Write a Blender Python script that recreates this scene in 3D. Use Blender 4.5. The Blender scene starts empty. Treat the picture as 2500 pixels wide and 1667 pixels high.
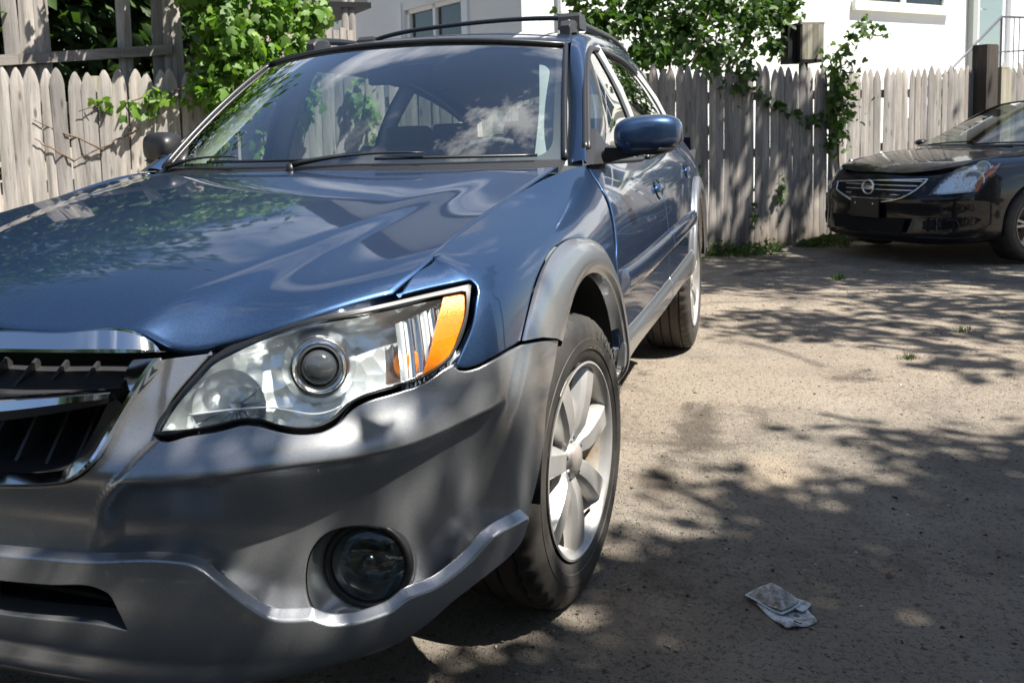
import bpy, math, random, json
import numpy as np
from mathutils import Vector, Matrix
from mathutils.geometry import delaunay_2d_cdt
R = math.radians
scene = bpy.context.scene
COL = scene.collection

# ---------------- camera ----------------
cam_d = bpy.data.cameras.new('camera'); cam = bpy.data.objects.new('camera', cam_d); COL.objects.link(cam)
CAM_POS = (2.0965, 1.3038, 1.1030); YAW, PITCH, ROLL = 3.525306, -0.0972878, -0.0313305
fw = Vector((math.cos(PITCH)*math.cos(YAW), math.cos(PITCH)*math.sin(YAW), math.sin(PITCH)))
rt = fw.cross(Vector((0,0,1))).normalized(); up = rt.cross(fw)
r2 = rt*math.cos(ROLL)+up*math.sin(ROLL); u2 = -rt*math.sin(ROLL)+up*math.cos(ROLL)
m = Matrix((r2, u2, -fw)).transposed().to_4x4(); m.translation = Vector(CAM_POS); cam.matrix_world = m
cam_d.sensor_width = 36; cam_d.lens = 2279.8/2500*36
cam_d.shift_x = 228.96/2500; cam_d.shift_y = -285.15/2500
cam_d.clip_end = 2000; cam_d.clip_start = .05
cam_d.dof.use_dof = True; cam_d.dof.focus_distance = 1.75; cam_d.dof.aperture_fstop = 14
scene.camera = cam

# ---------------- sky, sun, exposure ----------------
SUN_AZ, SUN_EL = R(80), R(60)
scene.view_settings.view_transform = 'Standard'; scene.view_settings.look = 'None'
scene.view_settings.exposure = 1.30; scene.view_settings.gamma = 1
world = bpy.data.worlds.new('World'); scene.world = world; world.use_nodes = True
wn, wl = world.node_tree.nodes, world.node_tree.links; wn.clear()
wo = wn.new('ShaderNodeOutputWorld'); wb = wn.new('ShaderNodeBackground')
sky = wn.new('ShaderNodeTexSky'); sky.sky_type = 'NISHITA'; sky.sun_disc = False
sky.sun_elevation = SUN_EL; sky.sun_rotation = R(90)-SUN_AZ; sky.air_density = 1.0; sky.dust_density = .6; sky.ozone_density = 1.5
tc = wn.new('ShaderNodeTexCoord'); mp = wn.new('ShaderNodeMapping'); mp.inputs['Scale'].default_value = (1,1,2.6)
wl.new(tc.outputs['Generated'], mp.inputs['Vector'])
n1 = wn.new('ShaderNodeTexNoise'); n1.inputs['Scale'].default_value = 2.2; n1.inputs['Detail'].default_value = 8; n1.inputs['Roughness'].default_value = .56; n1.inputs['Distortion'].default_value = .3
wl.new(mp.outputs[0], n1.inputs['Vector'])
rmp = wn.new('ShaderNodeValToRGB'); rmp.color_ramp.elements[0].position = .57; rmp.color_ramp.elements[1].position = .76
wl.new(n1.outputs['Fac'], rmp.inputs[0])
# one bright cumulus high to the south-west (the windscreen mirrors it)
cm = wn.new('ShaderNodeMapping'); cm.vector_type = 'TEXTURE'; cm.inputs['Location'].default_value = (-.30,.03,.95); cm.inputs['Scale'].default_value = (.15,.15,.2)
wl.new(tc.outputs['Generated'], cm.inputs['Vector']); cl_ = wn.new('ShaderNodeVectorMath'); cl_.operation = 'LENGTH'; wl.new(cm.outputs[0], cl_.inputs[0])
n2 = wn.new('ShaderNodeTexNoise'); n2.inputs['Scale'].default_value = 9; n2.inputs['Detail'].default_value = 8; n2.inputs['Roughness'].default_value = .62; wl.new(tc.outputs['Generated'], n2.inputs['Vector'])
c1_ = wn.new('ShaderNodeMath'); c1_.operation = 'MULTIPLY_ADD'; wl.new(n2.outputs['Fac'], c1_.inputs[0]); c1_.inputs[1].default_value = -3.6; c1_.inputs[2].default_value = 2.7
c2_ = wn.new('ShaderNodeMath'); c2_.operation = 'SUBTRACT'; wl.new(c1_.outputs[0], c2_.inputs[0]); wl.new(cl_.outputs['Value'], c2_.inputs[1])
rm2 = wn.new('ShaderNodeValToRGB'); rm2.color_ramp.elements[0].position = .0; rm2.color_ramp.elements[1].position = .55; wl.new(c2_.outputs[0], rm2.inputs[0])
mxm = wn.new('ShaderNodeMath'); mxm.operation = 'MAXIMUM'; wl.new(rmp.outputs[0], mxm.inputs[0]); wl.new(rm2.outputs[0], mxm.inputs[1])
mx = wn.new('ShaderNodeMix'); mx.data_type = 'RGBA'; wl.new(mxm.outputs[0], mx.inputs[0]); wl.new(sky.outputs[0], mx.inputs[6]); mx.inputs[7].default_value = (11,11.2,11.6,1)
wl.new(mx.outputs[2], wb.inputs[0]); wb.inputs[1].default_value = .058
wl.new(wb.outputs[0], wo.inputs[0])
sun_d = bpy.data.lights.new('sun', 'SUN'); sun = bpy.data.objects.new('sun', sun_d); COL.objects.link(sun)
sun_d.energy = 5.0; sun_d.angle = R(.53); sun_d.color = (1,.95,.87)
sdir = Vector((math.cos(SUN_EL)*math.cos(SUN_AZ), math.cos(SUN_EL)*math.sin(SUN_AZ), math.sin(SUN_EL)))
sun.rotation_euler = sdir.to_track_quat('Z','Y').to_euler(); sun.location = sdir*30

# outlines of the panels, in surface coordinates (s along the body, t up the section)
DATA = {
'bump_split':[[1.785,6.14],[1.761,6.065],[1.738,5.988],[1.715,5.909],[1.694,5.828],[1.674,5.744],[1.656,5.656],[1.638,5.566],[1.62,5.475],[1.602,5.384],[1.582,5.292],[1.562,5.2],[1.538,5.108],[1.511,5.017],[1.483,4.926],[1.453,4.833],[1.423,4.736],[1.395,4.641],[1.367,4.544],[1.34,4.444],[1.315,4.344],[1.291,4.245],[1.271,4.153],[1.254,4.062],[1.241,3.972],[1.231,3.884],[1.224,3.799],[1.219,3.717],[1.217,3.637],[1.217,3.559],[1.217,3.482]],
'bumper':[[-0.066,4.405],[0.008,4.431],[0.081,4.455],[0.153,4.478],[0.224,4.501],[0.294,4.523],[0.362,4.544],[0.427,4.563],[0.491,4.581],[0.553,4.597],[0.615,4.612],[0.677,4.629],[0.737,4.647],[0.797,4.667],[0.856,4.691],[0.915,4.719],[0.997,4.759],[1.076,4.82],[1.148,4.933],[1.21,5.099],[1.248,5.243],[1.277,5.39],[1.301,5.53],[1.318,5.662],[1.332,5.791],[1.343,5.916],[1.355,6.034],[1.37,6.149],[1.388,6.268],[1.407,6.389],[1.427,6.51],[1.448,6.633],[1.47,6.759],[1.492,6.88],[1.514,7.007],[1.536,7.139],[1.558,7.276],[1.58,7.418],[1.603,7.567],[1.626,7.724],[1.654,7.926],[1.684,8.148],[1.713,8.396],[1.774,8.441],[1.86,8.413],[1.923,8.439],[1.983,8.465],[2.044,8.483],[2.105,8.493],[2.166,8.495],[2.227,8.491],[2.288,8.48],[2.249,8.326],[2.211,8.174],[2.175,8.028],[2.142,7.886],[2.109,7.749],[2.077,7.621],[2.045,7.497],[2.014,7.376],[1.984,7.257],[1.956,7.14],[1.929,7.023],[1.905,6.906],[1.884,6.788],[1.862,6.67],[1.837,6.555],[1.81,6.443],[1.786,6.333],[1.766,6.224],[1.815,6.16],[1.869,6.089],[1.927,6.067],[1.984,6.094],[2.041,6.14],[2.098,6.173],[2.15,6.184],[2.202,6.192],[2.254,6.198],[2.306,6.205],[2.358,6.214],[2.409,6.231],[2.46,6.257],[2.511,6.281],[2.563,6.292],[2.616,6.282],[2.669,6.249],[2.723,6.203],[2.777,6.142],[2.83,6.069],[2.883,6.0],[2.936,5.938],[2.99,5.881],[3.043,5.833],[3.097,5.8],[3.161,5.777],[3.226,5.771],[3.29,5.791],[3.363,5.854],[3.436,5.945],[3.49,6.043],[3.542,6.153],[3.597,6.247],[3.661,6.319],[3.728,6.376],[3.796,6.409],[3.866,6.423],[3.937,6.423],[4.009,6.418],[4.081,6.415],[4.147,6.412],[4.213,6.403],[4.28,6.393],[4.347,6.389],[4.413,6.396],[4.486,6.427],[4.559,6.475],[4.635,6.519],[4.717,6.539],[4.755,6.537],[4.794,6.533],[4.8,6.489],[4.807,6.445],[4.832,6.367],[4.866,6.3],[4.934,6.231],[5.011,6.191],[5.131,6.163],[5.266,6.165],[5.409,6.168],[5.538,6.162],[5.657,6.155],[5.767,6.145],[5.865,6.13],[5.931,6.134],[5.984,6.093],[6.053,6.03],[6.141,5.934],[6.227,5.827],[6.315,5.71],[6.405,5.584],[6.385,5.466],[6.366,5.345],[6.349,5.22],[6.332,5.096],[6.315,4.973],[6.298,4.853],[6.279,4.736],[6.26,4.624],[6.24,4.512],[6.225,4.394],[6.213,4.269],[6.208,4.128],[6.208,3.974],[6.211,3.811],[6.215,3.643],[6.218,3.478],[6.218,3.321],[6.212,3.178],[6.201,3.041],[6.187,2.914],[6.17,2.796],[6.151,2.685],[6.128,2.579],[6.104,2.475],[6.081,2.381],[6.057,2.287],[6.033,2.19],[6.009,2.085],[5.987,1.967],[5.92,1.979],[5.85,1.983],[5.774,1.996],[5.693,2.019],[5.606,2.039],[5.524,2.048],[5.448,2.023],[5.387,1.961],[5.332,1.865],[5.281,1.729],[5.237,1.541],[5.204,1.295],[5.18,1.045],[5.155,1.0],[3.439,1.0],[3.368,1.0],[3.301,1.0],[3.21,1.287],[3.127,1.698],[3.058,1.738],[2.99,1.769],[2.924,1.807],[2.861,1.847],[2.799,1.891],[2.74,1.953],[2.684,2.044],[2.631,2.147],[2.579,2.244],[2.533,2.324],[2.489,2.406],[2.446,2.487],[2.403,2.57],[2.36,2.653],[2.317,2.734],[2.269,2.827],[2.22,2.923],[2.168,3.01],[2.107,3.088],[2.041,3.145],[1.973,3.173],[1.902,3.186],[1.85,3.196],[1.797,3.201],[1.744,3.202],[1.69,3.2],[1.637,3.196],[1.583,3.188],[1.529,3.179],[1.474,3.169],[1.426,3.164],[1.387,3.168],[1.352,3.176],[1.318,3.184],[1.282,3.191],[1.241,3.195],[1.188,3.19],[1.133,3.185],[1.071,3.182],[1.009,3.179],[0.946,3.177],[0.882,3.175],[0.818,3.173],[0.753,3.17],[0.686,3.167],[0.619,3.163],[0.551,3.159],[0.481,3.155],[0.412,3.15],[0.341,3.145],[0.275,3.139],[0.209,3.134],[0.142,3.127],[0.074,3.12],[0.005,3.112],[-0.064,3.102],[-0.072,3.206],[-0.082,3.31],[-0.092,3.415],[-0.101,3.523],[-0.11,3.633],[-0.116,3.746],[-0.119,3.863],[-0.116,3.985],[-0.106,4.114],[-0.089,4.254]],
'fog_hole':[[3.171,1.967],[3.15,2.104],[3.13,2.224],[3.113,2.335],[3.104,2.435],[3.097,2.533],[3.095,2.632],[3.095,2.729],[3.099,2.825],[3.106,2.93],[3.116,3.039],[3.13,3.144],[3.151,3.238],[3.178,3.322],[3.211,3.396],[3.249,3.459],[3.291,3.507],[3.337,3.537],[3.387,3.553],[3.441,3.559],[3.495,3.558],[3.549,3.55],[3.605,3.534],[3.662,3.511],[3.719,3.48],[3.776,3.443],[3.836,3.399],[3.898,3.349],[3.96,3.29],[4.018,3.22],[4.069,3.138],[4.114,3.041],[4.156,2.929],[4.192,2.808],[4.219,2.684],[4.234,2.568],[4.241,2.446],[4.241,2.323],[4.235,2.201],[4.221,2.058],[4.199,1.909],[4.172,1.74],[4.153,1.61],[4.135,1.446],[4.079,1.234],[4.025,1.017],[3.979,1.0],[3.926,1.0],[3.87,1.0],[3.813,1.0],[3.745,1.0],[3.676,1.0],[3.606,1.047],[3.537,1.161],[3.471,1.29],[3.405,1.426],[3.342,1.565],[3.283,1.702],[3.226,1.847]],
'skirt':[[0.056,3.373],[0.123,3.381],[0.19,3.388],[0.255,3.394],[0.32,3.4],[0.384,3.405],[0.448,3.41],[0.516,3.415],[0.584,3.419],[0.65,3.423],[0.716,3.427],[0.781,3.431],[0.845,3.434],[0.908,3.437],[0.97,3.439],[1.032,3.441],[1.092,3.443],[1.152,3.446],[1.211,3.45],[1.265,3.454],[1.317,3.461],[1.369,3.47],[1.421,3.479],[1.473,3.49],[1.524,3.501],[1.574,3.512],[1.625,3.523],[1.675,3.533],[1.725,3.542],[1.774,3.548],[1.823,3.552],[1.872,3.554],[1.921,3.551],[1.969,3.545],[2.018,3.534],[2.082,3.52],[2.145,3.491],[2.205,3.434],[2.262,3.36],[2.31,3.28],[2.355,3.193],[2.4,3.11],[2.441,3.04],[2.481,2.97],[2.521,2.901],[2.56,2.833],[2.601,2.767],[2.643,2.704],[2.69,2.632],[2.738,2.561],[2.789,2.504],[2.842,2.47],[2.897,2.449],[2.953,2.433],[3.013,2.419],[3.072,2.411],[3.133,2.401],[3.197,2.322],[3.263,2.247],[3.311,2.212],[3.361,2.186],[3.412,2.167],[3.462,2.152],[3.515,2.14],[3.567,2.135],[3.62,2.135],[3.672,2.138],[3.731,2.143],[3.789,2.152],[3.845,2.177],[3.903,2.239],[3.962,2.302],[4.019,2.325],[4.081,2.327],[4.147,2.317],[4.214,2.308],[4.279,2.312],[4.34,2.33],[4.401,2.355],[4.463,2.384],[4.525,2.417],[4.589,2.451],[4.654,2.486],[4.712,2.521],[4.77,2.563],[4.828,2.609],[4.89,2.652],[4.958,2.688],[5.035,2.713],[5.122,2.722],[5.227,2.711],[5.338,2.683],[5.449,2.643],[5.552,2.596],[5.656,2.536],[5.759,2.464],[5.757,2.336],[5.758,2.201],[5.723,2.117],[5.691,2.022],[5.655,1.931],[5.606,1.865],[5.525,1.83],[5.429,1.82],[5.329,1.809],[5.243,1.799],[5.153,1.793],[5.062,1.788],[4.973,1.78],[4.893,1.766],[4.817,1.745],[4.746,1.722],[4.678,1.697],[4.614,1.669],[4.552,1.64],[4.493,1.607],[4.437,1.572],[4.337,1.435],[4.143,1.17],[3.949,0.904],[3.756,0.75],[3.562,0.75],[3.368,0.75],[3.174,0.75],[2.981,0.75],[2.787,0.75],[2.593,0.75],[2.399,0.75],[2.205,0.75],[2.012,0.75],[1.818,0.75],[1.624,0.75],[1.43,0.75],[1.236,0.75],[1.043,0.75],[0.849,0.75],[0.655,0.75],[0.461,0.75],[0.268,0.75],[0.074,0.75],[-0.12,0.75]],
'intake':[[0.21,2.838],[0.277,2.843],[0.343,2.847],[0.408,2.85],[0.473,2.854],[0.534,2.857],[0.594,2.86],[0.654,2.864],[0.713,2.867],[0.771,2.871],[0.829,2.874],[0.886,2.876],[0.942,2.879],[1.003,2.885],[1.063,2.895],[1.123,2.908],[1.182,2.919],[1.239,2.926],[1.296,2.926],[1.35,2.916],[1.402,2.893],[1.447,2.865],[1.488,2.828],[1.521,2.759],[1.545,2.671],[1.567,2.58],[1.594,2.474],[1.62,2.362],[1.645,2.245],[1.59,2.264],[1.535,2.283],[1.48,2.3],[1.424,2.316],[1.366,2.327],[1.315,2.333],[1.263,2.336],[1.21,2.335],[1.156,2.333],[1.102,2.33],[1.047,2.326],[0.991,2.323],[0.935,2.321],[0.879,2.32],[0.821,2.318],[0.763,2.317],[0.705,2.315],[0.646,2.313],[0.586,2.311],[0.525,2.31],[0.464,2.309],[0.4,2.309],[0.335,2.308],[0.269,2.308],[0.202,2.306],[0.206,2.422],[0.209,2.532],[0.211,2.637],[0.211,2.739]],
'fender':[[4.352,8.574],[4.43,8.67],[4.513,8.768],[4.601,8.863],[4.698,8.951],[4.802,9.0],[4.914,9.0],[5.025,9.0],[5.209,9.0],[5.678,8.996],[5.848,8.987],[5.969,8.991],[6.078,9.0],[6.173,9.0],[6.26,9.0],[6.344,9.0],[6.424,9.0],[6.49,9.0],[6.556,9.0],[6.62,9.0],[6.685,9.0],[6.75,9.0],[6.815,9.0],[6.88,9.0],[6.946,9.0],[7.012,9.0],[7.079,9.0],[7.147,9.0],[7.217,9.0],[7.288,9.0],[7.368,9.0],[7.451,9.0],[7.536,9.0],[7.623,9.0],[7.712,9.0],[7.754,9.0],[7.797,9.0],[7.893,9.0],[7.998,9.0],[7.973,8.834],[7.947,8.627],[7.92,8.398],[7.895,8.172],[7.872,7.954],[7.855,7.741],[7.841,7.572],[7.827,7.405],[7.814,7.237],[7.8,7.052],[7.783,6.865],[7.767,6.675],[7.753,6.458],[7.741,6.241],[7.731,6.018],[7.724,5.771],[7.715,5.58],[7.693,5.532],[7.663,5.644],[7.626,5.832],[7.589,6.019],[7.537,6.241],[7.479,6.46],[7.425,6.641],[7.361,6.811],[7.296,6.936],[7.224,7.047],[7.128,7.146],[7.029,7.223],[6.957,7.27],[6.888,7.304],[6.799,7.325],[6.715,7.322],[6.637,7.286],[6.566,7.223],[6.5,7.155],[6.434,7.079],[6.374,6.997],[6.319,6.913],[6.273,6.835],[6.231,6.753],[6.193,6.67],[6.156,6.586],[6.12,6.503],[6.088,6.429],[6.057,6.353],[6.026,6.275],[5.996,6.194],[5.964,6.11],[5.886,6.13],[5.802,6.145],[5.714,6.154],[5.619,6.16],[5.518,6.163],[5.411,6.167],[5.269,6.164],[5.134,6.162],[5.013,6.19],[4.936,6.23],[4.868,6.299],[4.83,6.367],[4.808,6.444],[4.811,6.489],[4.818,6.534],[4.882,6.663],[4.947,6.784],[4.998,6.87],[5.051,6.952],[5.106,7.032],[5.161,7.112],[5.229,7.218],[5.3,7.329],[5.377,7.44],[5.458,7.523],[5.541,7.612],[5.581,7.72],[5.575,7.79],[5.564,7.862],[5.434,7.923],[5.283,7.988],[5.152,8.046],[5.051,8.094],[4.967,8.138],[4.888,8.184],[4.811,8.234],[4.736,8.285],[4.658,8.34],[4.581,8.396],[4.505,8.454],[4.428,8.513]],
'lens':[[1.777,6.198],[1.776,6.284],[1.777,6.367],[1.784,6.458],[1.796,6.544],[1.813,6.627],[1.833,6.707],[1.855,6.786],[1.878,6.866],[1.901,6.946],[1.922,7.029],[1.943,7.116],[1.964,7.204],[1.986,7.293],[2.008,7.384],[2.031,7.476],[2.054,7.57],[2.077,7.666],[2.101,7.764],[2.125,7.869],[2.15,7.979],[2.175,8.089],[2.203,8.194],[2.234,8.293],[2.267,8.385],[2.302,8.471],[2.342,8.559],[2.384,8.634],[2.423,8.678],[2.464,8.703],[2.506,8.717],[2.548,8.728],[2.59,8.742],[2.632,8.762],[2.674,8.783],[2.716,8.803],[2.758,8.824],[2.801,8.843],[2.843,8.861],[2.887,8.877],[2.93,8.893],[2.974,8.91],[3.018,8.928],[3.063,8.945],[3.109,8.961],[3.155,8.975],[3.203,8.986],[3.248,8.994],[3.293,8.997],[3.34,8.997],[3.387,8.995],[3.436,8.99],[3.485,8.984],[3.536,8.976],[3.587,8.966],[3.64,8.955],[3.693,8.942],[3.748,8.929],[3.807,8.913],[3.868,8.891],[3.929,8.864],[3.991,8.832],[4.052,8.793],[4.111,8.751],[4.169,8.707],[4.225,8.66],[4.28,8.613],[4.337,8.563],[4.393,8.514],[4.449,8.466],[4.505,8.418],[4.561,8.372],[4.617,8.328],[4.673,8.285],[4.731,8.244],[4.787,8.205],[4.845,8.169],[4.904,8.135],[4.964,8.103],[5.026,8.074],[5.096,8.044],[5.178,8.009],[5.28,7.968],[5.397,7.921],[5.508,7.875],[5.533,7.82],[5.557,7.766],[5.494,7.692],[5.434,7.621],[5.379,7.553],[5.327,7.486],[5.279,7.418],[5.236,7.349],[5.196,7.281],[5.157,7.214],[5.119,7.149],[5.078,7.082],[5.038,7.015],[4.998,6.948],[4.957,6.881],[4.915,6.816],[4.871,6.751],[4.826,6.686],[4.78,6.625],[4.732,6.573],[4.684,6.535],[4.634,6.506],[4.582,6.486],[4.53,6.472],[4.478,6.462],[4.428,6.454],[4.38,6.449],[4.332,6.45],[4.284,6.455],[4.235,6.461],[4.187,6.468],[4.139,6.474],[4.092,6.476],[4.047,6.477],[4.001,6.481],[3.956,6.485],[3.91,6.486],[3.865,6.485],[3.82,6.478],[3.777,6.464],[3.734,6.441],[3.689,6.407],[3.645,6.366],[3.602,6.319],[3.56,6.254],[3.52,6.177],[3.481,6.1],[3.439,6.035],[3.403,5.99],[3.366,5.951],[3.328,5.917],[3.291,5.893],[3.252,5.878],[3.213,5.875],[3.173,5.879],[3.134,5.89],[3.095,5.906],[3.051,5.93],[3.008,5.964],[2.964,6.004],[2.921,6.049],[2.878,6.094],[2.838,6.142],[2.798,6.194],[2.758,6.244],[2.718,6.284],[2.664,6.322],[2.61,6.348],[2.572,6.356],[2.535,6.354],[2.497,6.344],[2.46,6.329],[2.424,6.314],[2.387,6.3],[2.35,6.29],[2.312,6.283],[2.275,6.278],[2.237,6.273],[2.2,6.268],[2.162,6.262],[2.125,6.255],[2.088,6.246],[2.049,6.229],[2.011,6.205],[1.973,6.179],[1.935,6.158],[1.897,6.147],[1.857,6.151],[1.817,6.173]],
'lens_in':[[1.836,6.32],[1.849,6.401],[1.863,6.482],[1.878,6.563],[1.893,6.644],[1.914,6.74],[1.936,6.837],[1.959,6.935],[1.984,7.033],[2.007,7.123],[2.032,7.212],[2.057,7.301],[2.083,7.391],[2.11,7.483],[2.136,7.576],[2.16,7.666],[2.183,7.76],[2.207,7.854],[2.232,7.945],[2.261,8.026],[2.296,8.1],[2.335,8.161],[2.375,8.213],[2.415,8.264],[2.454,8.314],[2.494,8.36],[2.534,8.403],[2.574,8.442],[2.615,8.477],[2.655,8.508],[2.695,8.535],[2.736,8.559],[2.777,8.581],[2.818,8.6],[2.86,8.617],[2.903,8.632],[2.944,8.645],[2.986,8.657],[3.029,8.667],[3.072,8.677],[3.116,8.685],[3.16,8.693],[3.206,8.699],[3.251,8.703],[3.298,8.703],[3.345,8.701],[3.393,8.696],[3.442,8.69],[3.492,8.681],[3.542,8.671],[3.594,8.66],[3.646,8.648],[3.7,8.635],[3.754,8.622],[3.809,8.607],[3.865,8.59],[3.921,8.568],[3.978,8.543],[4.034,8.513],[4.09,8.481],[4.143,8.447],[4.196,8.411],[4.247,8.374],[4.303,8.333],[4.358,8.293],[4.413,8.253],[4.468,8.213],[4.523,8.174],[4.579,8.136],[4.635,8.099],[4.691,8.062],[4.746,8.027],[4.803,7.993],[4.86,7.96],[4.918,7.929],[4.978,7.899],[5.04,7.87],[5.109,7.839],[5.189,7.805],[5.285,7.764],[5.242,7.673],[5.207,7.585],[5.172,7.502],[5.138,7.432],[5.102,7.366],[5.065,7.303],[5.029,7.241],[4.994,7.18],[4.959,7.118],[4.927,7.057],[4.895,6.994],[4.862,6.931],[4.828,6.871],[4.79,6.818],[4.75,6.774],[4.706,6.737],[4.661,6.706],[4.616,6.678],[4.571,6.651],[4.527,6.627],[4.483,6.607],[4.439,6.589],[4.395,6.576],[4.352,6.568],[4.308,6.565],[4.264,6.566],[4.22,6.569],[4.176,6.573],[4.132,6.576],[4.088,6.577],[4.042,6.577],[3.995,6.579],[3.948,6.582],[3.901,6.583],[3.855,6.582],[3.809,6.576],[3.764,6.564],[3.72,6.546],[3.673,6.519],[3.627,6.487],[3.583,6.448],[3.547,6.403],[3.513,6.347],[3.479,6.287],[3.446,6.229],[3.411,6.179],[3.368,6.125],[3.323,6.077],[3.278,6.041],[3.232,6.023],[3.186,6.019],[3.14,6.025],[3.094,6.039],[3.053,6.059],[3.013,6.088],[2.973,6.122],[2.933,6.16],[2.893,6.2],[2.848,6.251],[2.803,6.309],[2.759,6.364],[2.713,6.408],[2.659,6.444],[2.605,6.469],[2.566,6.477],[2.528,6.476],[2.49,6.467],[2.453,6.455],[2.416,6.441],[2.378,6.428],[2.341,6.417],[2.303,6.408],[2.266,6.398],[2.228,6.388],[2.19,6.377],[2.153,6.367],[2.115,6.358],[2.077,6.35],[2.037,6.344],[1.997,6.34],[1.956,6.336],[1.916,6.332],[1.876,6.327]],
'amber':[[4.961,7.971],[5.023,7.943],[5.089,7.915],[5.166,7.883],[5.259,7.844],[5.383,7.792],[5.323,7.696],[5.279,7.602],[5.238,7.516],[5.199,7.441],[5.16,7.372],[5.12,7.305],[5.082,7.24],[5.045,7.176],[5.01,7.112],[4.979,7.048],[4.947,6.982],[4.914,6.916],[4.879,6.855],[4.841,6.8],[4.8,6.755],[4.755,6.718],[4.709,6.686],[4.662,6.658],[4.616,6.633],[4.571,6.611],[4.525,6.594],[4.48,6.579],[4.435,6.562],[4.462,6.653],[4.489,6.743],[4.516,6.831],[4.543,6.917],[4.568,6.997],[4.593,7.074],[4.617,7.15],[4.641,7.224],[4.667,7.297],[4.693,7.368],[4.72,7.438],[4.75,7.509],[4.781,7.579],[4.813,7.651],[4.847,7.724],[4.883,7.801],[4.921,7.882]],
'proj':[0.7839,0.5933,0.7317],
'step':[[2.052,6.662],[2.129,6.675],[2.207,6.686],[2.284,6.696],[2.361,6.702],[2.438,6.703],[2.516,6.699],[2.595,6.688],[2.705,6.669],[2.815,6.63],[2.911,6.559],[3.008,6.478],[3.115,6.384],[3.225,6.315],[3.299,6.305],[3.373,6.317],[3.443,6.354],[3.513,6.4]],
'grille_out':[[0.003,4.53],[0.067,4.555],[0.129,4.579],[0.191,4.601],[0.251,4.623],[0.311,4.643],[0.37,4.663],[0.427,4.682],[0.485,4.7],[0.541,4.715],[0.596,4.729],[0.651,4.742],[0.705,4.755],[0.758,4.769],[0.811,4.784],[0.864,4.802],[0.916,4.822],[0.967,4.846],[1.02,4.871],[1.073,4.897],[1.123,4.938],[1.17,4.998],[1.213,5.073],[1.251,5.155],[1.286,5.259],[1.315,5.375],[1.339,5.495],[1.356,5.619],[1.369,5.748],[1.38,5.879],[1.391,6.009],[1.406,6.135],[1.42,6.241],[1.435,6.347],[1.451,6.452],[1.468,6.557],[1.485,6.662],[1.504,6.766],[1.522,6.872],[1.541,6.979],[1.56,7.089],[1.579,7.202],[1.598,7.319],[1.618,7.441],[1.637,7.568],[1.657,7.701],[1.677,7.84],[1.698,7.988],[1.72,8.147],[1.741,8.321]],
'grille_in':[[0.046,4.81],[0.107,4.835],[0.167,4.858],[0.226,4.88],[0.284,4.901],[0.341,4.92],[0.398,4.939],[0.453,4.956],[0.506,4.969],[0.557,4.98],[0.609,4.988],[0.659,4.997],[0.709,5.006],[0.759,5.019],[0.807,5.036],[0.855,5.059],[0.905,5.084],[0.954,5.111],[1.001,5.146],[1.044,5.198],[1.091,5.295],[1.13,5.412],[1.154,5.526],[1.172,5.651],[1.187,5.777],[1.202,5.904],[1.216,6.032],[1.231,6.159],[1.247,6.285],[1.261,6.396],[1.275,6.507],[1.288,6.619],[1.303,6.732],[1.316,6.845],[1.33,6.96],[1.343,7.078],[1.358,7.199],[1.374,7.328],[1.392,7.462],[1.409,7.601],[1.428,7.747],[1.453,7.952],[1.478,8.179]],
'topbar_hi':[[0.888,0.0154,0.7859],[0.889,0.0833,0.7888],[0.887,0.1848,0.7921],[0.872,0.3091,0.7932],[0.868,0.3282,0.7831],[0.862,0.3436,0.7676]],
'topbar_lo':[[0.935,0.0618,0.7603],[0.934,0.1253,0.7632],[0.928,0.2399,0.7679],[0.905,0.3261,0.7677],[0.89,0.3407,0.7657],[0.868,0.3487,0.7631]],
'wing_hi':[[0.955,0.0681,0.6869],[0.953,0.1376,0.6945],[0.945,0.2102,0.7013],[0.925,0.2951,0.7083]],
'wing_lo':[[0.972,0.0841,0.6694],[0.968,0.151,0.6793],[0.962,0.1926,0.6858],[0.93,0.2885,0.6965]],
'wing_lo2':[[0.955,0.064,0.6459],[0.952,0.1332,0.658],[0.945,0.1747,0.665],[0.918,0.2758,0.684]],
'fogc':[0.7599,0.6553,0.3954],
's_head':[[2.41,4.48],[2.484,4.693],[2.558,4.913],[2.636,5.136],[2.718,5.36],[2.809,5.58],[2.911,5.791],[3.038,6.02],[3.175,6.252],[3.321,6.478],[3.475,6.684],[3.637,6.855],[3.803,6.981],[3.958,7.0],[4.132,7.0],[4.392,7.0],[4.671,6.948],[4.861,6.896],[4.994,6.845],[5.093,6.777],[5.172,6.692],[5.239,6.598],[5.302,6.502],[5.364,6.413],[5.429,6.339],[5.298,6.083],[5.187,5.861],[5.084,5.674],[4.97,5.519],[4.841,5.394],[4.705,5.268],[4.576,5.111],[4.476,4.923],[4.389,4.712],[4.307,4.494],[4.164,4.508],[4.026,4.518],[3.895,4.525],[3.77,4.53],[3.647,4.532],[3.528,4.534],[3.407,4.534],[3.288,4.534],[3.167,4.532],[3.046,4.528],[2.921,4.523],[2.795,4.516],[2.667,4.507],[2.539,4.495]],
's_sig':[[5.429,6.339],[5.298,6.083],[5.187,5.861],[5.084,5.674],[4.97,5.519],[4.841,5.394],[4.705,5.268],[4.576,5.111],[4.476,4.923],[4.389,4.712],[4.307,4.494],[4.237,4.542],[4.168,4.589],[4.251,4.84],[4.342,5.084],[4.453,5.302],[4.572,5.471],[4.701,5.626],[4.834,5.77],[4.963,5.903],[5.083,6.017],[5.199,6.119],[5.313,6.222]],
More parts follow.
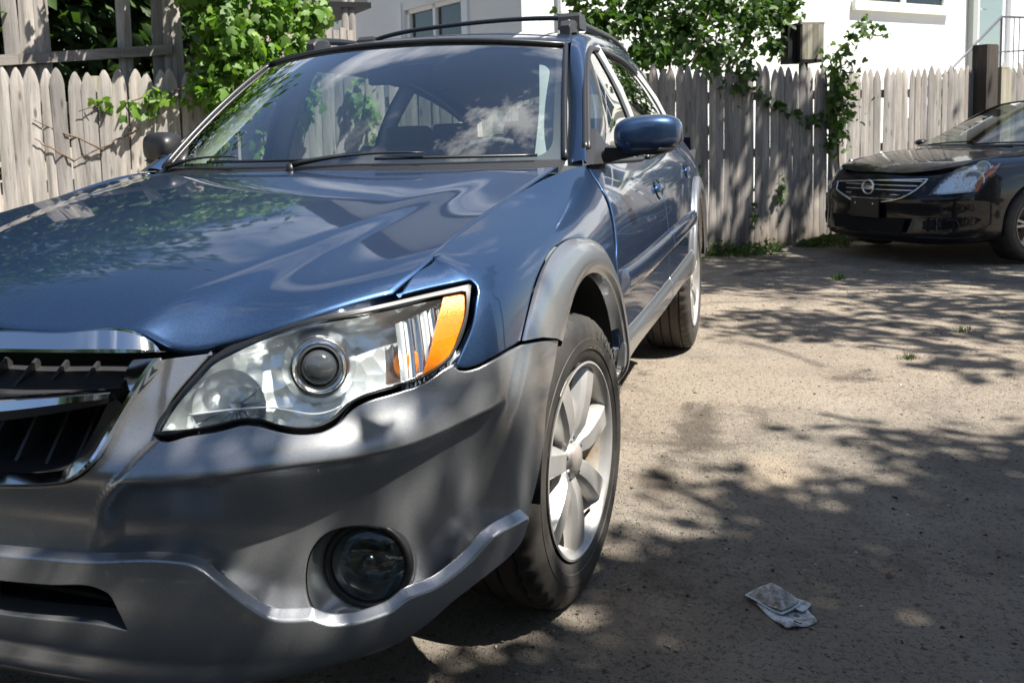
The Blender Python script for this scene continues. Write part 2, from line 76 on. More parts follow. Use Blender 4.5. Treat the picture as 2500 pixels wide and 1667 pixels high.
's_grille':[[-1.651,5.483],[-1.485,5.511],[-1.317,5.538],[-1.149,5.566],[-0.981,5.594],[-0.814,5.621],[-0.648,5.648],[-0.484,5.675],[-0.323,5.702],[-0.166,5.73],[-0.013,5.759],[0.136,5.788],[0.281,5.818],[0.422,5.848],[0.561,5.878],[0.696,5.907],[0.83,5.935],[0.961,5.961],[1.091,5.986],[1.219,6.007],[1.347,6.026],[1.474,6.041],[1.602,6.053],[1.731,6.06],[1.861,6.063],[1.994,6.06],[2.13,6.051],[2.272,6.035],[2.188,5.748],[2.105,5.479],[2.021,5.233],[1.932,5.016],[1.834,4.819],[1.732,4.639],[1.623,4.475],[1.508,4.328],[1.388,4.2],[1.269,4.099],[1.144,4.015],[1.012,3.944],[0.874,3.884],[0.733,3.833],[0.589,3.786],[0.448,3.752],[0.303,3.732],[0.154,3.722],[0.002,3.72],[-0.155,3.722],[-0.317,3.724],[-0.483,3.724],[-0.653,3.717],[-0.784,3.865],[-0.925,4.013],[-1.076,4.16],[-1.236,4.308],[-1.402,4.457],[-1.573,4.609],[-1.611,5.025]]
}
# ---------- smooth surfaces of the wagon: natural-cubic tensor splines through measured sections ----------
import math
def nat_spline(x, Y):
    x = np.asarray(x, float); Y = np.asarray(Y, float); n = len(x); h = np.diff(x)
    A = np.zeros((n, n)); B = np.zeros((n,)+Y.shape[1:]); A[0,0] = A[-1,-1] = 1
    hh = h.reshape((-1,)+(1,)*(Y.ndim-1)); dY = np.diff(Y, axis=0)/hh
    for i in range(1, n-1):
        A[i,i-1] = h[i-1]; A[i,i] = 2*(h[i-1]+h[i]); A[i,i+1] = h[i]; B[i] = 6*(dY[i]-dY[i-1])
    M = np.linalg.solve(A, B.reshape(n,-1)).reshape(B.shape)
    def f(t):
        t = np.atleast_1d(np.asarray(t, float)); i = np.clip(np.searchsorted(x, t)-1, 0, n-2)
        sh = (-1,)+(1,)*(Y.ndim-1)
        a = (x[i+1]-t).reshape(sh); b = (t-x[i]).reshape(sh); H = h[i].reshape(sh)
        return M[i]*a**3/(6*H)+M[i+1]*b**3/(6*H)+(Y[i]/H-M[i]*H/6)*a+(Y[i+1]/H-M[i+1]*H/6)*b
    return f

PLAN = [(.965,-.2),(.972,0),(.965,.2),(.935,.4),(.868,.58),(.765,.72),(.63,.81),(.47,.855),(.0,.872),(-.5,.878),(-1.3,.885),(-2.2,.882),(-2.67,.875),(-3.2,.845),(-3.6,.75)]
PP = np.array(PLAN); PK = np.arange(len(PLAN))-1.0      # s = 0 at the centre line
plan_f = nat_spline(PK, PP)
def plan_n(s):
    t = plan_f(s+1e-3)-plan_f(s-1e-3); n = np.stack([-t[:,1]*-1, t[:,0]*-1], 1)*1.0
    # travelling front -> back along +y side, outward normal is (ty,-tx)
    n = np.stack([t[:,1], -t[:,0]], 1)
    return n/np.linalg.norm(n, axis=1)[:,None]
# profiles (inward offset d, height z) for rows 0..9 at each plan knot
PROF = {
 0:[(.085,0.220),(.02,0.260),(.0,.31),(.005,.40),(.018,.49),(.0,.565),(.03,.625),(.06,.69),(.085,.75),(.105,.795)],
 2:[(.085,0.225),(.02,0.265),(.0,.32),(.005,.41),(.018,.49),(.0,.575),(.035,.625),(.065,.685),(.09,.735),(.108,.768)],
 3:[(.085,0.235),(.02,0.275),(.0,.33),(.005,.42),(.014,.50),(.0,.595),(.035,.645),(.062,.70),(.082,.76),(.100,.803)],
 4:[(.085,0.245),(.02,0.295),(.0,.35),(.002,.43),(.008,.52),(.0,.604),(.025,.66),(.048,.72),(.075,.785),(.103,.827)],
 5:[(.085,0.255),(.02,0.315),(.0,.37),(.0,.45),(.004,.54),(.0,.627),(.014,.69),(.034,.755),(.075,.83),(.135,.868)],
 6:[(.085,0.275),(.02,0.345),(.0,.40),(.0,.48),(.002,.56),(.0,.64),(.006,.71),(.026,.80),(.075,.862),(.165,.893)],
 7:[(.085,0.295),(.02,0.365),(.0,.42),(.0,.50),(.0,.57),(.0,.65),(.004,.74),(.022,.83),(.075,.905),(.175,.952)],
 8:[(.06,.39),(.02,.435),(.005,.468),(.0,.51),(.0,.55),(.0,.62),(.002,.72),(.014,.82),(.045,.92),(.115,1.003)],
 9:[(.06,.39),(.02,.435),(.005,.468),(.0,.51),(.0,.55),(.0,.62),(.002,.72),(.014,.82),(.04,.91),(.085,.985)],
 10:[(.06,.39),(.02,.435),(.005,.468),(.0,.51),(.0,.55),(.0,.62),(.002,.72),(.014,.84),(.04,.93),(.085,1.01)],
 11:[(.06,.34),(.02,.40),(.005,.45),(.0,.50),(.0,.55),(.0,.62),(.002,.72),(.014,.84),(.045,.94),(.095,1.02)],
 12:[(.06,.32),(.02,.38),(.005,.44),(.0,.50),(.0,.55),(.0,.62),(.004,.72),(.02,.84),(.055,.94),(.11,1.03)],
 13:[(.06,.32),(.02,.38),(.005,.44),(.0,.50),(.0,.55),(.0,.62),(.004,.72),(.02,.84),(.06,.94),(.12,1.03)],
}
PROF[1] = [tuple((np.array(a)*.6+np.array(b)*.4)) for a,b in zip(PROF[0],PROF[2])]
PROF[-1] = PROF[1]
PT = np.array([[PROF[int(k)][r] for r in range(10)] for k in PK])     # (cols, rows, 2)
prof_f = nat_spline(PK, PT)
def belt(s, t, off=0.0):
    """s: along the plan, t: 0..9 up the section -> xyz (left, +y side)"""
    s = np.atleast_1d(np.asarray(s,float)); t = np.atleast_1d(np.asarray(t,float))
    s, t = np.broadcast_arrays(s, t)
    P = prof_f(s); rows = np.arange(10.)
    M = SPM                                     # second-derivative operator for rows
    i = np.clip(t.astype(int), 0, 8); k = np.arange(len(s))
    MM = np.einsum('ij,njk->nik', M, P)
    b = (t-i)[:,None]; a = 1-b
    q = MM[k,i]*(a**3-a)/6 + MM[k,i+1]*(b**3-b)/6 + P[k,i]*a + P[k,i+1]*b
    n = plan_n(s); xy = plan_f(s)-n*q[:,:1]
    R = np.concatenate([xy, q[:,1:]], 1)
    if np.any(off):
        R = R + belt_n(s, t)*off
    return R
def _spm(n=10):
    A = np.zeros((n,n)); B = np.zeros((n,n)); A[0,0] = A[-1,-1] = 1
    for i in range(1,n-1):
        A[i,i-1]=1;A[i,i]=4;A[i,i+1]=1;B[i,i-1]=6;B[i,i]=-12;B[i,i+1]=6
    return np.linalg.solve(A,B)
SPM = _spm()
def belt_n(s, t):
    e = 1e-3
    ds = belt(s+e,t)-belt(s-e,t); dt = belt(s,np.clip(t+e,0,9))-belt(s,np.clip(t-e,0,9))
    n = np.cross(ds, dt); return n/np.linalg.norm(n,axis=1)[:,None]

# hood: a -6..6 across (gap to gap), b 0..6 from the front lip to the cowl
def _sp(L):
    L = np.array(sorted(L), float); f = nat_spline(L[:,0], L[:,1:]); lo, hi = L[0,0], L[-1,0]
    return lambda t: f(np.clip(t, lo, hi))[:,0]
h_zc = _sp([(.90,.768),(.872,.787),(.83,.812),(.78,.836),(.70,.862),(.60,.886),(.35,.934),(.10,.970),(-.10,.993),(-.30,1.014),(-.50,1.03)])
h_yb = _sp([(-.42,.618),(-.12,.600),(.08,.572),(.33,.525),(.58,.468),(.74,.425),(.88,.385)])
h_xf = _sp([(0,.875),(.24,.869),(.44,.857),(.56,.836),(.66,.80),(.82,.742),(1.,.628)])
h_xr = _sp([(0,-.245),(.25,-.25),(.5,-.272),(.75,-.335),(1.,-.44)])
h_gy = _sp([(0,.662),(.07,.682),(.2,.692),(.4,.698),(.7,.702),(1.,.704)])
h_gz = _sp([(0,.826),(.07,.856),(.2,.890),(.4,.925),(.6,.951),(.8,.977),(1.,1.001)])
h_curl = _sp([(0,0),(.38,0),(.45,.004),(.505,.024),(.57,.034),(.72,.032),(.85,.016),(1.,0)])
def hood(a, b, off=0.0):
    a = np.atleast_1d(np.asarray(a,float)); b = np.atleast_1d(np.asarray(b,float)); a, b = np.broadcast_arrays(a, b)
    e = np.abs(a)/6; g = b/6; y = e*h_gy(g); xf = h_xf(e); x = xf+(h_xr(e)-xf)*g
    def z0(x, y):
        yb = h_yb(x); u = (y-yb); dep = .0025+.0085*np.clip((x+.4)/1.25,0,1)
        w = np.where(u<0, .055, .12); k = np.exp(-(u/w)**2)
        crest = (.0003+.0015*np.clip((x+.4)/1.25,0,1))*np.exp(-((u+.075)/.05)**2)
        return h_zc(x)-np.clip(.0635+.03*x,.045,.085)*y*y-dep*k+crest
    z = z0(x, y)-h_curl(e)*np.exp(-(xf-x)/.045)
    ye = h_gy(g); xe = .628+(-.44-.628)*g
    z = z+(h_gz(g)-z0(xe, ye))*e**6
    q = np.stack([x, np.sign(a)*y, z], 1)
    if np.any(off): q = q+hood_n(a,b)*off
    return q
def hood_n(a, b):
    e=1e-3
    da = hood(a+e,b)-hood(a-e,b); db = hood(a,np.clip(b+e,0,6))-hood(a,np.clip(b-e,0,6))
    n = np.cross(da, db); n /= np.linalg.norm(n,axis=1)[:,None]
    return n*np.sign(n[:,2:3])
# ---- generic shell, used for the black sedan (local axes, full size) ----
def make_shell(plan, prof):
    keys = sorted(prof); PKs = np.arange(len(plan))-1.0; pf = nat_spline(PKs, np.array(plan)); nr = len(prof[keys[0]])
    pr = nat_spline(np.array(keys, float), np.array([prof[k] for k in keys])); M_ = _spm(nr)
    def nrm(s):
        t = pf(s+1e-3)-pf(s-1e-3); n = np.stack([t[:,1], -t[:,0]], 1); return n/np.linalg.norm(n, axis=1)[:,None]
    def fn(s, t, off=0.):
        s, t = np.broadcast_arrays(np.atleast_1d(np.asarray(s,float)), np.atleast_1d(np.asarray(t,float)))
        P = pr(np.clip(s, keys[0], keys[-1])); i = np.clip(t.astype(int), 0, nr-2); k = np.arange(len(s)); MM = np.einsum('ij,njk->nik', M_, P)
        b = (t-i)[:,None]; a = 1-b; q = MM[k,i]*(a**3-a)/6+MM[k,i+1]*(b**3-b)/6+P[k,i]*a+P[k,i+1]*b
        return np.concatenate([pf(s)-nrm(s)*q[:,:1]+(nrm(s)*off), q[:,1:]], 1)
    return fn
SPLAN = [(.955,-.25),(.97,0),(.955,.25),(.90,.48),(.80,.66),(.64,.79),(.44,.865),(0,.885),(-.6,.892),(-1.5,.895),(-2.3,.89),(-2.78,.88),(-3.4,.84),(-3.75,.72)]
# rows: 0 bottom 1 chin 2 low 3 mid 4 bumper bulge 5 upper 6 shoulder 7 top (hood line / beltline)
SPROF = {
 -1:[(.10,.17),(.02,.21),(.01,.32),(.02,.45),(.0,.56),(.03,.66),(.07,.74),(.12,.79)],
 0:[(.10,.17),(.02,.21),(.01,.32),(.02,.45),(.0,.56),(.03,.66),(.07,.74),(.12,.79)],
 2:[(.10,.17),(.02,.21),(.01,.32),(.015,.45),(.0,.56),(.035,.66),(.08,.74),(.14,.795)],
 4:[(.10,.18),(.02,.22),(.0,.33),(.005,.46),(.0,.58),(.03,.69),(.09,.79),(.18,.855)],
 5:[(.10,.19),(.02,.24),(.0,.35),(.0,.48),(.0,.60),(.022,.72),(.08,.83),(.20,.895)],
 6:[(.10,.20),(.02,.26),(.0,.37),(.0,.50),(.0,.62),(.015,.75),(.07,.865),(.21,.925)],
 7:[(.10,.20),(.03,.26),(.01,.37),(.0,.50),(.0,.64),(.012,.78),(.06,.89),(.19,.955)],
 8:[(.10,.19),(.04,.24),(.01,.36),(.0,.50),(.0,.64),(.012,.78),(.045,.90),(.13,.965)],
 9:[(.10,.19),(.04,.24),(.01,.36),(.0,.50),(.0,.64),(.012,.78),(.045,.90),(.10,.985)],
 11:[(.10,.20),(.04,.26),(.01,.38),(.0,.52),(.0,.66),(.012,.80),(.05,.93),(.11,1.01)],
 12:[(.10,.24),(.03,.30),(.0,.42),(.0,.55),(.0,.68),(.02,.82),(.06,.95),(.16,1.02)],
}
sbody = make_shell(SPLAN, SPROF)
SED = (-7.515, 2.581, -.116, math.radians(-47.62), .95)
def sed_world(L):
    c, s = math.cos(SED[3]), math.sin(SED[3]); k = SED[4]; L = np.asarray(L)
    return np.stack([SED[0]+k*(c*L[...,0]-s*L[...,1]), SED[1]+k*(s*L[...,0]+c*L[...,1]), SED[2]+k*L[...,2]], -1)

def sm(x):
    x = np.clip(x,0,1); return x*x*(3-2*x)
SPLIT = [None]
def body_off(s, t):
    """ridge over the wheel, groove beside the grille surround, undercut below the bumper crease"""
    ridge = .013*sm((s-(5.60+.26*(t-5.2)))/.22)*sm((t-2.6)/2.0)*sm((7.0-s)/.2)
    sl = np.interp(t, SPLIT[0][:,1], SPLIT[0][:,0])
    groove = -.012*(1-sm((s-sl+.03)/.13))*sm((t-2.8)/2.4)
    fr = sm((s-sl)/.25)*sm((5.75-s)/.7); k = np.clip(5.0-t,0,5)
    under = -(.024*(1-np.exp(-k/.5))+.004*np.minimum(k,2.5))*fr
    up_ = np.where(t>=5, .005*np.exp(-np.clip(t-5,0,4)/.5), .005*np.exp(-k/.12))*fr
    return ridge+groove+under+up_
def body(s, t, off=0.):
    s, t = np.broadcast_arrays(np.atleast_1d(np.asarray(s,float)), np.atleast_1d(np.asarray(t,float)))
    return belt(s,t)+belt_n(s,np.clip(t,0,9))*(body_off(s,t)+off)[:,None]
# ---------------- helpers ----------------
def tag(o, label=None, cat=None, group=None, kind=None):
    if label: o['label'] = label
    if cat: o['category'] = cat
    if group: o['group'] = group
    if kind: o['kind'] = kind
    return o
def empty(name, loc=(0,0,0), rz=0):
    o = bpy.data.objects.new(name, None); o.location = loc; o.rotation_euler = (0,0,rz); o.empty_display_size = .1
    COL.objects.link(o); return o
def mk(name, V, F, mat=None, parent=None, smooth=False, normals=None, mats=None, fm=None, loc=None):
    me = bpy.data.meshes.new(name); me.from_pydata([tuple(map(float,v)) for v in V], [], [tuple(map(int,f)) for f in F])
    if mats:
        for q in mats: me.materials.append(q)
        if fm is not None: me.polygons.foreach_set('material_index', list(fm))
    elif mat: me.materials.append(mat)
    if smooth: me.polygons.foreach_set('use_smooth', [True]*len(me.polygons))
    me.update()
    if normals is not None:
        try: me.normals_split_custom_set_from_vertices([tuple(map(float,n)) for n in normals])
        except Exception: pass
    o = bpy.data.objects.new(name, me); COL.objects.link(o)
    if parent: o.parent = parent
    if loc: o.location = loc
    return o
def bulk(name, V, F, mat, parent=None, smooth=False, uv=None):
    """fast mesh from numpy arrays; F (n,k)"""
    me = bpy.data.meshes.new(name); V = np.asarray(V, np.float32); F = np.asarray(F, np.int32); k = F.shape[1]
    me.vertices.add(len(V)); me.vertices.foreach_set('co', V.ravel())
    me.loops.add(F.size); me.loops.foreach_set('vertex_index', F.ravel())
    me.polygons.add(len(F)); me.polygons.foreach_set('loop_start', np.arange(0,F.size,k,dtype=np.int32))
    me.polygons.foreach_set('loop_total', np.full(len(F),k,np.int32))
    if smooth: me.polygons.foreach_set('use_smooth', np.ones(len(F),bool))
    if mat: me.materials.append(mat)
    me.update(calc_edges=True); me.validate()
    o = bpy.data.objects.new(name, me); COL.objects.link(o)
    if parent: o.parent = parent
    return o
class MB:
    def __init__(s): s.V=[]; s.F=[]
    def add(s, V, F):
        b=len(s.V); s.V += [tuple(map(float,v)) for v in V]; s.F += [tuple(int(i)+b for i in f) for f in F]; return s
    def box(s, c, d, rz=0, M=None):
        x,y,z=[q/2 for q in d]; vs=[Vector((a*x,b*y,e*z)) for a in(-1,1) for b in(-1,1) for e in(-1,1)]
        rot=Matrix.Rotation(rz,3,'Z') if M is None else M
        vs=[rot@v+Vector(c) for v in vs]
        return s.add(vs,[(0,1,3,2),(4,6,7,5),(0,4,5,1),(2,3,7,6),(0,2,6,4),(1,5,7,3)])
    def tube(s, P, r, n=8, cap=True, sy=1.0):
        P=[Vector(p) for p in P]; rr=r if isinstance(r,(list,tuple)) else [r]*len(P); V=[];F=[]
        t0=(P[1]-P[0]).normalized(); ref=Vector((0,0,1)) if abs(t0.z)<.9 else Vector((1,0,0))
        for i,p in enumerate(P):
            t=(P[min(i+1,len(P)-1)]-P[max(i-1,0)]).normalized(); a=t.cross(ref).normalized(); b=a.cross(t)
            for k in range(n):
                w=2*math.pi*k/n; V.append(p+(a*math.cos(w)+b*math.sin(w)*sy)*rr[i])
        for i in range(len(P)-1):
            for k in range(n): F.append((i*n+k,i*n+(k+1)%n,(i+1)*n+(k+1)%n,(i+1)*n+k))
        if cap: F += [tuple(range(n))[::-1], tuple((len(P)-1)*n+k for k in range(n))]
        return s.add(V,F)
    def loft(s, rings, closed=True, caps=(False,False)):
        n=len(rings[0]); V=[v for r in rings for v in r]; F=[]
        for i in range(len(rings)-1):
            for k in range(n if closed else n-1): F.append((i*n+k,i*n+(k+1)%n,(i+1)*n+(k+1)%n,(i+1)*n+k))
        if caps[0]: F.append(tuple(range(n))[::-1])
        if caps[1]: F.append(tuple((len(rings)-1)*n+k for k in range(n)))
        return s.add(V,F)
    def build(s, name, mat=None, parent=None, smooth=False, auto=None, **k):
        o=mk(name,s.V,s.F,mat,parent,smooth,**k)
        if auto is not None and smooth:
            me=o.data
            import bmesh
            bm=bmesh.new(); bm.from_mesh(me); bmesh.ops.remove_doubles(bm,verts=bm.verts,dist=1e-5); bmesh.ops.recalc_face_normals(bm,faces=bm.faces)
            for e in bm.edges:
                if len(e.link_faces)==2 and e.calc_face_angle(0)>auto: e.smooth=False
            bm.to_mesh(me); bm.free()
        return o
def copy_tree(o, parent=None):
    c=o.copy(); COL.objects.link(c)
    if parent: c.parent=parent
    for ch in list(o.children): copy_tree(ch,c)
    return c
def mirror_mesh(o, name=None, sc=-1.0, parent=None):
    me=o.data.copy(); n=len(me.vertices); co=np.empty(n*3,np.float32); me.vertices.foreach_get('co',co); co=co.reshape(-1,3); co[:,1]*=sc
    F=[tuple(p.vertices)[::-1] for p in me.polygons]; sm=[p.use_smooth for p in me.polygons]; mi=[p.material_index for p in me.polygons]
    nm=bpy.data.meshes.new(me.name); nm.from_pydata([tuple(map(float,v)) for v in co],[],F)
    for q in me.materials: nm.materials.append(q)
    nm.polygons.foreach_set('use_smooth',sm); nm.polygons.foreach_set('material_index',mi); nm.update()
    if o.get('_n') is not None: pass
    bpy.data.meshes.remove(me)
    c=bpy.data.objects.new(name or o.name.split('.')[0],nm); COL.objects.link(c); c.parent=parent or o.parent; return c

# ---------------- materials ----------------
class NT:
    def __init__(s, name, **k):
        s.m=bpy.data.materials.new(name); s.m.use_nodes=True; s.n=s.m.node_tree.nodes; s.l=s.m.node_tree.links
        s.b=s.n['Principled BSDF']
        for a,v in k.items(): s.set(a.replace('_',' '),v)
    def set(s,a,v):
        i=s.b.inputs[a]
        if hasattr(v,'is_output'): s.l.new(v,i)
        elif isinstance(v,tuple) and len(v)==3 and i.type=='RGBA': i.default_value=v+(1,)
        else: i.default_value=v
    def N(s,t,**k):
        q=s.n.new('ShaderNode'+t)
        for a,v in k.items():
            if a in q.inputs: 
                if hasattr(v,'is_output'): s.l.new(v,q.inputs[a])
                else: q.inputs[a].default_value=v
            else: setattr(q,a,v)
        return q
    def tex(s, coord='Object', scale=(1,1,1), rnd=False):
        c=s.N('TexCoord'); v=c.outputs[coord]
        if rnd:
            oi=s.N('ObjectInfo'); mu=s.N('Math',operation='MULTIPLY'); s.l.new(oi.outputs['Random'],mu.inputs[0]); mu.inputs[1].default_value=37.
            ad=s.N('VectorMath',operation='ADD'); s.l.new(v,ad.inputs[0]); s.l.new(mu.outputs[0],ad.inputs[1]); v=ad.outputs[0]
        mp=s.N('Mapping'); mp.inputs['Scale'].default_value=scale; s.l.new(v,mp.inputs['Vector']); return mp.outputs[0]
    def noise(s, vec, scale, detail=4, rough=.5, dist=0):
        q=s.N('TexNoise'); q.inputs['Scale'].default_value=scale; q.inputs['Detail'].default_value=detail; q.inputs['Roughness'].default_value=rough; q.inputs['Distortion'].default_value=dist
        s.l.new(vec,q.inputs['Vector']); return q.outputs['Fac']
    def ramp(s, fac, stops, interp='LINEAR'):
        q=s.N('ValToRGB'); cr=q.color_ramp; cr.interpolation=interp
        while len(cr.elements)<len(stops): cr.elements.new(.5)
        for e,(p,c) in zip(cr.elements,stops): e.position=p; e.color=(c+(1,)) if isinstance(c,tuple) else (c,c,c,1)
        s.l.new(fac,q.inputs[0]); return q.outputs[0]
    def mix(s, fac, a, b, blend='MIX'):
        q=s.N('Mix'); q.data_type='RGBA'; q.blend_type=blend
        for i,v in ((0,fac),(6,a),(7,b)):
            if hasattr(v,'is_output'): s.l.new(v,q.inputs[i])
            else: q.inputs[i].default_value=(v+(1,)) if isinstance(v,tuple) else v
        return q.outputs[2]
    def bump(s, h, strength=.3, dist=.01):
        q=s.N('Bump'); q.inputs['Strength'].default_value=strength; q.inputs['Distance'].default_value=dist; s.l.new(h,q.inputs['Height']); s.l.new(q.outputs[0],s.b.inputs['Normal']); return q
def P(name, col, rough=.5, metal=0., **k):
    return NT(name, Base_Color=col, Roughness=rough, Metallic=metal, **k).m
def paint(name, col, flake=.35, metal=.6, rough=.42, dirt=.12, coat=1.0):
    t=NT(name, Metallic=metal, Roughness=rough); v=t.tex(scale=(1,1,1))
    vo=t.N('TexVoronoi'); vo.inputs['Scale'].default_value=900; t.l.new(v,vo.inputs['Vector'])
    f=t.ramp(vo.outputs['Color'],[(.0,tuple(c*(1-flake) for c in col)),(1,tuple(min(1,c*(1+flake)) for c in col))])
    n=t.noise(v,2.2,5,.6); n2=t.noise(v,140,3,.6)
    d=t.ramp(n,[(.45,0.),(.8,1.)]); 
    sp=t.ramp(n2,[(.70,0.),(.76,1.)])
    c1=t.mix(.0,f,(.3,.28,.25)); 
    mu=t.N('Math',operation='MULTIPLY'); t.l.new(d,mu.inputs[0]); mu.inputs[1].default_value=dirt
    c1=t.mix(mu.outputs[0],f,(.30,.28,.25))
    mu2=t.N('Math',operation='MULTIPLY'); t.l.new(sp,mu2.inputs[0]); mu2.inputs[1].default_value=dirt*1.2
    c1=t.mix(mu2.outputs[0],c1,(.42,.40,.37)); t.set('Base Color',c1)
    if name=='black_paint': t.set('Specular IOR Level',.15)
    if coat:
        t.set('Coat Weight',coat); t.set('Coat Roughness',.025); t.set('Coat IOR',1.5)
        rr=t.ramp(n2,[(.4,.02),(.8,.06)]); t.l.new(rr,t.b.inputs['Coat Roughness'])
    return t.m
M={}
M['blue']=paint('blue_metallic_paint',(.023,.055,.128),metal=.80,rough=.42,dirt=.04)
M['silver']=paint('grey_metallic_paint',(.36,.37,.385),metal=.80,rough=.32,dirt=.08,coat=.5,flake=.16)
M['black_paint']=paint('black_paint',(.004,.0045,.008),metal=.0,rough=.35,dirt=.004,coat=.75)
M['chrome']=P('chrome',(.80,.82,.85),.10,1.)
M['chrome_soft']=P('satin_chrome',(.6,.62,.64),.22,1.)
M['black']=P('black_plastic',(.012,.012,.013),.42)
M['black_matte']=P('matte_black',(.006,.006,.006),.8)
M['grille_pl']=P('grille_plastic',(.028,.028,.030),.45)
M['trim']=P('rubber_trim',(.015,.016,.018),.35)
M['interior']=P('interior_grey',(.36,.38,.38),.85)
M['interior_lt']=P('interior_beige',(.55,.56,.52),.8)
M['dash']=P('dashboard_grey',(.07,.075,.08),.75)
M['seat']=P('seat_cloth',(.17,.18,.185),.9)
def glass(name, tint, ior=1.5, rough=.0, gain=1.9):
    m=bpy.data.materials.new(name); m.use_nodes=True; n=m.node_tree.nodes; l=m.node_tree.links; n.clear()
    o=n.new('ShaderNodeOutputMaterial'); t=n.new('ShaderNodeBsdfTransparent'); t.inputs[0].default_value=tint+(1,)
    g=n.new('ShaderNodeBsdfGlossy'); g.inputs['Roughness'].default_value=rough; f=n.new('ShaderNodeFresnel'); f.inputs[0].default_value=ior
    mi=n.new('ShaderNodeMixShader'); ma=n.new('ShaderNodeMath'); ma.operation='MULTIPLY'; ma.inputs[1].default_value=gain; ma.use_clamp=True; ge=n.new('ShaderNodeNewGeometry'); mr=n.new('ShaderNodeMapRange'); mr.inputs['To Min'].default_value=ior; mr.inputs['To Max'].default_value=1/ior; l.new(ge.outputs['Backfacing'],mr.inputs['Value']); l.new(mr.outputs[0],f.inputs[0])
    l.new(f.outputs[0],ma.inputs[0]); l.new(ma.outputs[0],mi.inputs[0]); l.new(t.outputs[0],mi.inputs[1]); l.new(g.outputs[0],mi.inputs[2]); l.new(mi.outputs[0],o.inputs[0]); return m
M['glass']=glass('window_glass',(.86,.93,.91),gain=1.7)
M['screen']=glass('windshield_glass',(.82,.91,.89),gain=3.9)
M['glass_dark']=glass('tinted_glass',(.40,.47,.45))
M['lens']=glass('clear_lens',(.93,.95,.95),1.45,gain=1.5)
M['windowpane']=glass('house_window_glass',(.25,.28,.28),1.5)
t=NT('amber_reflector',Roughness=.25,Coat_Weight=.5); v=t.tex(); 
vo=t.N('TexVoronoi'); vo.inputs['Scale'].default_value=620; t.l.new(v,vo.inputs['Vector'])
t.set('Base Color',t.ramp(vo.outputs['Distance'],[(0,(1.,.33,.005)),(.8,(.85,.19,.0))])); t.bump(vo.outputs['Distance'],.3,.001); t.set('Metallic',.1); M['amber']=t.m
M['amber_bulb']=P('amber_bulb',(.9,.25,.03),.15,.3)
t=NT('reflector',Metallic=.75,Roughness=.26,Base_Color=(.90,.92,.92)); v=t.tex(); q_=t.N('TexVoronoi'); q_.inputs['Scale'].default_value=36; t.l.new(v,q_.inputs['Vector']); t.bump(q_.outputs['Distance'],.36,.012); M['reflector']=t.m
t=NT('ribbed_reflector',Metallic=1.,Roughness=.14,Base_Color=(.85,.84,.82)); M['reflector_rib']=t.m
M['white_ring']=P('projector_ring',(.82,.85,.86),.25,.45)
M['proj_glass']=P('projector_lens',(.05,.055,.06),.03,0.,Coat_Weight=1.,Specular_IOR_Level=1.)
t=NT('alloy',Metallic=.55,Roughness=.36); v=t.tex(); n=t.noise(v,9,5,.6); t.set('Base Color',t.ramp(n,[(.35,(.44,.43,.41)),(.6,(.53,.52,.50)),(.78,(.36,.29,.21))])); M['alloy']=t.m
t=NT('alloy_barrel',Metallic=.35,Roughness=.5); v=t.tex(); n=t.noise(v,7,6,.65); t.set('Base Color',t.ramp(n,[(.38,(.55,.53,.50)),(.52,(.50,.42,.33)),(.66,(.30,.17,.08))])); M['barrel']=t.m
t=NT('tyre_rubber',Roughness=.62); v=t.tex(); n=t.noise(v,11,6,.65); t.set('Base Color',t.ramp(n,[(.35,(.022,.021,.020)),(.7,(.060,.052,.044))])); t.bump(t.noise(v,220,3),.2,.001); M['tyre']=t.m
M['brake']=P('brake_steel',(.13,.11,.10),.5,.8)
M['red_lens']=P('red_tail_lens',(.45,.02,.02),.12,0.,Coat_Weight=1.)
M['void']=P('dark_cavity',(.004,.004,.004),.95)

# weathered fence wood
def wood(name, c0, c1, c2, sc=(22,22,1.6), rnd=True, rot=None, base=False):
    t=NT(name,Roughness=.88); v=t.tex('Object',sc,rnd); n=t.noise(v,1.0,8,.65,.6); n2=t.noise(t.tex('Object',(1.3,1.3,.9),rnd),1.6,5,.6)
    n3=t.noise(t.tex('Object',(90,90,4),rnd),1,5,.7)
    c=t.ramp(n,[(.30,c0),(.50,c1),(.72,c2)])
    c=t.mix(t.ramp(n2,[(.35,0.),(.75,.65)]),c,tuple(q*.55 for q in c1))
    c=t.mix(t.ramp(n3,[(.28,.75),(.45,0.)]),c,tuple(q*.25 for q in c0))
    if base:
        # knots, and soil splashed up the foot of the boards
        vk=t.N('TexVoronoi'); vk.inputs['Scale'].default_value=1.0; t.l.new(t.tex('Object',(11,11,3.2),rnd),vk.inputs['Vector']); kn=t.ramp(vk.outputs['Distance'],[(.07,.8),(.16,0.)]); c=t.mix(kn,c,tuple(q*.35 for q in c0))
        sx_=t.N('SeparateXYZ'); t.l.new(t.tex('Object'),sx_.inputs[0]); ad=t.N('Math',operation='MULTIPLY_ADD'); t.l.new(n2,ad.inputs[0]); ad.inputs[1].default_value=.5; t.l.new(sx_.outputs['Z'],ad.inputs[2]); c=t.mix(t.ramp(ad.outputs[0],[(.28,.65),(.62,0.)]),c,(.12,.085,.055))
    oi=t.N('ObjectInfo'); sh=t.ramp(oi.outputs['Random'],[(0,(.66,.66,.67)),(.5,(.97,.97,.96)),(1,(1.16,1.12,1.06))]); c=t.mix(1.,c,sh,'MULTIPLY')
    t.set('Base Color',c); t.bump(n3,.55,.004); return t.m
M['picket']=wood('weathered_cedar',(.17,.155,.142),(.35,.325,.30),(.52,.485,.455),base=True)
M['rail']=wood('weathered_rail',(.22,.19,.17),(.40,.36,.32),(.52,.47,.43),sc=(3,22,22))
M['darkwood']=wood('creosoted_post',(.020,.016,.014),(.050,.040,.033),(.09,.07,.055))
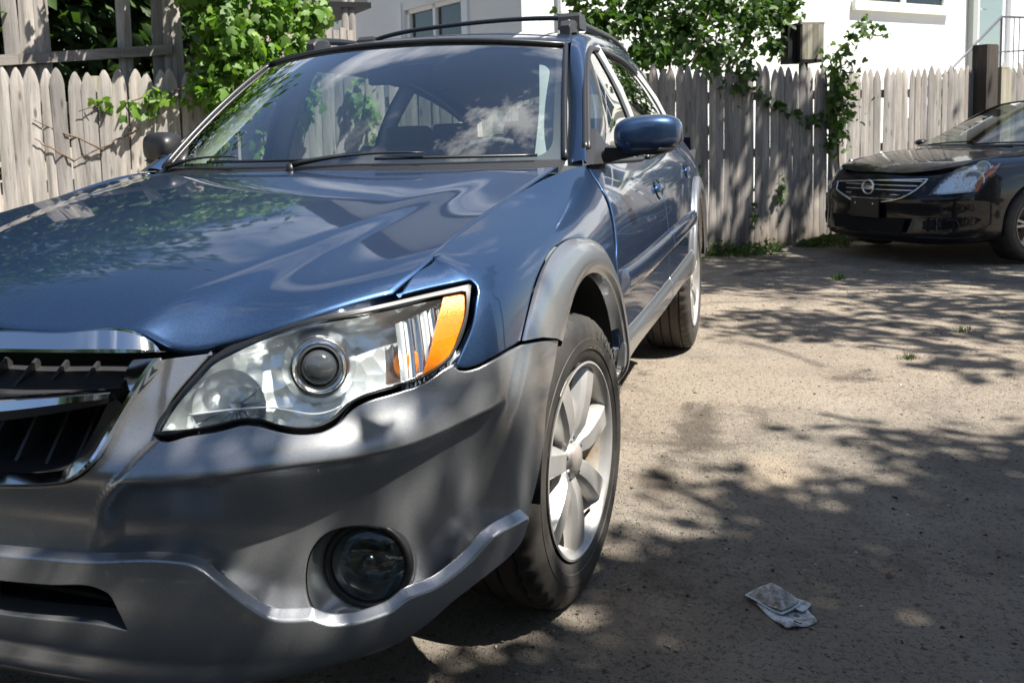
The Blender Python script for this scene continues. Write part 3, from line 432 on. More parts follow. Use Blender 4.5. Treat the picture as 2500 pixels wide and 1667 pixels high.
M['greypost']=wood('grey_post',(.20,.19,.15),(.32,.30,.24),(.42,.40,.31))
def leafmat(name, a, b, c, tr=.35):
    t=NT(name,Roughness=.55); oi=t.N('Attribute',attribute_name='tone'); 
    col=t.ramp(oi.outputs['Fac'],[(0,a),(.55,b),(1,c)]); t.set('Base Color',col)
    tl=t.N('BsdfTranslucent'); tc_=t.mix(1.,col,(1.6,1.9,.7),'MULTIPLY'); t.l.new(tc_,tl.inputs['Color'])
    ms=t.N('MixShader'); ms.inputs[0].default_value=tr; out=t.n['Material Output']; t.l.new(t.b.outputs[0],ms.inputs[1]); t.l.new(tl.outputs[0],ms.inputs[2]); t.l.new(ms.outputs[0],out.inputs[0]); return t.m
M['vine']=leafmat('vine_leaves',(.045,.10,.012),(.10,.20,.022),(.19,.30,.035))
M['bush']=leafmat('bush_leaves',(.025,.060,.012),(.055,.115,.022),(.13,.19,.035))
M['tree']=leafmat('tree_leaves',(.020,.045,.012),(.040,.080,.018),(.075,.12,.025),.3)
M['weed']=leafmat('weed_leaves',(.03,.07,.012),(.07,.13,.02),(.16,.20,.04))
t=NT('bark',Roughness=.9); v=t.tex(scale=(9,9,2)); n=t.noise(v,2,7,.65); t.set('Base Color',t.ramp(n,[(.3,(.05,.035,.025)),(.7,(.20,.15,.11))])); t.bump(n,.8,.03); M['bark']=t.m
M['stem']=P('vine_stem',(.12,.075,.045),.85)
# ---------------- panels cut out of a smooth surface ----------------
def sm(x): x=np.clip(x,0,1); return x*x*(3-2*x)
def newton_xz(fn, x, z, s0, t0):
    """find (s,t) whose surface point has this x and z"""
    s=np.full(len(x),s0,float) if np.isscalar(s0) else np.array(s0,float); t=np.full(len(x),t0,float) if np.isscalar(t0) else np.array(t0,float)
    for _ in range(25):
        e=1e-3; A=fn(s,t); f=np.stack([A[:,0]-x,A[:,2]-z],1)
        B=fn(s+e,t); C=fn(s,t+e); J=np.stack([np.stack([B[:,0]-A[:,0],C[:,0]-A[:,0]],1),np.stack([B[:,2]-A[:,2],C[:,2]-A[:,2]],1)],1)/e
        d=np.linalg.solve(J+np.eye(2)*1e-9,-f[...,None])[...,0]; d=np.clip(d,-.5,.5); s=s+d[:,0]; t=np.clip(t+d[:,1],-.2,9.2)
    return s,t
def in_poly(P, poly):
    x,y=P[:,0],P[:,1]; c=np.zeros(len(P),bool); n=len(poly); j=n-1
    for i in range(n):
        xi,yi=poly[i]; xj,yj=poly[j]
        if yi!=yj:
            k=((yi>y)!=(yj>y))&(x<(xj-xi)*(y-yi)/(yj-yi)+xi); c^=k
        j=i
    return c
def num_normals(fn, s, t, e=2e-3):
    a=fn(s+e,t)-fn(s-e,t); b=fn(s,t+e)-fn(s,t-e); n=np.cross(a,b); return n/(np.linalg.norm(n,axis=1)[:,None]+1e-12)
def dedupe(L, eps=1e-4):
    o=[L[0]]
    for q in L[1:]:
        if abs(q[0]-o[-1][0])+abs(q[1]-o[-1][1])>eps: o.append(q)
    if abs(o[0][0]-o[-1][0])+abs(o[0][1]-o[-1][1])<eps: o.pop()
    return o
def resample(L, ks, kt, step, closed=True):
    P=np.array(L,float); Q=np.vstack([P,P[:1]]) if closed else P
    d=np.hypot((Q[1:,0]-Q[:-1,0])*ks,(Q[1:,1]-Q[:-1,1])*kt); o=[]
    for i,l in enumerate(d):
        m=max(1,int(round(l/step)))
        for k in range(m): o.append(Q[i]+(Q[i+1]-Q[i])*k/m)
    if not closed: o.append(Q[-1])
    # drop points that crowd
    out=[o[0]]
    for q in o[1:]:
        if math.hypot((q[0]-out[-1][0])*ks,(q[1]-out[-1][1])*kt)>step*.35: out.append(q)
    return np.array(out)
def panel(name, fn, outline, mat, parent, holes=(), ks=.25, kt=.08, step=.014, flange=.016, gap=.002, rnd=.004, side=1, sgn=None, smooth=True, hole_flange=.02, creases=()):
    """triangulated patch with rolled-in edges; fn(s,t)->xyz, outline in (s,t)"""
    loops=[resample(dedupe(outline),ks,kt,step)]+[resample(dedupe(h),ks,kt,step) for h in holes]
    def area(L): x,y=L[:,0],L[:,1]; return .5*np.sum(x*np.roll(y,-1)-np.roll(x,-1)*y)
    loops[0]=loops[0] if area(loops[0])>0 else loops[0][::-1]
    loops=[loops[0]]+[l if area(l)<0 else l[::-1] for l in loops[1:]]
    ctr=fn(np.array([loops[0][:,0].mean()]),np.array([loops[0][:,1].mean()]))
    V=[];N=[];F=[]; rings=[]; base=0
    inner=[]
    for li,L in enumerate(loops):
        s,t=L[:,0],L[:,1]; A=fn(s,t); e=2e-3
        Ds=(fn(s+e,t)-fn(s-e,t))/(2*e); Dt=(fn(s,t+e)-fn(s,t-e))/(2*e); n=np.cross(Ds,Dt); n/=np.linalg.norm(n,axis=1)[:,None]
        T=np.roll(A,-1,0)-np.roll(A,1,0); T/=np.linalg.norm(T,axis=1)[:,None]+1e-12
        w=np.cross(n,T); w/=np.linalg.norm(w,axis=1)[:,None]+1e-12     # points inward (outline ccw wrt n)
        def shift(w,d):
            q=w*d; a=np.einsum('ij,ij->i',Ds,Ds);b=np.einsum('ij,ij->i',Ds,Dt);c=np.einsum('ij,ij->i',Dt,Dt)
            p1=np.einsum('ij,ij->i',q,Ds);p2=np.einsum('ij,ij->i',q,Dt);D=a*c-b*b+1e-12
            return np.stack([s+(c*p1-b*p2)/D,t+(a*p2-b*p1)/D],1)
        L0=shift(w,gap+rnd); inner.append(L0); fl=flange if li==0 else hole_flange
        V1=A+w*(gap+rnd*.3)-n*rnd*.3; V2=A+w*gap-n*rnd; V3=A+w*gap-n*(rnd+fl)
        rings.append((V1,V2,V3,n,w))
    allp=np.vstack(inner); nb=len(allp)
    # interior grid
    lo=loops[0].min(0); hi=loops[0].max(0); gs=np.arange(lo[0],hi[0],step/ks); gt=np.arange(lo[1],hi[1],step/kt)
    g=np.stack(np.meshgrid(gs,gt,indexing='ij'),-1).reshape(-1,2); g=g+np.array([.137*step/ks,.119*step/kt])
    k=in_poly(g,inner[0])
    for h in inner[1:]: k&=~in_poly(g,h)
    g=g[k]
    cr_=[]
    for cv in creases:
        Lc=resample(list(cv),ks,kt,step,closed=False); kk=in_poly(Lc,inner[0])
        for h in inner[1:]: kk&=~in_poly(Lc,h)
        dm=np.array([(((allp-q)*np.array([ks,kt]))**2).sum(1).min() for q in Lc]); kk&=dm>(step*.25)**2; cr_.append((Lc,kk))
    allq=np.vstack([allp]+[c[0] for c in cr_]) if cr_ else allp
    if len(g):
        sc=np.array([ks,kt]); d2=np.full(len(g),9.)
        for i in range(0,len(allq),64):
            dd=((g[:,None]-allq[None,i:i+64])*sc); d2=np.minimum(d2,(dd**2).sum(-1).min(1))
        g=g[d2>(step*.5)**2]
    pts=np.vstack([allp,g]); sc=np.array([ks,kt])
    edges=[]; b=0
    for L in inner:
        n_=len(L); edges+=[(b+i,b+(i+1)%n_) for i in range(n_)]; b+=n_
    for Lc,kk in cr_:
        ids=[]; b0=len(pts); pts=np.vstack([pts,Lc[kk]]); c0=0; prev=None
        for f_ in kk:
            if f_:
                if prev is not None: edges.append((prev,b0+c0))
                prev=b0+c0; c0+=1
            else: prev=None
    res=delaunay_2d_cdt([Vector(p) for p in (pts*sc)],edges,[],0,1e-7)
    vc=np.array([tuple(v) for v in res[0]])/sc; tri=[f for f in res[2] if len(f)==3]; tri=np.array(tri)
    cen=vc[tri].mean(1); k=in_poly(cen,inner[0])
    for h in inner[1:]: k&=~in_poly(cen,h)
    tri=tri[k]
    A3=fn(vc[:,0],vc[:,1]); N3=num_normals(fn,vc[:,0],vc[:,1])
    V=[*A3]; N=[*N3]; F=[tuple(f) for f in tri]
    # map boundary vertices in the result (orig indices kept in res[3])
    omap={}
    for i,o in enumerate(res[3]):
        for q in o: omap[q]=i
    b=0
    for (V1,V2,V3,n,w),L in zip(rings,inner):
        m=len(L); st=len(V); V+=[*V1]+[*V2]+[*V2]+[*V3]
        n1=n-w*.55; n1/=np.linalg.norm(n1,axis=1)[:,None]
        N+=[*n1]+[*(-w)]+[*(-w)]+[*(-w)]
        for i in range(m):
            j=(i+1)%m; a0=omap.get(b+i); a1=omap.get(b+j)
            if a0 is not None and a1 is not None: F.append((a1,a0,st+i,st+j))
            F.append((st+j,st+i,st+m+i,st+m+j)); F.append((st+2*m+j,st+2*m+i,st+3*m+i,st+3*m+j))
        b+=m
    V=np.array(V); N=np.array(N)
    if side==-1:
        V=V*np.array([1,MS,1]); N=N*np.array([1,-1,1]); F=[f[::-1] for f in F]
    return mk(name,V,F,mat,parent,smooth,normals=N if smooth else None)
MS=-.965
def grid_surf(name, fn, su, sv, mat, parent, flip=False, thick=0, side=1):
    U,Vv=np.meshgrid(su,sv,indexing='ij'); A=fn(U.ravel(),Vv.ravel()); n=len(sv)
    N=num_normals(fn,U.ravel(),Vv.ravel()); F=[]
    for i in range(len(su)-1):
        for j in range(n-1): F.append((i*n+j,(i+1)*n+j,(i+1)*n+j+1,i*n+j+1))
    if flip: N=-N; F=[f[::-1] for f in F]
    if side==-1: A=A*np.array([1,MS,1]); N=N*np.array([1,-1,1]); F=[f[::-1] for f in F]
    return mk(name,A,F,mat,parent,True,normals=N)
def curve(pts, n=24):
    P_=np.array(pts,float); d=np.r_[0,np.cumsum(np.linalg.norm(np.diff(P_,axis=0),axis=1))]; f=nat_spline(d,P_); return f(np.linspace(0,d[-1],n))
def cfun(pts):
    P_=np.array(pts,float); d=np.r_[0,np.cumsum(np.linalg.norm(np.diff(P_,axis=0),axis=1))]; d/=d[-1]; f=nat_spline(d,P_); return lambda u: f(np.clip(u,0,1))

# =============================== the blue wagon ===============================
wagon=empty('station_wagon')
tag(wagon,'blue station wagon with grey lower cladding and orange side marker, parked close to the camera','car')
split=np.array(DATA['bump_split']); split=split[np.argsort(split[:,1])]
SPLIT[0]=split
def off(fn,d):
    def g(s,t): return fn(s,t)+num_normals(fn,s,t)*d
    return g
bo=DATA['bumper']
bumper=panel('front_bumper',body,bo,M['silver'],wagon,holes=[DATA['fog_hole']],ks=.2,kt=.075,step=.008,hole_flange=.012,creases=[[(s_,t_) for s_ in np.linspace(1.3,6.3,160)] for t_ in (4.93,5.0,5.07)])
panel('front_bumper',body,bo,M['silver'],wagon,holes=[DATA['fog_hole']],ks=.2,kt=.075,step=.03,side=-1)
sk=np.array(DATA['skirt']); sk=sk[:sk[:,0].argmax()+1]; sk=sk[np.argsort(sk[:,0])]
def skirt_f(s,t):
    s,t=np.broadcast_arrays(np.atleast_1d(np.asarray(s,float)),np.atleast_1d(np.asarray(t,float)))
    ch=np.clip((np.interp(s,sk[:,0],sk[:,1])-t)*.085/.012,0,1); ch=ch+.10*(sm(ch*1.0)-ch)
    lip=.020*sm((1.80-.10*s-t)/.55)*sm((3.6-s)/2.0)
    return belt(s,t)+belt_n(s,t)*(.004+.019*ch+lip)[:,None]
for sd in (1,-1): panel('bumper_skirt',skirt_f,DATA['skirt'],M['silver'],wagon,holes=[DATA['intake']],ks=.2,kt=.07,step=.007 if sd==1 else .03,flange=.055,rnd=.0025,gap=.0,side=sd,hole_flange=.05,creases=[[(s_,t_-d_) for s_,t_ in sk] for d_ in (.04,.105,.141,.178)])
# dark air intake behind the skirt, and the chin below
mbv=MB()
mbv.box((.82,0,.325),(.10,.70,.15))
mbv.build('air_intake',M['void'],wagon)
mbl=MB()
for k in range(3): mbl.box((.895,0,.315+.030*k),(.03,.68,.008))
mbl.build('intake_louvre',M['grille_pl'],wagon)
# fender
for sd in (1,-1): panel('fender',belt,DATA['fender'],M['blue'],wagon,ks=.25,kt=.075,step=.013 if sd==1 else .03,side=sd,gap=.0028)
# hood
def hood_f(a,b):
    return hood(a,b)
hl=[]
for a in np.linspace(-6,6,97): hl.append((a,0.))
for b in np.linspace(0,6,40)[1:]: hl.append((6.,b))
for a in np.linspace(6,-6,60)[1:]: hl.append((a,6.))
for b in np.linspace(6,0,40)[1:-1]: hl.append((-6.,b))
def hood_fn(s,t):
    t=np.asarray(t,float); q=hood(np.clip(s,-6,6),np.clip(t,0,6)); q=q.copy(); q[:,1]=np.where(q[:,1]<0,q[:,1]*.985,q[:,1]); return q
hood_o=panel('hood',hood_fn,[(a,b) for a,b in hl][::1],M['blue'],wagon,ks=.12,kt=.19,step=.012,flange=.02,gap=.0035)
# under-shell that closes the gaps
grid_surf('inner_shell',off(belt,-.12),np.linspace(-.2,5.2,50),np.linspace(2,8.2,16),M['void'],wagon)
grid_surf('inner_shell',off(belt,-.12),np.linspace(-.2,5.2,30),np.linspace(2,8.2,10),M['void'],wagon,side=-1)
MB().box((.10,0,.60),(.70,1.10,.30)).box((-1.9,0,.36),(3.4,1.40,.22)).box((-.33,0,.72),(.06,1.36,.46)).build('underbody',M['void'],wagon)
# ---- wheel-arch flares ----
def arc_flare(cx, outer_pts, th0, th1, Ri, name, sd, ptop=None):
    """outer_pts: (theta_deg, R) table"""
    tt=np.array([q[0] for q in outer_pts]);rr=np.array([q[1] for q in outer_pts]); n=64 if sd==1 else 30
    th=np.linspace(th0,th1,n); Ro=nat_spline(tt,rr)(th); rings=[]
    for w,o in ((0,.0),(0,.008),(.06,.013),(.3,.017),(.7,.019),(.93,.017),(1.0,.012)):
        thr=R(1)*(th+w*11*np.exp(-((th-th0)/14)**2)*(1 if cx==0 else 0)); rad=Ro+(Ri-Ro)*w
        x=cx+rad*np.cos(thr); z=.335+rad*np.sin(thr)
        s0=np.interp(-x,[-.6,0,.5,1.3,2.2,2.67,3.3],[5.5,7,8,9,10,11,12]); t0=np.interp(z,[.4,.5,.62,.72,.85],[2,3.5,5,6,7.4])
        s,t=newton_xz(belt,x,z,s0,t0); A=belt(s,t)+belt_n(s,t)*o; rings.append(A)
    A=rings[-1].copy(); c=np.array([cx,0,.335]); d=A-c; d[:,1]=0; A1=c*0+A-d/np.linalg.norm(d,axis=1)[:,None]*.012; A1[:,1]-=.004; rings.append(A1)
    A2=A1-d/np.linalg.norm(d,axis=1)[:,None]*.006; A2[:,1]-=.028; rings.append(A2); A3=A2.copy(); A3[:,1]-=.02; A3+=d/np.linalg.norm(d,axis=1)[:,None]*.03; rings.append(A3)
    mb=MB(); 
    if sd==-1: rings=[r*np.array([1,MS,1]) for r in rings]
    mb.loft(rings,closed=False); o=mb.build(name,M['silver'],wagon,smooth=True,auto=R(50))
    return o
FO=[(39,.614),(45,.602),(54,.582),(63,.559),(74,.536),(84,.522),(92,.514),(102,.511),(110,.506),(117,.496),(125,.487),(134,.479),(139,.476),(150,.474),(172,.470)]
RO=[(8,.474),(30,.480),(50,.500),(70,.512),(90,.516),(110,.512),(130,.500),(150,.48),(172,.474)]
for sd in (1,-1):
    arc_flare(0,FO,39,172,.446,'wheel_arch_flare',sd)
    arc_flare(-2.67,RO,8,172,.446,'wheel_arch_flare',sd)
# wheel-well liners
for cx in (0,-2.67):
    for sy in (1,-1):
        mb=MB(); ths=np.radians(np.linspace(8,170,30)); rings=[]
        for y,r in ((.862,.432),(.80,.435),(.52,.45),(.50,.10)): rings.append([(cx+r*math.cos(a),sy*y*(1 if sy>0 else .965),.335+r*math.sin(a)) for a in ths])
        mb.loft(rings,closed=False); mb.build('wheel_well',M['black_matte'],wagon,smooth=True)
# ---- doors, quarter, cladding ----
def arch_pts(cx, R_, th0, th1, n=40):
    th=np.radians(np.linspace(th0,th1,n)); x=cx+R_*np.cos(th); z=.335+R_*np.sin(th)
    s0=np.interp(-x,[-.6,0,.5,1.3,2.2,2.67,3.3],[5.5,7,8,9,10,11,12]); t0=np.interp(z,[.4,.5,.62,.72,.85],[2,3.5,5,6,7.4])
    s,t=newton_xz(belt,x,z,s0,t0); return list(zip(s,t))
DG=[(7.78,3.0),(7.75,4.2),(7.74,5.2),(7.75,5.8),(7.77,6.3),(7.82,6.65),(7.87,7.22),(7.91,7.79),(7.92,8.17),(7.96,8.63),(8.02,9.0)]
SG=9.08
def belt_ln(s0,s1,t=9.,n=20): return [(s,t) for s in np.linspace(s0,s1,n)]
door1=DG+belt_ln(8.02,SG,9)[1:]+[(SG,t) for t in np.linspace(9,3.0,14)][1:]+[(s,3.0) for s in np.linspace(SG,7.78,24)][1:-1]
rear_arc=arch_pts(-2.67,.486,48,92,26)     # arch edge under the rear door and quarter
ra=[q for q in rear_arc if q[0]<10.62]
door2=[(SG,t) for t in np.linspace(3.0,9,14)]+belt_ln(SG,10.45,9)[1:]+[(10.5,8.2)]+ra[::-1]+[(s,3.0) for s in np.linspace(10.08,SG,16)]
quart=[(10.45,9)]+belt_ln(10.45,13.0,9)[1:]+[(13.0,t) for t in np.linspace(9,2,10)][1:]+[(12.2,2.)]+arch_pts(-2.67,.47,165,58,50)+[(10.5,8.2)]
fd={}
for sd in (1,-1):
    st=.02 if sd==1 else .05
    fd[sd]=panel('front_door',belt,door1,M['blue'],wagon,ks=.75,kt=.08,step=st,side=sd,gap=.002)
    fd[-2 if sd<0 else 2]=panel('rear_door',belt,door2,M['blue'],wagon,ks=.85,kt=.08,step=st,side=sd,gap=.002)
    panel('quarter_panel',belt,quart,M['blue'],wagon,ks=.5,kt=.08,step=st*1.6,side=sd,gap=.002)
    # lower cladding, one piece per door and the sill
    cl=lambda s,t: belt(s,t)+belt_n(s,t)*(.010*sm((4.0-t)/.8)+.003)[:,None]
    panel('door_cladding',cl,[(7.80,1.9)]+[(7.80,4.0)]+[(s,4.0) for s in np.linspace(7.8,SG-.008,20)][1:]+[(SG-.008,1.9)]+[(s,1.9) for s in np.linspace(SG-.008,7.80,20)][1:-1],M['silver'],wagon,ks=.5,kt=.06,step=st*.6,side=sd,gap=.001)
    panel('door_cladding',cl,[(SG+.008,1.9)]+[(SG+.008,4.0)]+[(s,4.0) for s in np.linspace(SG+.008,10.02,16)][1:]+arch_pts(-2.67,.474,26,12,6)+[(s,1.9) for s in np.linspace(10.0,SG+.008,16)][:-1],M['silver'],wagon,ks=.5,kt=.06,step=st*.6,side=sd,gap=.001)
    sl=lambda s,t: belt(s,t)+belt_n(s,t)*.006
    panel('sill',sl,[(7.70,.05)]+[(7.74,1.85)]+[(s,1.85) for s in np.linspace(7.74,10.08,30)][1:]+[(10.05,.05)]+[(s,.05) for s in np.linspace(10.05,7.70,30)][1:-1],M['silver'],wagon,ks=.8,kt=.03,step=st*.6,side=sd,gap=.0,flange=.08)
    # rub strip
    def rub(s,t): 
        h=1-np.abs((t-5.65)/.40)**3; return belt(s,t)+belt_n(s,t)*(.004+.014*np.clip(h,0,1)*sm((s-7.80)/.12))[:,None]
    for a,b in ((7.80,SG-.01),(SG+.012,10.18)):
        panel('side_moulding',rub,[(a,5.3),(a,6.0)]+[(s,6.0) for s in np.linspace(a,b,20)][1:]+[(b,5.3)]+[(s,5.3) for s in np.linspace(b,a,20)][1:-1],M['blue'],wagon,ks=.8,kt=.08,step=.016,side=sd,gap=.0,flange=.01)
# door handles (scoop, grip)
def handle(door, s, t, sd):
    C=belt(s,t)[0]; n=belt_n(s,t)[0]; T=(belt(s+.01,t)-belt(s-.01,t))[0]; T/=np.linalg.norm(T); B=np.cross(T,n); B=B*np.sign(B[2])
    def w(a,b,c):
        q=C+T*a+B*b+n*c; return q if sd==1 else q*np.array([1,MS,1])
    mb=MB(); rings=[]
    for rr,c in ((1.12,.0025),(1.0,.003),(.88,-.006),(.5,-.012),(.05,-.014)):
        rings.append([w(.072*rr*math.cos(k*math.pi/10),.034*rr*math.sin(k*math.pi/10),c) for k in range(20)])
    mb.loft(rings,caps=(False,True)); mb.build('handle_recess',M['blue'],door,smooth=True)
    mb=MB(); rings=[]
    for a in np.linspace(-.088,.088,13):
        h=.014*(1-(abs(a)/.090)**4); rr=.012*(1-(abs(a)/.095)**6)+.002
        rings.append([w(a,rr*1.15*math.cos(k*math.pi/5)+.004,h+.5*rr*math.sin(k*math.pi/5)) for k in range(10)])
    mb.loft(rings,caps=(True,True)); mb.build('door_handle',M['blue'],door,smooth=True)
for sd in (1,-1):
    handle(fd[sd],9.0-.02+.03,7.62,sd); handle(fd[2*sd],10.12,7.55,sd)
# ---- greenhouse ----
def screen(u,w,bul=.0):
    yb=.705;yt=.585
    b=np.stack([-.275-.255*np.abs(u)**2.2, u*yb, 1.006-.006*u*u],1); t=np.stack([-.965-.125*np.abs(u)**2.4, u*yt, 1.418-.033*np.abs(u)**2.2],1)
    n=np.array([.50,0,.86]); bb=(.020+bul)*4*w*(1-w)
    q=b*(1-w)[:,None]+t*w[:,None]+n*bb[:,None]; q[:,1]=np.where(q[:,1]<0,q[:,1]*.985,q[:,1]); return q
def vis(fn):
    def g(s,t): s,t=np.broadcast_arrays(np.atleast_1d(np.asarray(s,float)),np.atleast_1d(np.asarray(t,float))); return fn(s,t)
    return g
screen=vis(screen)
windshield=grid_surf('windshield',screen,np.linspace(-.992,.992,50),np.linspace(.01,.985,24),M['screen'],wagon)
def ring_band(name, fn, u0,u1,w0,w1, iu,iw0,iw1, mat, d, parent, n=40):
    """band between outer rect (u0..u1,w0..w1) and rounded inner rect"""
    f=off(fn,d); out=[];inn=[]
    def rect(a,b,c,e,r):
        pts=[]
        for cx,cy,t0 in ((b-r,c+r*1.6,-90),(b-r,e-r*1.6,0),(a+r,e-r*1.6,90),(a+r,c+r*1.6,180)):
            for k in range(8):
                th=R(t0+90*k/7); pts.append((cx+r*math.cos(th),cy+r*1.6*math.sin(th)))
        return pts
    def dens(L):
        o=[]
        for i in range(len(L)):
            a=np.array(L[i]);b=np.array(L[(i+1)%len(L)]); 
            for k in range(6): o.append(a+(b-a)*k/6)
        return np.array(o)
    O=dens(rect(u0,u1,w0,w1,.02)); I=dens(rect(-iu,iu,iw0,iw1,.07))
    A=f(O[:,0],O[:,1]); B=f(I[:,0],I[:,1]); mb=MB(); mb.loft([A,B]); return mb.build(name,mat,parent,smooth=True)
ring_band('windshield_border',screen,-.992,.992,.005,.99,.952,.062,.955,M['black'],-.004,windshield)
# seal on the outside
sg=np.linspace(0,1,40); path=[screen(-.995,w)[0] for w in np.linspace(.03,.99,20)]+[screen(u,.992)[0] for u in np.linspace(-.98,.98,30)]+[screen(.995,w)[0] for w in np.linspace(.99,.03,20)]
MB().tube([p_+np.array([.004,0,.004]) for p_ in path],.0085,8).build('windshield_seal',M['trim'],windshield,smooth=True)
# cowl below the glass
def cowl(u,w): 
    a=screen(u,np.full_like(u,.035)); b=np.stack([-.205-.255*np.abs(u)**2.2,u*.70,.978+0*u],1); return a*(1-w)[:,None]+b*w[:,None]
grid_surf('cowl_panel',vis(cowl),np.linspace(-1,1,30),np.linspace(0,1,4),M['black'],wagon)
Lp=[(-.50,.768,1.004),(-.66,.735,1.09),(-.83,.700,1.20),(-1.01,.665,1.31),(-1.18,.640,1.372),(-1.5,.630,1.392),(-1.9,.622,1.388),(-2.35,.615,1.355),(-2.8,.610,1.292),(-3.25,.605,1.19),(-3.55,.60,1.09)]
Up=[(-.53,.712,1.004),(-.69,.684,1.105),(-.85,.652,1.213),(-1.0,.615,1.325),(-1.13,.592,1.402),(-1.45,.590,1.452),(-1.9,.588,1.458),(-2.35,.582,1.430),(-2.8,.578,1.372),(-3.25,.565,1.27),(-3.6,.55,1.17)]
Lf,Uf=cfun(Lp),cfun(Up)
def frame_s(u,w):
    a=Uf(u);b=Lf(u); n=np.array([.0,.75,.65]); q=a*(1-w)[:,None]+b*w[:,None]+n*(.014*4*w*(1-w))[:,None]; return q
frame_s=vis(frame_s)
for sd in (1,-1):
    grid_surf('roof_pillar',frame_s,np.linspace(0,1,70),np.linspace(0,1,9),M['blue'],wagon,side=sd,flip=False)
# side glass
bl=lambda s: belt(s,9.)
def sideg(u,w):
    # u 0..1 along the belt from mirror to rear, w up
    s=8.12+u*(12.6-8.12); b=belt(s,np.full_like(s,9.)); b[:,1]-=.012; 
    tl=np.interp(b[:,0],[-3.55,-3.25,-2.8,-2.35,-1.9,-1.5,-1.18,-1.01,-.83,-.66,-.50],np.array([1.,.93,.82,.70,.585,.48,.395,.345,.275,.21,.12])*0+0) if False else None
    xs=np.array([q[0] for q in Lfine])[::-1]; ys=np.array([q[1] for q in Lfine])[::-1]; zs=np.array([q[2] for q in Lfine])[::-1]
    x=b[:,0]-.02*w; t=np.stack([b[:,0],np.interp(b[:,0],xs,ys)-.008,np.interp(b[:,0],xs,zs)],1)
    q=b*(1-w)[:,None]+t*w[:,None]; q[:,1]+=.022*4*w*(1-w); return q
Lfine=Lf(np.linspace(0,1,200)); sideg=vis(sideg)
def s2u(s): return (s-8.12)/(12.6-8.12)
wins={}
for sd in (1,-1):
    for (a,b_,nm,par) in ((8.12,9.02,'side_window',fd[sd]),(9.14,10.40,'side_window',fd[2*sd]),(10.5,12.3,'quarter_window',wagon)):
        o=grid_surf(nm,sideg,np.linspace(s2u(a),s2u(b_),16),np.linspace(.0,.985,10),M['glass'] if nm=='side_window' else M['glass_dark'],par,side=sd)
        MB().tube([ (sideg(s2u(s_),1.0)[0]+np.array([0,.004,0]))*np.array([1,1 if sd==1 else MS,1]) for s_ in np.linspace(a,b_,24)],.010,8).build('window_trim',M['trim'],par,smooth=True)
        MB().tube([ (sideg(s2u(s_),.0)[0]+np.array([0,.010,.002]))*np.array([1,1 if sd==1 else MS,1]) for s_ in np.linspace(a,b_,24)],.010,8).build('belt_trim',M['trim'],par,smooth=True)
    for a,b_ in ((9.0,9.16),(10.38,10.52)):
        grid_surf('window_pillar',off(sideg,.004),np.linspace(s2u(a),s2u(b_),5),np.linspace(0,1,8),M['black'],wagon,side=sd)
    # chrome-dark frame line at the front of the door glass
    MB().tube([(Lf(u)[0]+np.array([.0,.006,-.004]))*np.array([1,1 if sd==1 else MS,1]) for u in np.linspace(.03,.62,40)],.0075,8).build('door_frame_seal',M['grille_pl'],wagon,smooth=True)
    # mirror sail
    S=[(-.50,.772,1.002),(-.72,.800,1.000),(-.70,.742,1.10)]
    q=[np.array(p_)+np.array([0,.016,0]) for p_ in S]; q2=[p_-np.array([0,.03,0]) for p_ in q]; f=np.array([1,1 if sd==1 else MS,1])
    MB().add([p_*f for p_ in q+q2],[(0,1,2),(5,4,3),(0,3,4,1),(1,4,5,2),(2,5,3,0)]).build('mirror_sail',M['grille_pl'],wagon)
# roof
RX=[(-.965,1.418,.592,-1.09,1.392),(-1.12,1.448,.594,-1.22,1.420),(-1.45,1.488,.592,-1.50,1.454),(-1.9,1.508,.588,-1.92,1.460),(-2.35,1.500,.582,-2.36,1.432),(-2.8,1.465,.578,-2.80,1.374),(-3.25,1.40,.565,-3.25,1.272),(-3.72,1.32,.54,-3.62,1.17)]
rf=nat_spline(np.arange(8.),np.array(RX))
def roof(u,w):
    A=rf(w*7); k=np.abs(u)**2.4; x=A[:,0]*(1-k)+A[:,3]*k; z=A[:,1]*(1-k)+A[:,4]*k; q=np.stack([x,u*A[:,2],z],1); q[:,1]=np.where(q[:,1]<0,q[:,1]*.985,q[:,1]); return q
roof=vis(roof)
grid_surf('roof',roof,np.linspace(-1,1,50),np.linspace(0,1,60),M['blue'],wagon)
MB().loft([[(-3.62,.545,1.17),(-3.72,.3,1.30),(-3.72,0,1.32),(-3.72,-.3,1.30),(-3.62,-.545,1.17)],[(-3.80,.60,1.02),(-3.86,.3,1.03),(-3.87,0,1.03),(-3.86,-.3,1.03),(-3.80,-.60,1.02)]],closed=False).build('rear_window',M['glass_dark'],wagon)
MB().loft([[(-3.61,.74,1.03),(-3.80,.60,1.03),(-3.87,0,1.03),(-3.80,-.60,1.03),(-3.61,-.74,1.03)],[(-3.62,.76,.30),(-3.86,.60,.30),(-3.93,0,.30),(-3.86,-.60,.30),(-3.62,-.76,.30)]],closed=False).build('tailgate',M['blue'],wagon)
for sd in (1,-1):
    grid_surf('tail_light',off(belt,.006),np.linspace(12.35,13.0,8),np.linspace(6.6,8.6,8),M['red_lens'],wagon,side=sd)
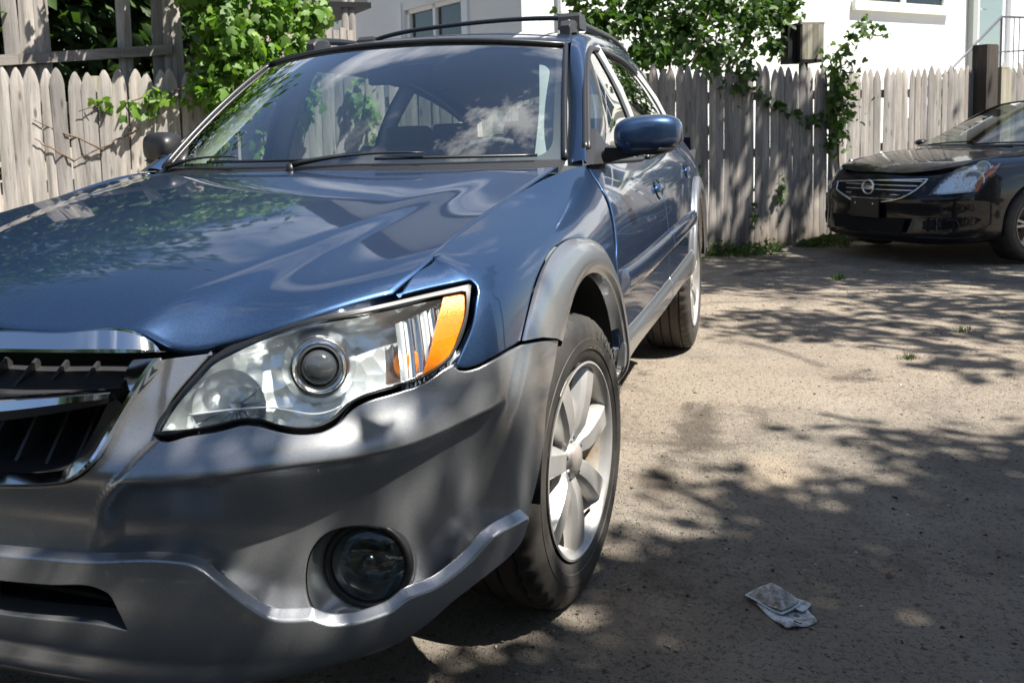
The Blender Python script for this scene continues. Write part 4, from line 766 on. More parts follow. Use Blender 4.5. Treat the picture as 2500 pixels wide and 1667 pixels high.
# roof rails and crossbar
for sy in (1,-1):
    pts=[(-1.36,.525,1.488),(-1.50,.525,1.500),(-1.9,.522,1.508),(-2.3,.52,1.505),(-2.8,.51,1.45),(-3.05,.50,1.39)]
    pts=[(x,y*sy,z) for x,y,z in pts]; pc=curve(pts,30)
    rail=MB().tube(pc,.015,10).build('roof_rail',M['trim'],wagon,smooth=True)
    for (x,z,l) in ((-1.40,1.487,.16),(-2.15,1.475,.10),(-2.95,1.385,.14)):
        mb=MB(); rings=[]
        for a,h,w_ in ((-.5,.0,.018),(-.36,.020,.022),(.0,.026,.024),(.3,.022,.022),(.5,.004,.016)):
            zc=z+h-.010; rings.append([(x-a*l,sy*(.525-.0)+dy*w_,zc+dz) for dy,dz in ((-1,-.045),(1,-.045),(1.05,-.008),(.8,0),(-.8,0),(-1.05,-.008))])
        mb.loft(rings,caps=(True,True)).build('rail_foot',M['grille_pl'],rail,smooth=True,auto=R(35))
cb=[(-1.76,-.44,1.520),(-1.70,-.34,1.530),(-1.62,0,1.545),(-1.52,.40,1.532),(-1.49,.50,1.522)]
cbar=MB().tube(curve(cb,24),.0135,10,sy=.7).build('crossbar',M['trim'],wagon,smooth=True)
for c_ in ((-1.76,-.455,1.508),(-1.49,.515,1.510)):
    mb=MB(); mb.loft([[(c_[0]+a*sx_,c_[1]+b*sy_,c_[2]+z) for a,b in ((-1,-1),(1,-1),(1,1),(-1,1))] for z,sx_,sy_ in ((-.035,.062,.042),(.012,.058,.040),(.026,.045,.034))],caps=(True,True))
    mb.build('crossbar_foot',M['grille_pl'],cbar,smooth=True,auto=R(30))
# antenna-less roof; rear spoiler hidden
# ---- headlights ----
def st_pts(L): L=np.array(L); return L[:,0],L[:,1]
lens=DATA['lens']; lin=DATA['lens_in']
lensn=resample(dedupe(lens),.2,.075,.008); linn=resample(dedupe(lin),.2,.075,.008)
lamp_axis=np.array([.86,.47,.20]); lamp_axis/=np.linalg.norm(lamp_axis)
PJ=np.array(DATA['proj'])
for sd in (1,-1):
    fl=np.array([1,1 if sd==1 else MS,1])
    mb=MB()
    # housing: a deep black-edged bowl behind the lens
    o1=belt(*st_pts(lensn))-belt_n(*st_pts(lensn))*.004
    hb=panel('headlight',off(belt,-.075),lens,M['reflector'],wagon,ks=.2,kt=.075,step=.02,side=sd,gap=.004,flange=.0,rnd=.001)
    hb['label']='headlight with clear lens, projector and amber corner' if False else None
    if hb.get('label') is None: del hb['label']
    # black rim and inner wall
    dn=belt_n(*st_pts(lensn)); ctr=o1.mean(0)
    fr=panel('headlight_rim',off(belt,-.0015),lens,M['black'],hb,holes=[lin],ks=.2,kt=.075,step=.008 if sd==1 else .02,side=sd,gap=.0025,flange=.03,rnd=.0015,hole_flange=.004)
    # reflective side wall between lens edge and back
    q1=belt(*st_pts(linn))-belt_n(*st_pts(linn))*.012; q2=belt(*st_pts(linn))-belt_n(*st_pts(linn))*.075
    c=q2.mean(0); q2=c+(q2-c)*.93
    mb=MB(); mb.loft([q1*fl,(q1*.5+q2*.5)*fl,q2*fl]); mb.build('lamp_wall',M['reflector'],hb,smooth=True)
    # clear lens
    panel('lens_cover',off(belt,.0012),lens,M['lens'],hb,ks=.2,kt=.075,step=.010 if sd==1 else .02,side=sd,gap=.005,rnd=.002,flange=.0)
    def frame(C,ax,upv=(0,0,1)):
        ax=np.array(ax,float); ax/=np.linalg.norm(ax); x=np.cross(np.array(upv,float),ax); x/=np.linalg.norm(x); y=np.cross(ax,x); return lambda a,b,c_:(np.array(C)+x*a+y*b+ax*c_)*fl
    # bowls: (centre px-measured) projector, inner high-beam bowl, outer turn bowl
    w=frame(PJ,lamp_axis)
    def lathe(w,prof,n=40,mat=None,name='bowl',par=hb,ex=1.0):
        mb=MB(); mb.loft([[w(r*math.cos(2*math.pi*k/n)*ex,r*math.sin(2*math.pi*k/n),z) for k in range(n)] for r,z in prof]); return mb.build(name,mat,par,smooth=True,auto=R(40))
    lathe(w,[(.062,-.050),(.057,-.030),(.052,-.010),(.0495,.000),(.047,.005),(.0445,.002)],mat=M['chrome_soft'],name='projector_shroud')
    lathe(w,[(.0445,.002),(.043,.010),(.039,.014),(.034,.011),(.0305,.004),(.029,-.004)],mat=M['reflector_rib'],name='projector_ring')
    lathe(w,[(.029,-.006),(.0288,.004),(.026,.011),(.018,.017),(.010,.020),(.0005,.021)],mat=M['proj_glass'],name='projector_lens')
    # inner high-beam bowl, towards the grille
    C2=belt(*[np.array([q]) for q in (2.42,6.75)])[0]-belt_n(2.42,6.75)[0]*.030
    w2=frame(C2,(.9,.36,.18))
    prof=[(.066,.014),(.062,.004),(.052,-.016),(.038,-.032),(.020,-.042),(.010,-.044)]
    lathe(w2,prof,mat=M['reflector'],name='high_beam_bowl',ex=.92)
    lathe(w2,[(.010,-.044),(.010,-.012),(.007,-.006),(.0005,-.004)],n=16,mat=M['chrome_soft'],name='bulb')
    # facet ribs in that bowl
    for k in range(9):
        a=R(200+k*24); mb=MB(); mb.tube([w2(r*math.cos(a)*.92,r*math.sin(a),z+.002) for r,z in prof[::-1]][:5],.0013,5); mb.build('bowl_rib',M['chrome_soft'],hb,smooth=True)
    # lower step shelf
    sq_=DATA['step']; shp=cfun([belt(a_,b_)[0]-belt_n(a_,b_)[0]*.012 for a_,b_ in sq_]); shb=cfun([belt(a_,b_)[0]-belt_n(a_,b_)[0]*.060+np.array([0,0,.006]) for a_,b_ in sq_])
    us=np.linspace(0,1,26); mb=MB(); mb.loft([shp(us)*fl,shb(us)*fl],closed=False); mb.build('reflector_step',M['chrome_soft'],hb,smooth=True)
    MB().tube([q*fl for q in shp(us)],.0016,6).build('step_edge',M['white_ring'],hb,smooth=True)
    # turn-signal cell: fluted reflector strips, amber bulb and the amber side reflector
    for k in range(7):
        f=k/6; s_=4.30+f*.62; 
        lo=belt(s_-.06,5.85+f*.35)[0]-belt_n(s_-.06,5.9+f*.3)[0]*(.030-.012*f); hi=belt(s_+.10,7.95-f*.10)[0]-belt_n(s_+.10,7.9)[0]*(.034-.012*f)
        dx=belt(s_+.05,6.5)[0]-belt(s_-.05,6.5)[0]; dx/=np.linalg.norm(dx); nn=belt_n(s_,6.8)[0]; rings=[]
        for v in np.linspace(0,1,8):
            c0=lo*(1-v)+hi*v+nn*.004*4*v*(1-v); hw=.0075; rings.append([(c0+dx*a*hw+nn*b)*fl for a,b in ((-1,-.006),(-.5,.001),(0,.004),(.5,.001),(1,-.006))])
        mb=MB(); mb.loft(rings,closed=False); mb.build('flute',M['reflector_rib'] if k%3 else M['white_ring'],hb,smooth=True)
    C3=belt(4.45,6.9)[0]-belt_n(4.45,6.9)[0]*.045; w3=frame(C3,(.7,.6,.2))
    lathe(w3,[(.030,-.015),(.026,.0),(.018,.012),(.0005,.016)],n=20,mat=M['amber_bulb'],name='turn_bulb')
    panel('side_reflector',off(belt,-.008),DATA['amber'],M['amber'],hb,ks=.2,kt=.075,step=.01,side=sd,gap=.0,rnd=.001,flange=.004)
# ---- fog lamps ----
fh=resample(dedupe(DATA['fog_hole']),.2,.075,.010)
G_=belt(3.97,2.30)[0]
for sd in (1,-1):
    fl=np.array([1,1 if sd==1 else MS,1])
    A=body(*st_pts(fh)); C=np.array(DATA['fogc']); ax=np.array([.955,.26,.05]); ax/=np.linalg.norm(ax)
    x=np.cross((0,0,1.),ax);x/=np.linalg.norm(x);y=np.cross(ax,x)
    ang=np.arctan2((A-C)@y,(A-C)@x); ring=lambda r,z:np.array([C+x*r*math.cos(a)+y*r*math.sin(a)+ax*z for a in ang])
    A0=A-belt_n(*st_pts(fh))*.006
    mb=MB(); mb.loft([A0*fl,(A0*.6+ring(.084,-.002)*.4-ax*.004)*fl,ring(.072,-.006)*fl],closed=True); mb.build('fog_lamp_pocket',M['silver'],wagon,smooth=True)
    def rg(r,z,n=40): return [(C+x*r*math.cos(k*2*math.pi/n)+y*r*math.sin(k*2*math.pi/n)+ax*z)*fl for k in range(n)]
    fo=MB().loft([rg(.075,-.016),rg(.074,-.002),rg(.071,.002),rg(.064,.000),rg(.062,-.006)]).build('fog_lamp',M['black'],wagon,smooth=True)
    MB().loft([rg(.062,-.006),rg(.055,-.03),rg(.035,-.048),rg(.010,-.055)],caps=(False,True)).build('fog_reflector',M['chrome_soft'],fo,smooth=True)
    MB().loft([rg(.063,-.004),rg(.056,.003),rg(.040,.008),rg(.02,.0105),rg(.001,.011)]).build('fog_lens',glass('smoked_lens',(.35,.38,.37)),fo,smooth=True)
    MB().loft([rg(.014,-.055),rg(.013,-.012),rg(.004,-.008)],caps=(False,True)).build('fog_bulb',M['chrome_soft'],fo,smooth=True)
# ---- grille ----
go=cfun(belt(*st_pts(DATA['grille_out']))+belt_n(*st_pts(DATA['grille_out']))*.001); gi=cfun(belt(*st_pts(DATA['grille_in']))-belt_n(*st_pts(DATA['grille_in']))*.004)
us=np.linspace(0,1,50); nb=np.array([.93,.15,.2]); O_=go(us)+nb*.004; I_=gi(us)-nb*(.014*(1-sm((us-.42)/.16)))[:,None]
O_b=O_-nb*.018; I_b=I_-nb*.02; mid=O_*.85+I_*.15+nb*.004; mid2=O_*.12+I_*.88+nb*.001
grille=MB()
for sy in (1,-1):
    f=np.array([1,sy,1]); grille.loft([O_b*f,O_*f,mid*f,mid2*f,I_*f,I_b*f],closed=False)
gr=grille.build('grille',M['chrome'],wagon,smooth=True,auto=R(28))
hi=cfun(DATA['topbar_hi']); lo=cfun(DATA['topbar_lo']); H=hi(us); L=lo(us); mb=MB()
for sy in (1,-1):
    f=np.array([1,sy,1]); r1=H+np.array([-.01,0,-.012]); r2=H+np.array([.003,0,.0]); r3=H*.8+L*.2+np.array([.010,0,.006]); r4=H*.12+L*.88+np.array([.004,0,.002]); r5=L-np.array([.015,0,.004])
    mb.loft([r1*f,r2*f,r3*f,r4*f,L*f,r5*f],closed=False)
mb.build('chrome_bar',M['chrome'],gr,smooth=True,auto=R(24))
wh,wlw,wl2=cfun(DATA['wing_hi'])(us),cfun(DATA['wing_lo'])(us),cfun(DATA['wing_lo2'])(us)
for sy in (1,-1):
    mb=MB(); f=np.array([1,sy,1]); mb.loft([(wh-np.array([.03,0,0]))*f,wh*f,(wh*.8+wlw*.2+np.array([.006,0,0]))*f,wlw*f,(wlw-np.array([.01,0,.002]))*f],closed=False)
    mb.build('wing_bar',M['chrome'],gr,smooth=True,auto=R(24))
mb=MB()
for sy in (1,-1):
    f=np.array([1,sy,1]); mb.loft([(wlw-np.array([.004,0,.0015]))*f,wl2*f,(wl2-np.array([.05,0,-.004]))*f],closed=False)
    # shelf under the upper opening, lower lip
    a=cfun([(.935,0,.678),(.932,.10,.680),(.92,.20,.687),(.900,.285,.692)])(us)
    mb.loft([(a+np.array([.012,0,.014]))*f,(a+np.array([.006,0,-.002]))*f][::-1]+[(a+np.array([-.005,0,.016]))*f,(a+np.array([-.075,0,.040]))*f],closed=False)
    b=I_[:38]-nb*.006; mb.loft([b*f,(b-np.array([.045,0,-.006])+np.array([0,-.01,0])*1)*f,(b-np.array([.10,.0,-.030]))*f],closed=False)
mb.build('grille_shelf',M['grille_pl'],gr,smooth=True,auto=R(30))
for sy in (1,-1):
    for y in np.arange(.02,.34,.062):
        f=np.array([1,sy,1])
        for (x0,z0,dx,h,ymax) in ((.930-y*.10,.698,.075,.036,.24),(.935-y*.08,.572+max(0,y-.16)*.3,.085,.075,.25)):
            if y>ymax: continue
            v=[np.array([x0,y,z0]),np.array([x0-dx,y,z0+.018]),np.array([x0-dx*.75,y,z0+h])]; th=np.array([0,.0035,0])
            pts=[(q-th)*f for q in v]+[(q+th)*f for q in v]
            MB().add(pts,[(0,1,2),(5,4,3),(0,3,4,1),(1,4,5,2),(2,5,3,0)]).build('grille_fin',M['grille_pl'],gr)
MB().box((.78,0,.63),(.05,.66,.22)).build('grille_back',M['void'],gr)
# ---- door mirrors ----
for sd in (1,-1):
    f=np.array([1,1 if sd==1 else -.845,1]); mb=MB(); n=36
    def sq(a,e): return math.copysign(abs(a)**e,a)
    rings=[]
    # rounded-box housing: sections in the y-z plane, depth along x
    for ph in (86,74,62,50,38,26,14,0,-14,-30):
        c_=math.cos(R(ph)) if ph>0 else 1-.05*(ph/30)**2; sc=c_**.42; dx=.066*math.sin(R(ph))
        rings.append([np.array([-.655+dx-.024*math.cos(a)*sc, .915+.093*sc*sq(math.cos(a),.68), 1.080+.0555*sc*sq(math.sin(a),.68)+.004*math.cos(a)])*f for a in [2*math.pi*k/n for k in range(n)]])
    mb.loft(rings,caps=(True,False)); mr=mb.build('door_mirror',M['blue'] if sd==1 else M['black'],wagon,smooth=True,auto=R(60))
    mb=MB(); r=rings[-1]; c=sum(r)/n; mb.loft([r,[c+(q-c)*.93+np.array([.012,0,0]) for q in r]],caps=(False,True)); mb.build('mirror_glass',M['chrome'],mr)
    # black lower edge and arm
    mb=MB(); mb.loft([[np.array([-.655+dx,.905+hy*a_,1.028+b_])*f for a_,b_ in ((-1,.014),(-.75,-.004),(.6,-.006),(1,.010),(.5,.020),(-.6,.020))] for dx,hy in ((.050,.06),(.030,.085),(-.03,.092),(-.058,.088))],caps=(True,True)); mb.build('mirror_base',M['black'],mr,smooth=True)
    mb=MB(); mb.loft([[np.array(q)*f for q in r] for r in ([(-.60,.79,1.0),(-.60,.80,1.045),(-.68,.80,1.05),(-.68,.79,1.0)],[(-.615,.845,1.010),(-.615,.845,1.044),(-.675,.845,1.046),(-.675,.845,1.010)],[(-.62,.90,1.022),(-.62,.90,1.046),(-.675,.90,1.046),(-.675,.90,1.022)])],caps=(True,True)); mb.build('mirror_arm',M['black'],mr,smooth=True,auto=R(40))
# ---- wipers ----
def wiper(u0,w0,u1,w1,u2):
    a=screen(u0,w0)[0]+np.array([.012,0,.012]); b=screen(u1,w1)[0]+np.array([.022,0,.030]); 
    m_=[a*(1-t)+b*t+np.array([.006,0,.012])*4*t*(1-t) for t in np.linspace(0,1,10)]
    mb=MB(); mb.tube(m_,[.012,.011,.009,.007,.006,.005,.005,.005,.004,.004],8,sy=.7); wp=mb.build('wiper',M['black'],wagon,smooth=True)
    MB().tube([a+np.array([.004,0,-.03]),a+np.array([.004,0,.004])],[.016,.010],12).build('wiper_pivot',M['black'],wp,smooth=True)
    bl=[screen(u,w1)[0]+np.array([.012,0,.016]) for u in np.linspace(u1-(u2-u1)*.5,u2,14)]
    MB().tube(bl,.005,6).build('wiper_blade',M['trim'],wp,smooth=True)
wiper(-.90,.012,-.35,.030,.05); wiper(-.06,.012,.50,.030,.90)
# ---- interior ----
def rbox(c,d,r=.03,mat=None,name='part',par=None,rx=0):
    import bmesh
    bm=bmesh.new(); bmesh.ops.create_cube(bm,size=1); bmesh.ops.scale(bm,vec=d,verts=bm.verts); bmesh.ops.bevel(bm,geom=list(bm.edges),offset=r,segments=3,profile=.7,affect='EDGES')
    bmesh.ops.rotate(bm,cent=(0,0,0),matrix=Matrix.Rotation(rx,3,'Y'),verts=bm.verts); bmesh.ops.translate(bm,vec=c,verts=bm.verts)
    me=bpy.data.meshes.new(name); bm.to_mesh(me); bm.free(); me.materials.append(mat); me.polygons.foreach_set('use_smooth',[True]*len(me.polygons)); o=bpy.data.objects.new(name,me); COL.objects.link(o); o.parent=par; return o
mb=MB(); mb.loft([[(x,y,z) for y in np.linspace(-.72,.72,12)] for x,z in ((-.34,.985),(-.62,.972),(-.86,.955),(-.95,.90),(-.97,.72))],closed=False); dash=mb.build('dashboard',M['dash'],wagon,smooth=True)
st_=empty('x'); bpy.data.objects.remove(st_)
W_c=Vector((-1.02,.36,.90)); tilt=Matrix.Rotation(R(-65),3,'Y'); mb=MB(); n=40
ringp=[W_c+tilt@Vector((.185*math.cos(2*math.pi*k/n),.185*math.sin(2*math.pi*k/n),0)) for k in range(n+1)]
mb.tube(ringp,.015,8,cap=False); mb.tube([W_c+tilt@Vector((-.02,-.17,0)),W_c+tilt@Vector((-.02,.17,0))],.014,6); mb.build('steering_wheel',M['dash'],wagon,smooth=True)
for y in (.36,-.36):
    sx=-1.58 if y>0 else -1.85; sb=rbox((sx,y,.80 if y<0 else .84),(.12,.44,.50),.05,M['seat'],'seat',wagon,R(-14)); rbox((sx-.09,y,1.13 if y>0 else 1.06),(.09,.22,.15),.04,M['seat'],'headrest',sb,R(-10)); rbox((sx+.23,y,.58),(.50,.48,.16),.05,M['seat'],'seat_base',sb)
rs=rbox((-2.62,0,.82),(.14,1.25,.50),.05,M['seat'],'rear_seat',wagon,R(-14))
for y in (.4,-.4,0): rbox((-2.70,y,1.08),(.09,.24,.14),.035,M['seat'],'headrest',rs)
rbox((-1.06,-.02,1.315),(.03,.25,.065),.012,M['black'],'rear_view_mirror',wagon,R(-8)); rbox((-1.02,-.02,1.36),(.04,.035,.07),.012,M['black'],'mirror_mount',wagon)
mb=MB(); hu=np.linspace(-.95,.95,16); mb.loft([roof(hu,np.full(16,w))-np.array([0,0,.035]) for w in np.linspace(.02,.95,12)],closed=False); mb.build('headliner',M['interior'],wagon,smooth=True)
for sd in (1,-1):
    f=np.array([1,1 if sd==1 else MS,1])
    MB().loft([frame_s(np.linspace(.0,.5,20),np.full(20,w))*f-np.array([.03,.018*sd,.01])-np.array([0,.095*sd*(0 if w>.5 else 1),0]) for w in (0,.5,1)],closed=False).build('pillar_trim',M['interior_lt'] if sd<0 else M['interior'],wagon,smooth=True)  # near-side trim coloured darker to tone down the sunlight on it
    for s_ in (9.08,10.45):
        u_=s2u(s_); MB().tube([sideg(u_,w)[0]*f-np.array([0,.03*sd,0]) for w in (0,.3,.6,.98)],.045,8,sy=.4).build('pillar_trim',M['interior'],wagon,smooth=True)
    MB().loft([[(x,sd*.80,.97) for x in (-.55,-3.3)],[(x,sd*.76,.62) for x in (-.55,-3.3)]],closed=False).build('door_trim',M['dash'],wagon)
MB().box((-1.9,0,.50),(2.8,1.5,.03)).build('cabin_floor',M['black_matte'],wagon)
# ---- wheels ----
def make_wheel(name, par, cx, cy, side, nsp=7, Rt=.3385, Wt=.112, Rr=.2270, phase=-90, style='wagon', mats=None, cz=None, text=None):
    """local: axis y, outer face at +y; placed at (cx, cy) with side +1/-1"""
    cz=Rt-.003 if cz is None else cz
    n=144; prof=[(-Wt+.012,Rr+.004),(-Wt,Rr+.03),(-Wt-.004,Rr+.06),(-Wt+.006,Rt-.022),(-Wt+.018,Rt-.006),(-.072,Rt-.001),(-.066,Rt-.009),(-.060,Rt),(-.026,Rt+.001),(-.022,Rt-.009),(-.017,Rt+.001),(.017,Rt+.001),(.022,Rt-.009),(.026,Rt+.001),(.060,Rt),(.066,Rt-.009),(.072,Rt-.001),(Wt-.018,Rt-.006),(Wt-.009,Rt-.014),(Wt-.004,Rt-.024),(Wt+.003,Rr+.062),(Wt+.003,Rr+.055),(Wt+.0045,Rr+.054),(Wt+.003,Rr+.030),(Wt+.0005,Rr+.028),(Wt-.002,Rr+.010),(Wt-.010,Rr+.001),(Wt-.02,Rr-.004)]
    def W(x,y,z): return (cx+x, cy+side*y, cz+z)
    rings=[]
    for k in range(n):
        a=2*math.pi*k/n; row=[]
        for (y,r) in prof:
            if abs(y)>.068 and r>Rt-.015 and k%3==0: r=r-.0065
            row.append(W(r*math.cos(a),y,r*math.sin(a)))
        rings.append(row)
    mb=MB(); m_=len(prof); V=[v for r in rings for v in r]; F=[]
    for k in range(n):
        k2=(k+1)%n
        for j in range(m_-1): F.append((k*m_+j,k*m_+j+1,k2*m_+j+1,k2*m_+j))
    mb.add(V,F); wh=mb.build(name,M['tyre'],par,smooth=True,auto=R(38))
    # rim
    def rev(prof,n,mat,nm,par2,auto=R(40),a0=0):
        mb=MB(); mb.loft([[W(r*math.cos(2*math.pi*k/n+a0),y,r*math.sin(2*math.pi*k/n+a0)) for k in range(n)] for y,r in prof]); return mb.build(nm,mat,par2,smooth=True,auto=auto)
    F_=Wt-.006
    rim=rev([(F_+.001,Rr-.002),(F_+.006,Rr+.001),(F_+.007,Rr-.004),(F_+.002,Rr-.010),(F_-.010,Rr-.013),(F_-.020,Rr-.018)],96,M['alloy'],'rim',wh)
    rev([(F_-.020,Rr-.018),(F_-.05,Rr-.025),(F_-.10,Rr-.030),(F_-.20,Rr-.024)],72,M['barrel'],'rim_barrel',wh)
    rev([(F_-.115,.125),(F_-.105,.135),(F_-.105,.06),(F_-.09,.058),(F_-.09,.0)],48,M['brake'],'brake_disc',wh)
    rev([(F_-.21,Rr-.01),(F_-.21,.0)],32,M['void'],'wheel_back',wh)
    if style=='wagon':
        for k in range(nsp):
            a=R(phase+k*360/nsp); ca,sa=math.cos(a),math.sin(a); ta,tb=-math.sin(a),math.cos(a); rings=[]
            for r,y,hw,h,tw in ((.034,F_-.024,.014,.030,.7),(.058,F_-.016,.0215,.032,.74),(.082,F_-.006,.0255,.034,.74),(.12,F_-.002,.0275,.034,.74),(.16,F_-.001,.0300,.032,.74),(.190,F_-.002,.0320,.028,.74),(Rr-.018,F_-.004,.0335,.026,.74),(Rr-.006,F_-.010,.035,.018,.74)):
                row=[]
                for q,dy in ((-1.25,-h),(-1.0,-.012),(-tw,.0),(tw,.0),(1.0,-.012),(1.25,-h)):
                    t_=q*hw; row.append(W(r*ca+t_*ta,y+dy,r*sa+t_*tb))
                rings.append(row)
            mb=MB(); m6=len(rings[0])
            for q6 in range(m6):
                mb.loft([[r_[q6],r_[(q6+1)%m6]] for r_ in rings],closed=False)
            o6=mb.build('spoke',M['alloy'],wh,smooth=True)
        rev([(F_-.075,.058),(F_-.045,.062),(F_-.030,.058),(F_-.027,.040),(F_-.020,.036),(F_-.016,.034)],nsp*6,M['alloy'],'wheel_hub',wh,auto=R(30))
        rev([(F_-.018,.0335),(F_-.009,.0325),(F_-.006,.029),(F_-.004,.001)],36,P('cap_grey',(.42,.38,.34),.45,.4),'centre_cap',wh)
        for k in range(5):
            a=R(90+72*k); x,z=.050*math.cos(a),.050*math.sin(a); mb=MB(); mb.loft([[W(x+.0095*s_*math.cos(q),yy,z+.0095*s_*math.sin(q)) for q in [math.pi*j/3 for j in range(6)]] for yy,s_ in ((F_-.05,.85),(F_-.024,.85),(F_-.016,.7),(F_-.013,.3))],caps=(False,True)); mb.build('lug_nut',M['chrome_soft'],wh,smooth=True,auto=R(35))
        a=R(phase-28); mb=MB(); p0=Vector(W((Rr-.022)*math.cos(a),F_-.03,(Rr-.022)*math.sin(a))); p1=Vector(W((Rr-.052)*math.cos(a),F_-.008,(Rr-.052)*math.sin(a))); mb.tube([p0,p0.lerp(p1,.6),p1],[.005,.004,.0045],8); mb.build('valve_stem',M['black'],wh,smooth=True)
    else:
        for k in range(5):
            for off_ in (-7.5,7.5):
                a=R(phase+k*72+off_); rings=[]
                for r,y,hw in ((.035,F_-.02,.013),(.09,F_-.006,.0115),(.15,F_-.004,.012),(Rr-.012,F_-.012,.014)):
                    b=R(phase+k*72+off_*(.4+.9*r/Rr)); ca,sa=math.cos(b),math.sin(b); ta,tb=-math.sin(b),math.cos(b)
                    rings.append([W(r*ca+q*hw*ta,y+dy,r*sa+q*hw*tb) for q,dy in ((-1.2,-.02),(-.8,0),(.8,0),(1.2,-.02))])
                MB().loft(rings,caps=(True,True)).build('spoke',M['alloy'],wh,smooth=True,auto=R(25))
        rev([(F_-.04,.055),(F_-.012,.05),(F_-.008,.03),(F_-.006,.001)],30,M['chrome_soft'],'wheel_hub',wh,auto=R(30))
    return wh,W,F_
for cx in (0,-2.67):
    for sd in (1,-1):
        wh,W,F_=make_wheel('wheel',wagon,cx,.742 if sd==1 else -.742*.965,sd)
        if cx==0:
            pv=Vector((0,.845*sd,0)); wh.matrix_local=Matrix.Translation(pv)@Matrix.Rotation(-.119,4,'Z')@Matrix.Translation(-pv)
        if sd==1 and cx==0: front_wheel=(wh,W,F_)
def text_mesh(body, size, depth=.0):
    cu=bpy.data.curves.new('txt','FONT'); cu.body=body; cu.size=size; cu.extrude=depth; cu.align_x='CENTER'; cu.align_y='CENTER'; o=bpy.data.objects.new('txt',cu); COL.objects.link(o)
    bpy.context.view_layer.update(); dg=bpy.context.evaluated_depsgraph_get(); me=bpy.data.meshes.new_from_object(o.evaluated_get(dg)); V=[tuple(v.co) for v in me.vertices]; F=[tuple(p.vertices) for p in me.polygons]
    bpy.data.objects.remove(o); bpy.data.curves.remove(cu); bpy.data.meshes.remove(me); return V,F
M['tyre_text']=P('tyre_lettering',(.085,.078,.07),.7)
wh,W,F_=front_wheel
def arc_text(word, rad, size, a_start, a_step, yy, par, nm='tyre_lettering'):
    mb=MB()
    for i,ch in enumerate(word):
        if ch==' ': continue
        V,F=text_mesh(ch,size,.0006); a=R(a_start+a_step*i); ca,sa=math.cos(a),math.sin(a)
        # viewed from +y the x axis runs to the left, so mirror the letters along x
        mb.add([W(rad*ca-v[0]*sa+v[1]*ca, yy+v[2], rad*sa+v[0]*ca+v[1]*sa) for v in V],[f for f in F])
    return mb.build(nm,M['tyre_text'],par)
arc_text('EVOLUTION',.2945,.030,112,6.2,.1165,wh)
arc_text('225/55R17',.262,.014,100,3.0,.1165,wh)
MB().add([W(a,.104,b) for a,b in ((-.006,.275),(.006,.275),(.004,.29),(-.006,.292))],[(0,1,2,3)]) 
# =============================== the black sedan ===============================
sedan=empty('sedan',(SED[0],SED[1],SED[2]),SED[3]); sedan.scale=(SED[4],)*3
tag(sedan,'black sedan with chrome barred grille, nosed up beside the wooden fence','car')
MS_keep=MS; MS=-1.0
def sarch(cx,R_,th0,th1,n=30):
    th=np.radians(np.linspace(th0,th1,n)); x=cx+R_*np.cos(th); z=.325+R_*np.sin(th)
    s0=np.interp(-x,[-.64,-.44,0,.6,1.5,2.3,2.78,3.4],[4.6,5.5,6,7,8,9,10,11]); t0=np.interp(z,[.2,.36,.5,.64,.78,.9],[0,2,3,4,5,6])
    s,t=newton_xz(sbody,x,z,s0,t0); return list(zip(s,t))
sf=sarch(0,.365,-12,192,30); sr=sarch(-2.78,.365,-12,192,30)
side=[(0,.2)]+[(s,.2) for s in np.linspace(.2,sf[0][0]-.05,14)]+sf+[(s,.3) for s in np.linspace(sf[-1][0]+.05,sr[0][0]-.05,20)]+sr+[(11.9,.5)]+[(11.9,6.95)]+[(s,6.95) for s in np.linspace(11.6,0,60)]
for sd in (1,-1):
    body2=panel('body_side',sbody,side,M['black_paint'],sedan,holes=[DATA['s_head']] if True else [],ks=.35,kt=.12,step=.03 if sd==1 else .07,side=sd,gap=.0,flange=.03,hole_flange=.05)
SH=[[(.86,0,.80),(.84,.30,.80),(.72,.56,.835),(.50,.645,.875)],[(.66,0,.875),(.64,.30,.872),(.54,.55,.880),(.30,.66,.905)],[(.35,0,.930),(.34,.32,.926),(.25,.56,.922),(.10,.675,.938)],[(.0,0,.968),(-.01,.34,.964),(-.07,.57,.955),(-.18,.69,.958)],[(-.30,0,.990),(-.31,.36,.986),(-.38,.58,.975),(-.50,.71,.968)]]
shr=nat_spline(np.arange(5.),np.array(SH)); SP7=_spm(7)
def shood(a,b):
    a,b=np.broadcast_arrays(np.atleast_1d(np.asarray(a,float)),np.atleast_1d(np.asarray(b,float))); P_=shr(b); F_=np.concatenate([P_[:,:0:-1]*np.array([1,-1,1]),P_],1)
    x=a+3; i=np.clip(x.astype(int),0,5); k=np.arange(len(a)); MM=np.einsum('ij,njk->nik',SP7,F_); bb=(x-i)[:,None]; aa=1-bb
    return MM[k,i]*(aa**3-aa)/6+MM[k,i+1]*(bb**3-bb)/6+F_[k,i]*aa+F_[k,i+1]*bb
grid_surf('hood',shood,np.linspace(-3,3,40),np.linspace(0,4,40),M['black_paint'],sedan,flip=False)
for sd in (1,-1):
    # fender top strip between hood and body
    def ft(u,w):
        a=shood(np.full_like(u,3.),u*4); 
        s=np.interp(a[:,0],[-.9,-.5,0,.44,.60,.74],[7.6,6.9,6.15,5.45,5.0,4.3]); b=sbody(s,np.full_like(s,6.95)); q=a*(1-w)[:,None]+b*w[:,None]; q[:,2]+=.008*4*w*(1-w); return q
    grid_surf('fender_top',vis(ft),np.linspace(0,1,30),np.linspace(0,1,6),M['black_paint'],sedan,side=sd)
